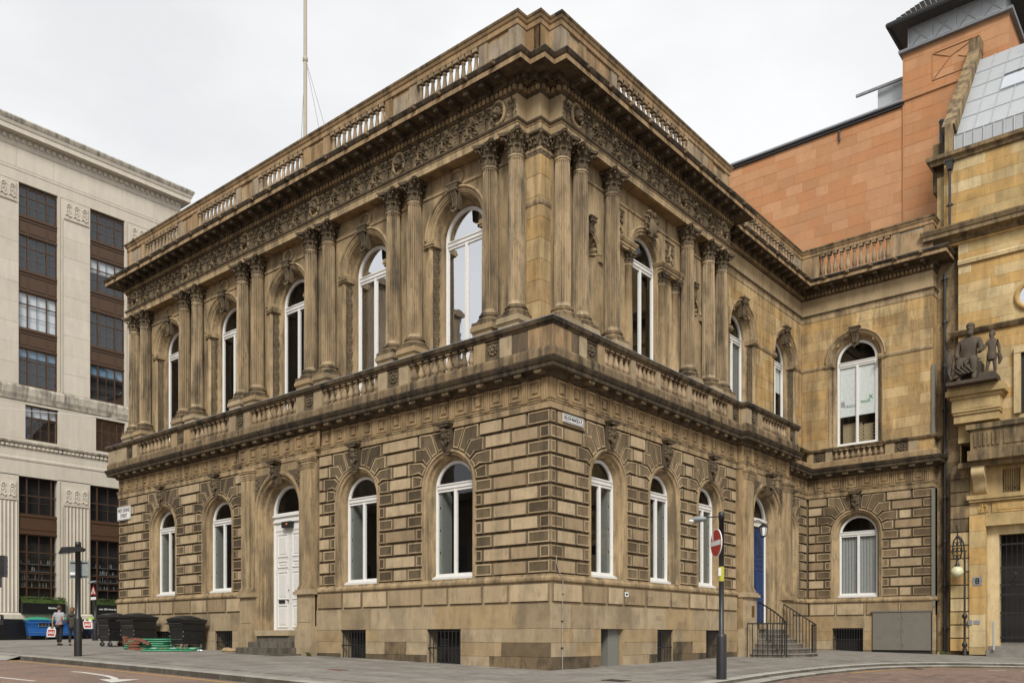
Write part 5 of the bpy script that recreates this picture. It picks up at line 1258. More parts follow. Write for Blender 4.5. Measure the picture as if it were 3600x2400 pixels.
mb = MB(); mb.box(.45, 1.9, .8, 3, 27.2, 28.75); mb.box(1.2, 1.22, .78, .8, 27.3, 28.3); mb.box(1.25, 1.85, .76, .8, 27.75, 27.8); mb.build('plant_housing', 'zinc', RED, MD)
MB().box(-.55, 1.95, .5, .62, 28.62, 28.74).build('roof_beam', 'lead', RED, MD)
MB().tube([(-1.2, -.06, 26.9), (-1.2, -.08, 26.6), (-1.18, -.06, 26.35)], .05, 6).build('overflow_spout', 'pipe', RED, MD)

# ------------------------------------------------------------------ blond stone building with the statue (No. 8)
ATH = thing('blond_stone_building', 'blond sandstone building with zinc mansard, balcony over a gated doorway and statue bracket', 'building', (10, 24, .2))
MA = T(0, 20.75, 0)
AX0, AX1 = 5.55, 14.5
mb = MB(); mb.box(AX0, AX1, .05, 8, 9.0, 21.0); mb.box(4.66, AX0+.05, .35, 3, 0, 20.5); mb.box(12.25, AX1, .03, 8, 0, 9.05); mb.box(AX0+.1, AX1-.02, 2.5, 8, 0, 9.02); mb.build('wall', 'yel', ATH, MA)
zz = [9.75+.42*i for i in range(20)]
ashlar(ATH, MA, AX0, 14.4, .05, zz[:-1]+[17.45], 1.05, 'yel', 'ashlar_block', [(8.22, .62, 13.9, 15.2, False), (8.75, .95, 9.9, 12.6, False)], d=.008, seed=51)
ashlar(ATH, MA, AX0-.55, 14.4, .05, [18.2, 18.62, 19.05, 19.5, 19.95, 20.4, 20.85], 1.2, 'yel', 'ashlar_block', (), d=.008, seed=52)
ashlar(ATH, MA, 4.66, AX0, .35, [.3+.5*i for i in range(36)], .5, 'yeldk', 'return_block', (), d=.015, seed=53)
MB().sweep([(AX0-.85, 1), (AX0-.85, 0), (AX1, 0)], [(0, 17.4), (.06, 17.42), (.10, 17.5), (.16, 17.55), (.42, 17.62), (.42, 17.78), (.46, 17.8), (.52, 17.95), (.52, 18.0), (-.1, 18.12)]).build('main_cornice', 'yeldk', ATH, MA)
MB().box(AX0-.8, AX1, .0, .6, 17.3, 18.2).build('cornice_core', 'yel', ATH, MA)
MB().sweep([(AX0, 0), (AX1, 0)], [(0, 16.4), (.05, 16.42), (.07, 16.55), (.02, 16.62), (0, 16.63)]).build('string_course', 'yel', ATH, MA)
MB().sweep([(AX0-.2, .3), (AX0-.2, 0), (AX1, 0)], [(0, 13.45), (.05, 13.47), (.10, 13.55), (.14, 13.62), (.14, 13.66), (0, 13.7)]).build('string_course', 'yeldk', ATH, MA)
MB().sweep([(AX0-1.0, 1), (AX0-1.0, 0), (AX1, 0)], [(0, 20.85), (.05, 20.87), (.08, 20.98), (.20, 21.05), (.22, 21.2), (-.4, 21.3)]).build('top_cornice', 'yeldk', ATH, MA)
q = MB(); rows = [[(8.22+(.52+.1*math.cos(b))*math.cos(a), .02-.1*math.sin(b), 14.56+(.52+.1*math.cos(b))*math.sin(a)) for b in (0, .8, 1.57, 2.35, PI)] for a in [2*PI*i/24 for i in range(25)]]; q.grid(rows, 0, True); q.build('round_window_surround', 'yel', ATH, MA)
q = MB(); q.face([(8.22+.5*math.cos(2*PI*i/24), .03, 14.56+.5*math.sin(2*PI*i/24)) for i in range(24)]); q.build('round_pane', 'mirror', ATH, MA)
# tall window right of the statue
q = MB(); q.box(7.62, 7.86, -.10, .1, 9.9, 12.5); q.box(7.62, 9.9, -.12, .1, 12.3, 12.55); q.box(7.86, 9.6, .02, .05, 9.9, 12.35, 1); q.build('window_surround', ['yel', 'room'], ATH, MA)
# mansard
mb = MB(); ry = lambda t: .35+t*4.4; rz = lambda t: 21.9+t*5.6
mb.box(AX0-.6, AX1, .2, 1, 21.0, 21.25); mb.face([(AX0-.35, .3, 21.2), (AX1, .3, 21.2), (AX1, .3, 22.05), (AX0-.35, .3, 22.05)])
mb.face([(AX0-.35, .3, 22.05), (AX1, .3, 22.05), (AX1, 4.6, 27.4), (AX0-.35, 4.6, 27.4)])
for k in range(14): x = AX0-.1+k*.62; mb.tube([(x, .27, 22.07), (x, 4.57, 27.42)], .018, 4)
for k in range(5): t = k/5; mb.tube([(AX0-.3, .28+4.3*t, 22.06+5.35*t), (AX1, .28+4.3*t, 22.06+5.35*t)], .014, 4)
for k in range(22): x = AX0-.2+k*.37; mb.tube([(x, .27, 21.25), (x, .27, 22.02)], .03, 5)
mb.build('mansard_roof', 'zinc', ATH, MA)
mb = MB()
for a, b in ((6.75, 7.75), (7.8, 8.8), (8.85, 9.85)):
    p = [(x, .25+4.3*t, 22.12+5.35*t) for x, t in ((a, .40), (b, .40), (b, .60), (a, .60))]; mb.face(p)
mb.build('skylight', 'mirror', ATH, MA)
mb = MB(); mb.box(AX0-.5, AX0-.2, -.05, .8, 21.2, 22.4)
mb.prism([(0, 0)]*3, 0, 0) if False else None
L_ = [(AX0-.62, -.05, 22.4), (AX0-.62, 4.9, 28.3), (AX0-.12, 4.9, 28.3), (AX0-.12, -.05, 22.4)]; B_ = [(x, y+.55, z-.3) for x, y, z in L_]
mb.face(L_); mb.face(B_[::-1]); mb.grid([L_+[L_[0]], B_+[B_[0]]]); mb.box(AX0-.6, AX0-.1, 4.6, 5.6, 27.9, 28.5); mb.build('gable_coping', 'yeldk', ATH, MA)
MB().box(AX0-.45, AX0-.25, .3, 5, 20, 26.5) and None
mb = MB(); mb.face([(AX0-.35, .0, 21.0), (AX0-.35, 6, 21.0), (AX0-.35, 6, 28.6), (AX0-.35, .0, 22.0)]); mb.build('gable_wall', 'yel', ATH, MA)
mb = MB(); mb.lathe([(.16, 22.0), (.17, 22.1), (.14, 22.2), (.14, 23.1), (.17, 23.15), (.15, 23.2)], 12, (4.75, .9)); mb.build('chimney_pot', 'pipe', ATH, MA)
MB().box(4.45, 5.1, .5, 1.5, 20, 22.05).build('chimney_stack', 'yeldk', ATH, MA)
# statue bracket
mb = MB()
for x0, x1, y0, z0, z1 in ((5.32, 7.35, -.72, 11.02, 11.15), (5.25, 7.42, -.80, 10.80, 11.02), (5.40, 7.28, -.66, 10.66, 10.80), (5.45, 7.22, -.60, 10.15, 10.66), (5.48, 7.20, -.55, 10.05, 10.15), (5.50, 7.15, -.48, 9.72, 10.05)): mb.box(x0, x1, y0, .1, z0, z1)
mb.box(5.85, 6.95, -.615, -.5, 10.24, 10.58); mb.build('statue_bracket', 'yel', ATH, MA)
# balcony over the door and rusticated pier
mb = MB(); mb.box(6.05, 14, -.95, .1, 9.3, 9.5); mb.box(6.2, 14, -.85, .1, 8.45, 9.3); mb.box(6.1, 14, -.92, .1, 8.05, 8.45); mb.box(5.7, 14, -.6, .1, 7.85, 8.05)
for k in range(6): x = 6.35+k*.16; mb.box(x, x+.08, -.9, -.8, 8.6, 9.15)
for k in range(4): x = 7.4+k*1.6; mb.box(x, x+1.3, -.88, -.8, 8.6, 9.15)
mb.build('balcony', 'yeldk', ATH, MA)
for x in (6.18, 11.6):
    mb = MB(); q = [(-.05, 7.85), (-.65, 7.85), (-.70, 7.65), (-.62, 7.45), (-.40, 7.35), (-.25, 7.1), (-.20, 6.85), (-.05, 6.8)]
    mb.grid([[(xx, y, z) for y, z in q] for xx in (x, x+.48)], 0, True); mb.face([(x, y, z) for y, z in q]); mb.face([(x+.48, y, z) for y, z in q][::-1]); mb.build('console_bracket', 'yel', ATH, MA)
for k in range(14):
    z = .35+.55*k
    MB().box(5.3, 6.02, -.14-.04*(k < 3), .4, z, z+.50).build('rustic_block', 'yeldk' if k > 8 else 'yel', ATH, MA); MB().box(5.32, 6.01, -.08, .4, z+.49, z+.56).build('rustic_joint', 'yeldk', ATH, MA)
mb = MB(); mb.box(6.02, 6.63, -.22, .3, .2, 5.95); mb.box(6.02, 12.3, -.22, .3, 5.45, 5.95); mb.box(11.7, 12.3, -.22, .3, .2, 5.95); mb.box(5.95, 12.5, -.34, .3, 6.55, 6.72); mb.box(6.02, 12.4, -.28, .3, 6.45, 6.55); mb.box(6.02, 12.4, -.12, .3, 5.9, 6.5); mb.box(6.0, 7.2, -.05, .3, 6.7, 7.9); mb.box(7.85, 14, -.05, .3, 6.7, 7.9)
mb.box(7.2, 7.86, -.02, .3, 7.72, 7.9); mb.box(7.19, 7.87, .2, .3, 6.7, 7.8); mb.build('doorcase', 'yel', ATH, MA)
mb = MB(); mb.box(6.63, 7.05, .12, .5, .2, 5.45); mb.box(7.05, 11.7, .12, .5, 5.1, 5.45); mb.build('door_reveal', 'yel', ATH, MA)
for k in range(8): MB().box(6.03, 6.625, -.236, -.2, .5+.68*k, .5+.68*(k+1)-.012).build('doorcase_stone', 'yel', ATH, MA)
mb = MB(); mb.box(7.0, 11.7, .9, 1.0, .2, 5.2); mb.build('dark_lobby', 'room', ATH, MA)
mb = MB()
for k in range(24): x = 7.1+k*.19; mb.tube([(x, .3, .8), (x, .3, 5.05)], .012, 5)
for z in (.9, 1.9, 2.65, 3.05, 3.75, 4.7): mb.box(7.05, 11.6, .285, .315, z-.03, z+.03)
for k in range(10): mb.box(7.05, 11.6, .295, .305, .95+.09*k, .965+.09*k)
for k in range(5):
    cx = 7.55+k*.9
    for s in (-1, 1): mb.tube([(cx+s*(.16-.12*i/9)*math.cos(i*.8)*.9, .28, 3.4+s*.0+(.18-.13*i/9)*math.sin(i*.8)) for i in range(10)], .014, 4); mb.tube([(cx+(.14-.1*i/9)*math.cos(i*.8), .28, 3.1+(.14-.1*i/9)*math.sin(i*.8)) for i in range(9)], .014, 4)
mb.build('iron_gate', 'iron', ATH, MA)
mb = MB()
for k in range(9): x = 7.22+k*.08; mb.tube([(x, .1, 6.72), (x, .1, 7.7)], .01, 4)
for k in range(3): mb.tube([(7.35+.18*k+.07*math.cos(i*.7), .08, 6.95+.07*math.sin(i*.7)) for i in range(10)], .01, 4)
mb.build('fanlight_grille', 'iron', ATH, MA)
for k in range(3): MB().box(6.65+.02*k, 11.6, -.25+.35*k, 1, .0, .42+.14*k).build('door_step', 'slab', ATH, MA)
mb = MB(); mb.box(6.35, 6.72, -.15, .1, 6.02, 6.42); mb.tube([(6.42, -.16, 6.3), (6.5, -.18, 6.35), (6.5, -.18, 6.22), (6.44, -.17, 6.12)], .03, 5); mb.tube([(6.6, -.16, 6.1), (6.66, -.18, 6.2), (6.58, -.18, 6.28), (6.66, -.16, 6.36)], .03, 5); mb.build('carved_block', 'yel', ATH, MA)
mb = MB(); mb.box(6.85, 12, -.17, .1, 5.98, 6.42); mb.box(7.05, 12, -.19, .1, 6.08, 6.34); mb.build('name_panel', 'yel', ATH, MA)
M['carvedletter'] = stone('carved_letter', (.34, .26, .14), (.40, .31, .17), soot=.1)
put('carved_letters', text_mesh('THE', .24, 'carvedletter', .0, .004), ATH, MA @ T(7.62, -.192, 6.21))
mb = MB(); mb.box(5.98, 6.14, -.27, -.22, 1.42, 1.62); mb.box(6.2, 6.42, -.26, -.22, 1.45, 1.6); mb.build('entry_panel', 'lead', ATH, MA)
mb = MB(); mb.tube([(6.95, -.35, .4), (6.95, -.35, 1.55)], .04, 8); mb.build('short_post', 'zinc', ATH, MA)

# ------------------------------------------------------------------ pipes, signs and fittings on the walls
def drainpipe(x, y, z0, z1, label, r=.055):
    t = thing('drainpipe', label, 'pipe', (x, y, z0)); q = MB(); q.tube([(x, y, z0), (x, y, z1)], r, 8); q.build('pipe', 'pipe', t)
    z = z0+1.0
    while z < z1:
        q = MB(); q.lathe([(r+.02, z), (r+.025, z+.02), (r+.025, z+.12), (r+.02, z+.14)], 10, (x, y)); q.box(x-.13, x+.13, y-.02, y+.09, z+.04, z+.08); q.build('collar', 'pipe', t); z += 1.85
    return t
drainpipe(5.0, 20.93, .2, 16.3, 'black cast-iron downpipe in the recess between wing and blond building')
t = drainpipe(5.28, 20.55, 17.9, 20.4, 'short black downpipe with hopper head high on the blond building')
q = MB(); q.prism([(5.14, 20.75), (5.42, 20.75), (5.36, 20.42), (5.20, 20.42)], 20.68, 20.42); q.box(5.12, 5.44, 20.40, 20.70, 20.75, 20.82); q.build('hopper_head', 'pipe', t)
t = thing('grey_downpipe', 'pale grey square downpipe on the end of the wing', 'pipe', (4.68, 20.40, 8.7)); MB().box(4.62, 4.74, 20.37, 20.47, 2.2, 7.2).build('lower_pipe', 'greypl', t); MB().box(4.62, 4.74, 20.36, 20.46, 8.6, 12.4).build('upper_pipe', 'greypl', t)
cab = thing('wall_cable', 'thin pale cable clipped down the stone corner', 'cable', (.1, .42, 0))
q = MB(); q.tube([(.10, .42, -.1), (.09, .42, 1.2), (.10, .42, 1.9), (.12, .42, 2.45), (.06, .32, 2.75), (.03, .25, 2.95), (.012, .24, 3.2)], .012, 5); q.build('cable', 'kerbst', cab); q = MB(); q.tube([(.012, .24, 3.2), (.012, .24, 5.2), (.012, .24, 7.2)], .009, 5); q.build('upper_cable', 'pipe', cab)
for z in (.6, 1.35, 2.1): q = MB(); q.box(.07, .12, .39, .45, z, z+.03); q.build('clip', 'iron', cab)
M['signwhite'] = paint('white_sign_enamel', (.78, .78, .76), .35, bump=0); M['signblack'] = paint('black_sign_print', (.015, .015, .015), .4, bump=0)
def street_sign(Mx, w_, h_, lines, label):
    t = thing('street_name_sign', label, 'street sign', tuple(Mx.translation)); q = MB(); q.box(-w_/2, w_/2, -.02, .0, -h_/2, h_/2); q.build('plate', 'signwhite', t, Mx)
    q = MB(); e = .018
    for a in ((-w_/2+e, w_/2-e, h_/2-2*e, h_/2-e), (-w_/2+e, w_/2-e, -h_/2+e, -h_/2+2*e), (-w_/2+e, -w_/2+2*e, -h_/2+2*e, h_/2-2*e), (w_/2-2*e, w_/2-e, -h_/2+2*e, h_/2-2*e)): q.box(a[0], a[1], -.024, -.019, a[2], a[3])
    q.build('border', 'signblack', t, Mx)
    for tx, sz, z, wd in lines: put('lettering', text_mesh(tx, sz, 'signblack', .001, .003, width=wd), t, Mx @ T(0, -.024, z))
street_sign(ML @ T(-24.44, -.03, 6.56), 1.25, .62, [('WEST GEORGE', .24, .12, 1.08), ('STREET', .24, -.12, .62)], 'white plate lettered West George Street high on the rusticated wall')
street_sign(MR @ T(1.02, -.03, 7.08), 1.0, .24, [('NELSON MANDELA PL.', .16, 0, .88)], 'narrow white plate lettered Nelson Mandela Pl. near the stone corner')
t = thing('house_number_plate', 'square grey plate with black number 8 beside the gated doorway', 'number plate', (6.33, 20.5, 3.2)); q = MB(); q.box(6.16, 6.5, -.255, -.232, 3.03, 3.37); q.build('plate', 'lead', t, MA); put('number', text_mesh('8', .34, 'signblack', .008, .003), t, MA @ T(6.33, -.258, 3.2))
t = thing('brass_plaque', 'small dark brass plaque on the pedestal beside the blue door', 'plaque', tuple(MR @ Vector((12.05, -.44, 1.9)))); MB().box(11.93, 12.13, -.46, -.43, 1.7, 2.1).build('plate', 'brassy', t, MR)
t = thing('small_notice', 'small white notice stuck on a plinth block', 'notice', tuple(MR @ Vector((3.75, -.12, 2.2)))); MB().box(3.62, 3.82, -.111, -.104, 2.16, 2.3).build('notice_sheet', 'signwhite', t, MR); MB().box(3.66, 3.78, -.114, -.11, 2.20, 2.26).build('notice_print', 'signblack', t, MR)
M['graf'] = paint('graffiti_ink', (.13, .10, .075), .8, bump=0)
gf = [('SNV', 3.98, 2.08, .5, .30), ('LTZR', 5.05, 2.1, .45, .24), ('QAS', 6.6, 2.04, .5, .26), ('ASO', 5.75, 1.52, .45, .22)]
for tx, x, z, wd, sz in gf:
    yy = -.1075 if z > 1.9 else -.0735
    o = put('graffiti', text_mesh(tx, sz, 'graf', -.004, .0008, width=wd), None, MR @ T(x, yy, z) @ Matrix.Shear('XZ', 4, (.25, 0)) if False else MR @ T(x, yy, z)); tag(o, {'SNV': 'scrawled dark tag on the plinth block beside the white notice', 'LTZR': 'scratchy four-letter tag on the middle plinth block', 'QAS': 'rounded looping tag on the plinth block nearest the sign post', 'ASO': 'faint tag on the base stone above the narrow grille'}[tx], 'graffiti')
lan = thing('wall_lantern', 'black lantern hanging over the blue door', 'lantern', tuple(MR @ Vector((DR, -.05, 5.3)))); LM = MR @ T(DR-.1, -.12, 5.05)
q = MB(); q.lathe([(.02, .36), (.06, .34), (.17, .24), (.19, .22), (.17, .21)], 6); q.lathe([(.10, -.14), (.08, -.17), (.03, -.2)], 6); q.tube([(0, 0, .36), (0, .2, .5), (0, .35, .5)], .02, 6)
for k in range(6): a = 2*PI*k/6; q.tube([(.155*math.cos(a), .155*math.sin(a), .21), (.10*math.cos(a), .10*math.sin(a), -.14)], .012, 4)
q.build('lantern_frame', 'iron', lan, LM); q = MB(); q.lathe([(.095, -.13), (.15, .2)], 6, cap=False); q.build('lantern_glass', 'blind', lan, LM)
t = thing('door_sign_box', 'small dark sign box with an orange lamp over the white door', 'sign', (DL-.2, .3, 5.1)); q = MB(); q.box(DL-.30, DL+.25, .24, .40, 4.98, 5.2); q.build('box', 'iron', t); q = MB(); q.ell((DL+.05, .22, 5.09), (.05, .03, .05)); q.build('lamp_lens', paint('amber_lens', (.5, .16, .04), .3), t)
# flagpole with stays
fp = thing('flagpole', 'tall pale flagpole with wire stays on the roof', 'flagpole', (-19.08, 6, 17.2)); M['polewht'] = paint('aged_cream_pole', (.42, .37, .29), .6)
q = MB(); q.tube([(-19.08, 6, 17.2), (-19.08, 6, 25), (-19.08, 6, 37)], [.095, .088, .07], 10); q.build('pole', 'polewht', fp); q = MB(); q.lathe([(.085, 27.9), (.125, 27.95), (.125, 28.1), (.085, 28.15)], 10, (-19.08, 6)); q.build('collar', 'polewht', fp)
for dx, dy in ((-2.6, 1.2), (2.2, 2.2), (1.6, 1.4)): q = MB(); q.tube([(-19.08, 6, 28.1), (-19.08+dx, 6+dy, 17.2)], .012, 4); q.build('stay', 'greypl', fp)
wire = thing('overhead_wire', 'thin wire slung across the side street to the corner', 'wire', (-34, 0, 12)); q = MB(); q.tube([(-42.9, -1.2, 14.6), (-39, -.9, 13.75), (-35, -.55, 12.95), (-30, -.2, 11.95), (-25.0, -.05, 10.95)], .012, 4); q.build('wire', 'blind', wire)

# ------------------------------------------------------------------ street furniture
def pole(t, x, y, z, h, r0, r1, hb):
    q = MB(); q.lathe([(r0, z-.1), (r0, z+hb), (r0*.92, z+hb+.05), (r1, z+hb+.09), (r1, z+h-.18), (r1+.012, z+h-.18), (r1+.012, z+h), (r1*.8, z+h+.015)], 14, (x, y)); q.build('pole', 'pole', t)
M['lens'] = paint('lamp_lens', (.75, .75, .7), .2, bump=0); M['signback'] = paint('grey_sign_back', (.24, .27, .27), .5); M['signred'] = paint('sign_red', (.42, .025, .012), .35, bump=0, wear=.1, wearc=(.5, .15, .1)); M['sticker'] = paint('yellow_sticker', (.42, .40, .04), .6)
x, y = -15.4, -6.02; z = G(x, y)
lp = thing('lamp_post', 'short black lamp post with the grey back of a square sign', 'lamp post', (x, y, z)); pole(lp, x, y, z, 3.83, .125, .085, 1.25)
fd = Vector((.7666, .6421, 0)); Mq = T(x, y, z, math.atan2(fd.y, fd.x))
q = MB(); q.prism([(-.62, 3.44), (-.10, 3.50), (.16, 3.52), (.22, 3.60), (.10, 3.68), (-.50, 3.66)], .11, -.11); q.build('lamp_head', 'pole', lp, Mq)
q = MB(); q.prism([(-.60, 3.43), (-.30, 3.465), (-.30, 3.45), (-.60, 3.41)], .08, -.08); q.build('lamp_lens', 'lens', lp, Mq)
q = MB(); q.box(-.34, .30, .10, .115, 2.62, 3.22); q.box(-.30, .27, .09, .10, 2.66, 2.70, 1); q.box(-.30, .27, .09, .10, 3.12, 3.16, 1); q.build('sign_back', ['signback', 'pole'], lp, Mq); q = MB(); q.box(-.31, -.14, .085, .095, 2.74, 2.83); q.build('sticker', 'signwhite', lp, Mq)
x, y = 4.76, .73; z = G(x, y)
sp = thing('no_entry_post', 'black post with round red no-entry sign and small lamp arm', 'sign post', (x, y, z)); pole(sp, x, y, z, 4.12, .125, .062, 1.05)
Mq = T(x, y, z)
q = MB(); q.tube([(-.02, 0, 4.02), (-.35, -.10, 4.02)], .016, 6); q.build('lamp_arm', 'pole', sp, Mq)
q = MB(); q.ell((-.55, -.16, 3.98), (.24, .12, .075), 12, 6); q.build('lamp_head', 'signback', sp, Mq @ T(0, 0, 0, RAD(0))); q = MB(); q.ell((-.70, -.21, 3.945), (.10, .07, .05), 8, 5); q.build('lamp_lens', 'lens', sp, Mq)
Md = Mq @ T(-.02, 0, 3.37, RAD(-41)) @ T(-.06, -.09, 0)
q = MB(); n = 40; c = lambda r, yy: [(r*math.cos(2*PI*i/n), yy, r*math.sin(2*PI*i/n)) for i in range(n)]
q.face(c(.352, -.010)); q.grid([c(.352, .01)+[c(.352, .01)[0]], c(.352, -.010)+[c(.352, -.010)[0]]]); q.face(c(.352, .01)[::-1]); q.build('sign_rim', 'signwhite', sp, Md)
q = MB(); q.face(c(.33, -.012)); q.build('red_disc', 'signred', sp, Md); q = MB(); q.box(-.30, .30, -.0165, -.0135, -.062, .062); q.build('white_bar', 'signwhite', sp, Md); q = MB(); q.box(-.25, -.16, -.0165, -.0135, .085, .27); q.build('sticker', 'signwhite', sp, Md)
q = MB(); q.lathe([(.066, 2.42), (.066, 2.78)], 14, cap=False); q.build('sticker', 'sticker', sp, Mq); q = MB(); q.box(-.045, .02, -.072, -.06, 2.55, 2.75); q.build('sticker_print', 'signwhite', sp, Mq)
x, y = -35.9, 3.87; z = G(x, y)
wp = thing('warning_sign_post', 'thin black post with red triangular road sign and lamp', 'sign post', (x, y, z)); pole(wp, x, y, z, 3.35, .16, .07, 2.5*.4)
Mq = T(x, y, z, RAD(3)); q = MB(); q.prism([(-.32, 2.6), (.32, 2.6), (0, 3.15)], -.10, -.12); q.build('triangle_rim', 'signred', wp, Mq); q = MB(); q.prism([(-.22, 2.66), (.22, 2.66), (0, 3.02)], -.118, -.124); q.build('triangle_face', 'signwhite', wp, Mq); q = MB(); q.prism([(-.08, 2.66), (.02, 2.66), (.02, 2.9), (-.04, 2.9)], -.123, -.127); q.prism([(.04, 2.66), (.09, 2.66), (.05, 2.84)], -.123, -.127); q.build('symbol', 'signblack', wp, Mq)
q = MB(); q.box(-.28, .28, -.12, -.1, 2.32, 2.48); q.build('sub_plate', 'signwhite', wp, Mq); q = MB(); q.prism([(-.75, 3.28), (0, 3.36), (0, 3.42), (-.72, 3.38)], .06, -.06); q.build('lamp_head', 'zinc', wp, Mq)
x, y = -24.2, -5.42; z = G(x, y)
tl = thing('traffic_light', 'black traffic signal pole with signal head and push-button box', 'traffic light', (x, y, z)); q = MB(); q.lathe([(.085, z-.1), (.085, z+4.6)], 12, (x, y)); q.build('pole', 'pole', tl)
Mq = T(x, y, z, RAD(48)); q = MB(); q.box(-.02, .36, -.18, .15, 2.92, 3.78); q.box(-.05, .12, -.16, .16, 2.5, 2.92)
for zz_ in (3.1, 3.35, 3.6): q.tube([(.17, .15, zz_), (.17, .38, zz_+.02)], .11, 10)
q.build('signal_head', 'pole', tl, Mq); q = MB(); q.box(.08, .26, -.2, .02, .98, 1.38); q.tube([(.26, -.1, 1.22), (.30, -.1, 1.22)], .05, 8); q.build('push_button', 'iron', tl, Mq); q = MB(); q.box(.12, .22, -.205, -.2, 1.2, 1.32); q.build('button_panel', 'lens', tl, Mq)
# globe lamp standard by the gated doorway
x, y = 5.93, 20.18; z = G(x, y)
gl_ = thing('globe_lamp', 'slender iron lamp standard with scrollwork and cream glass globe', 'lamp', (x, y, z))
q = MB(); q.lathe([(.10, z-.1), (.09, z+.25), (.06, z+.32), (.10, z+.40), (.11, z+.46), (.06, z+.54), (.045, z+.6), (.045, z+1.5), (.10, z+1.56), (.11, z+1.64), (.05, z+1.72), (.042, z+1.76), (.04, z+4.2)], 12, (x, y)); q.tube([(x, y, z+4.2), (x-.03, y, z+4.55), (x-.12, y, z+4.8), (x-.25, y, z+4.92)], .035, 6)
q.tube([(x-.28, y, z+3.6), (x-.28, y, z+4.95), (x-.26, y, z+5.12), (x-.31, y, z+5.25), (x-.30, y, z+5.38)], .028, 5); q.tube([(x-.55, y, z+4.28), (x+.08, y, z+4.28)], .024, 5); q.build('standard', 'iron', gl_)
q = MB()
for s in (-1, 1):
    q.tube([(x-.28, y, z+4.92), (x-.28+s*.14, y, z+4.7), (x-.28+s*.18, y, z+4.3), (x-.28+s*.12, y, z+4.0), (x-.28, y, z+3.92)], .032, 5)
    for zz_ in (4.05, 4.35, 4.58): q.tube([(x-.28+s*(.08+.06*math.cos(i*.8)), y, z+zz_+.08*math.sin(i*.8)) for i in range(9)], .022, 4)
q.lathe([(.03, z+3.9), (.06, z+3.78), (.12, z+3.68)], 10, (x-.28, y)); q.build('scrollwork', 'iron', gl_)
M['globe'] = paint('cream_globe', (.62, .60, .38), .25, bump=0); q = MB(); q.ell((x-.28, y, z+3.44), (.255, .255, .235), 20, 12); q.build('globe', 'globe', gl_)

# ------------------------------------------------------------------ wheeled bins
M['binblack'] = paint('black_bin_plastic', (.016, .016, .016), .42, wear=.35, wearc=(.05, .048, .044), scale=5.); M['binblue'] = paint('blue_bin_plastic', (.012, .105, .36), .4, wear=.15, wearc=(.05, .14, .33)); M['binnavy'] = paint('navy_bin_plastic', (.014, .022, .055), .42)
M['lidgreen'] = paint('green_lid', (.05, .33, .19), .4); M['lidlime'] = paint('lime_lid', (.28, .48, .03), .4); M['rubber'] = paint('rubber', (.02, .02, .02), .8); M['steel'] = paint('dull_steel', (.35, .34, .32), .45, metal=.7)
def wheelie(name, label, x, y, rz, body, lid, group, w_=1.28, d=1.05, h=1.36, sign=False):
    z = G(x, y); Mq = T(x, y, z, rz); t = thing(name, label, 'bin', (x, y, z), rz, group)
    q = MB(); z0, z1 = .24, h-.20; a, b = w_/2-.13, w_/2-.02; e, f = d/2-.11, d/2-.02
    lo = [(-a, -e, z0), (a, -e, z0), (a, e, z0), (-a, e, z0)]; md = [(-b+.02, -f+.02, z1-.12), (b-.02, -f+.02, z1-.12), (b-.02, f-.02, z1-.12), (-b+.02, f-.02, z1-.12)]; hi = [(-b-.02, -f-.02, z1-.1), (b+.02, -f-.02, z1-.1), (b+.02, f+.02, z1-.1), (-b-.02, f+.02, z1-.1)]; tp = [(u, v, z1) for u, v, _ in hi]
    for A, B in ((lo, md), (md, hi), (hi, tp)): q.grid([A+[A[0]], B+[B[0]]])
    q.face(lo[::-1]); q.face(tp)
    for k in range(1):
        zz_ = z0+.55; fx = (zz_-z0)/(z1-z0); xx, yy = a+(b-a)*fx+.008, e+(f-e)*fx+.008; q.sweep([(-xx, yy), (-xx, -yy), (xx, -yy), (xx, yy)], [(0, zz_-.02), (.014, zz_-.01), (.014, zz_+.01), (0, zz_+.02)])
    q.build('body', body, t, Mq)
    q = MB(); rows = []
    for k in range(9):
        v = -d/2-.03+(d+.06)*k/8; c = .15*math.sin(PI*min(1, .12+k/8*.95)); rows.append([(-w_/2-.03, v, z1), (-w_/2-.01, v, z1+.04+c*.6), (-w_/4, v, z1+.06+c), (w_/4, v, z1+.06+c), (w_/2+.01, v, z1+.04+c*.6), (w_/2+.03, v, z1)])
    q.grid(rows, 0, True); q.face(rows[0]); q.face(rows[-1][::-1]); q.build('lid', lid, t, Mq)
    q = MB(); q.tube([(-w_/2-.06, -d/2-.07, z1-.12), (w_/2+.06, -d/2-.07, z1-.12)], .028, 6); q.box(-w_/2+.1, w_/2-.1, -d/2-.06, -d/2+.0, z1+.0, z1+.04); q.build('handle', body, t, Mq)
    q = MB()
    for s in (-1, 1):
        for zz_ in (.55, .72): q.tube([(s*(a+.05), -e-.03, zz_), (s*(a+.09), -e-.05, zz_)], .02, 6)
    for zz_ in (.42, .92): q.box(-a, a, -e-.055, -e-.045, zz_, zz_+.012)
    q.build('fittings', 'steel', t, Mq)
    for u in (-1, 1):
        for v in (-1, 1):
            q = MB(); cx, cy = u*(a-.06), v*(e-.06); q.tube([(cx-.03, cy, .10), (cx+.03, cy, .10)], .10, 14); wq = q.build('wheel', 'rubber', t, Mq); q = MB(); q.box(cx-.045, cx-.035, cy-.03, cy+.03, .08, .26); q.box(cx+.035, cx+.045, cy-.03, cy+.03, .08, .26); q.tube([(cx-.05, cy, .1), (cx+.05, cy, .1)], .03, 6); q.build('caster', 'steel', wq, Mq)
    if sign:
        q = MB(); q.box(-.02, .56, -f-.035, -f-.02, .80, 1.02); q.build('label_frame', 'signback', t, Mq); q = MB()
        for k in range(3): q.box(.0+.185*k, .165+.185*k, -f-.04, -f-.03, .82, 1.0)
        q.build('label_panel', 'signblack', t, Mq)
    return t
gb = 'black wheeled bins by the left windows'
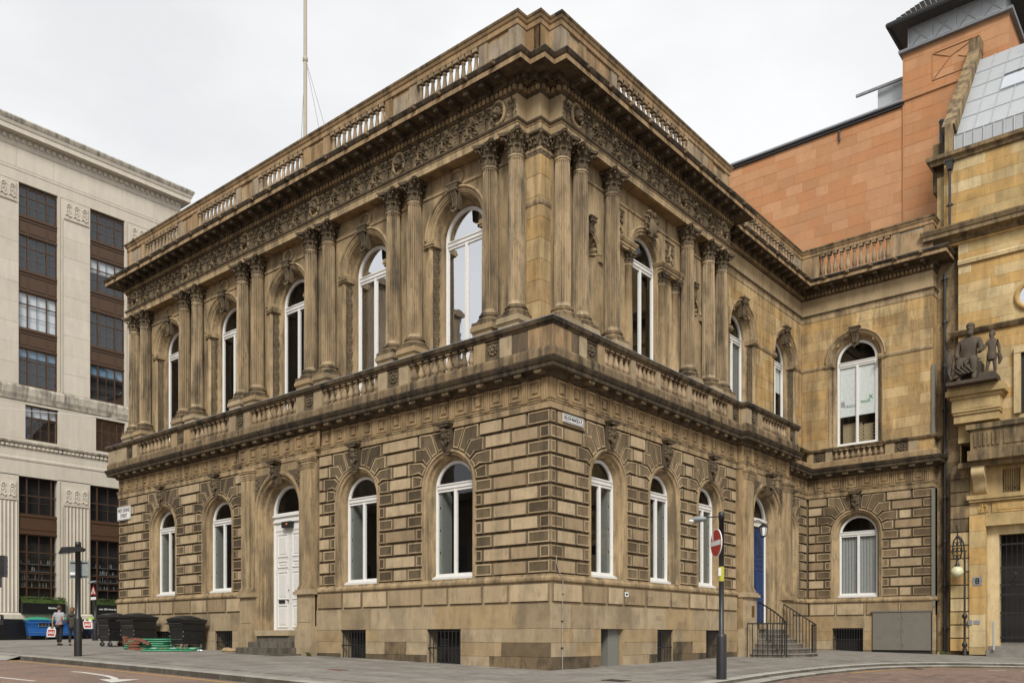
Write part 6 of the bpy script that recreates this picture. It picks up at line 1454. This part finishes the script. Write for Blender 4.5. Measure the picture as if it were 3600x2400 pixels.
wheelie('wheeled_bin', 'flat-lidded black bin beside the pile of green barriers', -17.6, -.82, 0, 'binblack', 'binblack', gb, w_=1.16)
wheelie('wheeled_bin', 'dome-lidded black bin behind the pile of green barriers', -21.35, -.92, .03, 'binblack', 'binblack', gb, w_=1.18, d=1.12, h=1.46)
wheelie('wheeled_bin', 'scuffed black bin at the end of the stone wall', -23.45, -.92, -.04, 'binblack', 'binblack', gb, w_=1.18, d=1.12, h=1.46)
gc = 'recycling bins along the black base'
wheelie('recycling_bin', 'blue bin with green lid and three black label panels', -41.7, 3.0, RAD(78), 'binblue', 'lidgreen', gc, sign=True)
wheelie('recycling_bin', 'blue bin with green lid half hidden by the walkers', -41.7, 4.75, RAD(84), 'binblue', 'lidgreen', gc)
wheelie('recycling_bin', 'navy bin with lime green lid behind the shopping bag', -41.6, 6.6, RAD(86), 'binnavy', 'lidlime', gc)
# barriers, blocks and litter
M['barrier'] = paint('green_barrier_plastic', (.035, .25, .125), .45, wear=.2, wearc=(.12, .3, .2)); M['orange'] = paint('orange_rubber_foot', (.19, .07, .042), .7, wear=.5, wearc=(.12, .065, .045)); M['redstripe'] = paint('red_stripe', (.5, .06, .03), .5)
def barrier(x, y, z, rz, tilt, label, stripes=False):
    Mq = T(x, y, z, rz) @ Matrix.Rotation(tilt, 4, 'X'); t = thing('green_barrier', label, 'barrier', (x, y, z), rz, 'green plastic barriers lying on the pavement'); q = MB()
    q.tube([(-.95, -.46, .04), (.95, -.46, .04), (.98, 0, .05), (.95, .46, .04), (-.95, .46, .04), (-.98, 0, .05), (-.95, -.46, .04)], .035, 6)
    for k in range(9): xx = -.8+.2*k; q.tube([(xx, -.45, .04), (xx, .22, .04)], .018, 5)
    q.box(-.95, .95, .2, .46, .03, .055); q.build('frame', 'barrier', t, Mq)
    if stripes:
        for k in range(5): qq = MB(); qq.box(-.9+.38*k, -.71+.38*k, .22, .44, .056, .06); qq.build('stripe', 'redstripe' if k % 2 else 'signwhite', t, Mq)
    return t
bx, by = -19.15, -1.5; bz = G(bx, by)
for k in range(5): barrier(bx+.05*(k % 2), by+.04*k, bz+.02+.085*k, RAD(24-3*k), 0, ['green barrier lowest in the pile beside the bin', 'second green barrier up from the bottom of the pile', 'middle green barrier of the pile beside the bin', 'green barrier just under the top of the pile', 'green barrier topmost on the pile beside the bin'][k])
barrier(-16.95, -1.85, G(-16.95, -1.85)+.03, RAD(38), RAD(5), 'green barrier lying flat on open paving with red and white stripes', True)
def foot(x, y, z, rz, rx, label):
    t = thing('rubber_barrier_block', label, 'barrier foot', (x, y, z), rz, 'orange barrier feet'); Mq = T(x, y, z, rz) @ Matrix.Rotation(rx, 4, 'Y'); q = MB(); q.prism([(-.28, 0), (.28, 0), (.26, .07), (.08, .095), (-.08, .095), (-.26, .07)], .09, -.09); q.box(-.05, .05, -.04, .04, .095, .12); q.build('block', 'orange', t, Mq)
foot(-20.0, -2.15, G(-20.0, -2)+.26, RAD(20), RAD(78), 'orange rubber foot leaning upright on the pile of barriers')
for k in range(4): foot(-19.35+.03*k, -2.1, G(-19.3, -2.1)+.0+.12*k, RAD(15+7*k), 0, ['brown-orange foot at the bottom of the stack by the pile', 'brown-orange foot second up in the stack by the pile', 'brown-orange foot third up in the stack by the pile', 'brown-orange foot on top of the stack by the pile'][k])
foot(-18.7, -2.05, G(-18.7, -2.05)+.30, RAD(35), RAD(25), 'orange foot tilted on the front of the pile')
foot(-18.15, -2.35, G(-18.15, -2.35)+.0, RAD(38), 0, 'single orange foot lying beside the flat barrier')
x, y = -15.9, -1.25; t = thing('plastic_bottle', 'crushed clear plastic bottle with blue label on the paving', 'bottle', (x, y, G(x, y))); q = MB(); q.tube([(x-.12, y, G(x, y)+.04), (x+.06, y+.02, G(x, y)+.04), (x+.10, y+.03, G(x, y)+.04), (x+.14, y+.03, G(x, y)+.04)], [.04, .04, .016, .014], 8); q.build('bottle_body', 'blind', t); q = MB(); q.tube([(x-.06, y, G(x, y)+.04), (x+.02, y+.01, G(x, y)+.04)], .042, 8); q.build('label_band', 'bluetint', t)
x, y = -14.95, -.6; t = thing('sandbag', 'slumped tan sack lying by the white door steps', 'sack', (x, y, G(x, y))); q = MB(); q.ell((x, y, G(x, y)+.05), (.42, .26, .10), 12, 6); q.ell((x-.2, y+.05, G(x, y)+.08), (.22, .2, .09), 10, 5); q.build('sack', 'basest', t)
t = thing('gully_grate', 'iron gully grate in the carriageway at the kerb bend', 'drain', (6.3, 11.9, G(6.3, 11.9)-.15)); q = MB()
for k in range(7): q.face([(a, b, G(a, b)-.138) for a, b in ((6.05+.07*k, 11.55), (6.10+.07*k, 11.55), (6.10+.07*k, 11.95), (6.05+.07*k, 11.95))])
q.build('grate_bars', 'iron', t)
t = thing('inspection_cover', 'dark iron inspection cover in the paving by the sign post', 'cover', (3.2, -1.6, G(3.2, -1.6))); q = MB(); q.face([(a, b, G(a, b)+.0075) for a, b in ((2.9, -1.85), (3.5, -1.85), (3.5, -1.35), (2.9, -1.35))]); q.build('plate', 'iron', t)
t = thing('utility_cover', 'small rusty metal cover set in the paving', 'cover', (-3.9, -4.2, G(-3.9, -4.2))); q = MB(); q.face([(a, b, G(a, b)+.0075) for a, b in ((-4.3, -4.35), (-3.7, -4.35), (-3.7, -4.05), (-4.3, -4.05))]); q.build('plate', 'orange', t)

for wx, wy, lb in ((-10.25, -.42, 'small green weed tuft at the foot of the white door pedestal'), (5.02, 20.62, 'small green weed at the foot of the black downpipe')):
    t = thing('weed', lb, 'plant', (wx, wy, G(wx, wy))); q = MB(); rg = random.Random(int(wx*7))
    for k in range(40):
        a, l = rg.uniform(0, 6.3), rg.uniform(.06, .16); bx_, by_ = wx+rg.uniform(-.12, .12), wy+rg.uniform(-.04, .05); z_ = G(wx, wy)
        q.face([(bx_-.012, by_, z_), (bx_+.012, by_, z_), (bx_+l*.5*math.cos(a)+.012, by_+l*.5*math.sin(a), z_+l*.8), (bx_+l*.8*math.cos(a), by_+l*.8*math.sin(a), z_+l)])
    q.build('leaves', 'hedge', t)
# ------------------------------------------------------------------ people
def skin(name, V, E_, mat, par=None, mw=None, sub=1):
    me = bpy.data.meshes.new(name); me.from_pydata([v[:3] for v in V], E_, []); o = put(name, me, par, mw)
    o.modifiers.new('skin', 'SKIN'); sd = me.skin_vertices[0].data
    for i, v in enumerate(V): sd[i].radius = (v[3], v[4] if len(v) > 4 else v[3])
    sd[0].use_root = True; sm = o.modifiers.new('sub', 'SUBSURF'); sm.levels = sm.render_levels = sub; o.modifiers['skin'].use_smooth_shade = True
    me.materials.append(M[mat]); return o
M['skin'] = paint('skin', (.48, .27, .18), .55, bump=0); M['hair'] = paint('brown_hair', (.075, .04, .02), .6); M['hair2'] = paint('auburn_hair', (.16, .065, .025), .6); M['shirt'] = paint('grey_polo', (.34, .34, .36), .85); M['trouser'] = paint('black_trousers', (.014, .014, .017), .8); M['coat'] = paint('dark_olive_coat', (.05, .046, .038), .85); M['shoe'] = paint('dark_shoe', (.02, .016, .014), .5); M['bagwhite'] = paint('white_carrier_bag', (.72, .71, .69), .5); M['bagred'] = paint('red_bag_print', (.42, .03, .02), .5, bump=0); M['leather'] = paint('tan_leather', (.17, .105, .055), .6)
def hand(V, E_, i, d, up=1):
    x, y, z = V[i][:3]; V.append((x+d[0]*.05, y+d[1]*.05, z+d[2]*.05, .035, .02)); p = len(V)-1; E_.append((i, p))
    for k in range(5):
        o = (k-2)*.018; l = (.05, .075, .08, .075, .06)[k]; q = len(V)
        if k == 0: V.append((x+.03, y+.02, z+d[2]*.06, .011)); E_.append((i, q)); continue
        V.append((x+d[0]*(.06+l)+o*.3, y+o+d[1]*.1, z+d[2]*(.05+l), .010)); V.append((x+d[0]*(.06+l)-.02, y+o+d[1]*.1+.0, z+d[2]*(.05+l)-.03, .008)); E_ += [(p, q), (q, q+1)]
def person(name, label, x, y, rz, arms, stride, s=1., female=False):
    """arms: (elbow, wrist) offsets for left and right; local +y is ahead"""
    z = G(x, y); Mq = T(x, y, z, rz) @ Matrix.Scale(s, 4); t = thing(name, label, 'person', (x, y, z), rz)
    V = [(0, 0, .95, .13, .10), (0, 0, 1.12, .13, .095), (0, .0, 1.32, .155, .105), (0, -.01, 1.46, .07), (0, .0, 1.53, .052), (0, .015, 1.585, .065), (.005, .025, 1.66, .082, .098), (.0, .015, 1.74, .07, .08)]
    E_ = [(i, i+1) for i in range(7)]
    for k, sd in enumerate((-1, 1)):
        n = len(V); sh = (sd*.175, -.01, 1.42); e, w_ = arms[k]
        V += [(*sh, .062), (*e, .043), (*w_, .030)]; E_ += [(2, n), (n, n+1), (n+1, n+2)]; hand(V, E_, n+2, (0, .2, -1) if w_[2] < 1.05 else (.3*sd, .9, .2))
        n = len(V); f = stride[k]; V += [(sd*.09, 0, .90, .088), (sd*.095, f*.5+.03, .50, .06), (sd*.10, f, .10, .042), (sd*.11, f+.13, .045, .035)]; E_ += [(0, n), (n, n+1), (n+1, n+2), (n+2, n+3)]
    V += [(.02, .125, 1.645, .014), (-.085, .02, 1.65, .012), (.085, .02, 1.65, .012)]; E_ += [(6, len(V)-3), (6, len(V)-2), (6, len(V)-1)]
    skin('body', V, E_, 'skin', t, Mq)
    def dress(nm, V2, E2, mt): skin(nm, V2, E2, mt, t, Mq)
    if not female:
        V2 = [(0, 0, .90, .158, .125), (0, 0, 1.12, .155, .118), (0, 0, 1.32, .18, .125), (0, -.01, 1.455, .095, .08)]; E2 = [(0, 1), (1, 2), (2, 3)]
        for k, sd in enumerate((-1, 1)):
            e = arms[k][0]; n = len(V2); V2 += [(sd*.18, -.01, 1.41, .085), (sd*.18+(e[0]-sd*.18)*.62, -.01+(e[1]+.01)*.62, 1.41+(e[2]-1.41)*.62, .074)]; E2 += [(2, n), (n, n+1)]
        dress('polo_shirt', V2, E2, 'shirt')
        q = MB(); q.lathe([(.075, 1.46), (.08, 1.50), (.072, 1.51)], 12, cap=False); q.build('collar', 'bluetint', t, Mq)
    else:
        V2 = [(0, -.0, .70, .20, .155), (0, 0, .92, .18, .14), (0, 0, 1.12, .165, .13), (0, 0, 1.32, .175, .125), (0, -.02, 1.46, .09, .085)]; E2 = [(i, i+1) for i in range(4)]
        for k, sd in enumerate((-1, 1)):
            e, w_ = arms[k]; n = len(V2); V2 += [(sd*.18, -.01, 1.40, .08), (*e, .065), (w_[0]*.92+e[0]*.08, w_[1]*.92+e[1]*.08, w_[2]*.92+e[2]*.08, .05)]; E2 += [(3, n), (n, n+1), (n+1, n+2)]
        dress('hooded_coat', V2, E2, 'coat'); q = MB(); q.ell((0, -.10, 1.42), (.15, .09, .085), 12, 6); q.build('hood', 'coat', t, Mq)
    V2 = [(0, 0, .93, .145, .115)]; E2 = []
    for k, sd in enumerate((-1, 1)): f = stride[k]; n = len(V2); V2 += [(sd*.09, 0, .86, .105), (sd*.095, f*.5+.03, .50, .078), (sd*.10, f, .12, .062)]; E2 += [(0, n), (n, n+1), (n+1, n+2)]
    dress('trousers', V2, E2, 'trouser')
    for k, sd in enumerate((-1, 1)): q = MB(); q.ell((sd*.105, stride[k]+.06, .045), (.048, .14, .05), 10, 6); q.build('shoe', 'shoe' if not female else 'leather', t, Mq)
    q = MB(); q.ell((0, -.005, 1.69), (.098, .112, .105), 14, 8)
    if female: q.ell((0, -.045, 1.60), (.10, .085, .13), 12, 7)
    q.build('hair', 'hair2' if female else 'hair', t, Mq); return t, Mq
def carrier(label, Mx, loc, s=1., shear=0.):
    t = thing('shopping_bag', label, 'bag', tuple((Mx @ T(*loc)).translation)); Mq = Mx @ T(*loc); q = MB()
    P = [(-.19, -.46), (.19, -.46), (.21, -.30), (.20, -.08), (.13, .0), (.10, .0), (.07, -.10), (-.07, -.10), (-.10, .0), (-.13, .0), (-.20, -.10), (-.21, -.30)]
    P = [(a+b*shear, b) for a, b in P]; q.prism(P, .06, -.06); q.build('bag_body', 'bagwhite', t, Mq)
    q = MB(); q.prism([(a+b*shear, b) for a, b in ((-.15, -.40), (.15, -.40), (.16, -.14), (-.16, -.14))], -.0605, -.064); q.build('print_panel', 'bagred', t, Mq)
    put('print', text_mesh('SALE', .15, 'signwhite', .006, .001, width=.26), t, Mq @ T(-.27*shear, -.066, -.27)); return t
HD = math.atan2(.6421, .7666)
m1, Mm = person('person', 'person in grey polo and black trousers seen from behind with carrier bag', -26.55, -2.0, HD-.05, (((-.27, -.06, 1.14), (-.29, -.02, .90)), ((.25, -.08, 1.14), (.17, .14, 1.05))), (.10, -.10), 1.02)
m2, Mf = person('person', 'person in dark hooded coat holding a carrier bag out to one side', -26.0, -1.65, HD, (((-.24, -.03, 1.14), (-.22, .12, .98)), ((.32, .02, 1.15), (.50, .18, 1.20))), (-.08, .14), .98, True)
carrier('white and red sale bag hanging from the hand of the person in grey', Mm, (-.31, .02, .84), 1., .12); carrier('white and red sale bag held out by the person in the coat', Mf, (.60, .18, 1.24), 1., -.15)
t = thing('handbag', 'tan leather handbag hanging at the side of the person in the coat', 'handbag', tuple((Mf @ T(.30, .06, .8)).translation)); q = MB(); q.prism([(.22, .66), (.42, .66), (.40, .92), (.25, .92)], .14, .0); q.build('bag_body', 'leather', t, Mf); q = MB(); q.tube([(.26, .07, .9), (.27, .05, 1.1), (.22, .02, 1.25)], .012, 5); q.build('strap', 'leather', t, Mf)

# ------------------------------------------------------------------ statue group on the bracket
ST = thing('statue_group', 'dark stone statue of a seated robed man with a child standing at his knee', 'statue', (6.3, 20.3, 11.15)); MS = T(6.05, 20.42, 11.15) @ Matrix.Scale(1.1, 4)
V = [(0, 0, .95, .26, .22), (0, -.02, 1.25, .24, .2), (.02, -.05, 1.62, .30, .2), (.03, -.08, 1.88, .13), (.05, -.10, 2.0, .11), (.06, -.13, 2.15, .15, .17), (.06, -.12, 2.30, .12, .13)]
E_ = [(i, i+1) for i in range(6)]
V += [(-.28, -.04, 1.72, .13), (-.42, -.06, 1.35, .11), (-.36, -.22, 1.12, .09), (-.28, -.34, 1.06, .07)]; E_ += [(2, 7), (7, 8), (8, 9), (9, 10)]
V += [(.33, -.06, 1.72, .13), (.44, -.12, 1.38, .11), (.42, -.34, 1.20, .08), (.34, -.42, 1.15, .06)]; E_ += [(2, 11), (11, 12), (12, 13), (13, 14)]
V += [(-.16, -.12, .88, .19), (-.20, -.55, .92, .17), (-.24, -.50, .35, .12), (-.24, -.62, .10, .09)]; E_ += [(0, 15), (15, 16), (16, 17), (17, 18)]
V += [(.17, -.12, .88, .19), (.26, -.58, .96, .16), (.28, -.55, .40, .11), (.30, -.70, .10, .09)]; E_ += [(0, 19), (19, 20), (20, 21), (21, 22)]
skin('seated_figure', V, E_, 'statue', ST, MS)
q = MB(); q.ell((.06, -.20, 2.0), (.11, .10, .14), 8, 6); q.ell((.06, -.28, 2.13), (.03, .05, .05), 6, 4); q.ell((.06, -.09, 2.28), (.16, .17, .12), 10, 6); q.build('head_and_beard', 'statue', ST, MS)
q = MB(); rows = []
for k in range(9):      # robe falling over the lap
    t_ = k/8; rows.append([(-.55+.95*j/10+.04*math.sin(j*2+k), -.62-.07*math.sin(j*1.7+k*.4)+.12*abs(j/10-.5)-(.05 if k > 6 else 0)+.35*(1-t_)**3, 1.0-.75*t_*(1-.35*(j/10)**2)) for j in range(11)])
q.grid(rows, 0, True)
for k in range(4): q.tube([(-.42+.10*k, -.50, .95), (-.40+.16*k, -.68, .62), (-.15+.14*k, -.73, .38), (.12+.06*k, -.66, .42)], [.03, .035, .04, .02], 6)
q.build('robe', 'statue', ST, MS)
q = MB(); q.tube([(-.62, -.25, 1.42), (-.66, -.22, 1.15), (-.60, -.28, .8), (-.66, -.25, .5)], [.05, .14, .13, .05], 7); q.ell((-.62, -.26, 1.45), (.06, .06, .06), 8, 5); q.build('drapery', 'statue', ST, MS)
q = MB(); q.box(-.55, .45, -.35, .3, .0, .85); q.box(-.62, 1.05, -.80, .3, 0, .12); q.prism([(.42, .1), (1.02, .1), (.98, .30), (.5, .34)], .2, -.7); q.build('rock_seat', 'statue', ST, MS)
V = [(.82, -.40, .98, .13, .11), (.83, -.40, 1.18, .13, .10), (.84, -.40, 1.42, .15, .11), (.84, -.40, 1.56, .06), (.82, -.41, 1.68, .10, .11), (.81, -.40, 1.79, .09)]
E_ = [(i, i+1) for i in range(5)]
V += [(.68, -.40, 1.46, .06), (.58, -.46, 1.22, .05), (.42, -.52, 1.16, .045)]; E_ += [(2, 6), (6, 7), (7, 8)]
V += [(1.0, -.40, 1.46, .06), (1.06, -.38, 1.20, .05), (1.08, -.42, .98, .045)]; E_ += [(2, 9), (9, 10), (10, 11)]
V += [(.75, -.40, .90, .09), (.70, -.44, .60, .065), (.66, -.42, .36, .05), (.64, -.50, .33, .04)]; E_ += [(0, 12), (12, 13), (13, 14), (14, 15)]
V += [(.90, -.40, .90, .09), (.93, -.42, .60, .065), (.94, -.40, .34, .05), (.93, -.5, .31, .04)]; E_ += [(0, 16), (16, 17), (17, 18), (18, 19)]
skin('child', V, E_, 'statue', ST, MS)
q = MB(); q.lathe([(.15, .78), (.17, .85), (.165, .98), (.15, 1.05)], 12, (.83, -.41)); q.ell((.84, -.36, 1.76), (.115, .12, .12), 10, 6); q.tube([(1.05, -.38, 1.0), (1.1, -.36, .8), (1.06, -.36, .6)], [.07, .08, .03], 6); q.build('loincloth', 'statue', ST, MS)

# ------------------------------------------------------------------ buildings on the other side of the street (mirrored in the windows)
M['farstone'] = stone('brown_street_stone', (.16, .12, .08), (.26, .20, .135), soot=.4, rnd=.2)
def far_block(label, x0, x1, y0, h, fl):
    t = thing('street_building', label, 'building', ((x0+x1)/2, y0-8, 0), group='buildings on the far side of the street'); q = MB(); q.box(x0, x1, y0-16, y0, -1, h); q.box(x0-.3, x1+.3, y0-16.3, y0+.5, h, h+.6); q.build('wall', 'farstone', t)
    for f_ in range(fl):
        for k in range(int((x1-x0)/4)):
            x = x0+2+4*k; z = 1.4+f_*4.2; q = MB(); q.box(x-.75, x+.75, y0-.1, y0+.03, z, z+2.5); q.build('window', 'tar', t)
far_block('tall brown stone office block across the street from the colonnade', -110, -47.5, -29, 34, 7)
far_block('low brown stone building across the street from the corner', -46.5, 2, -30, 11.5, 2)
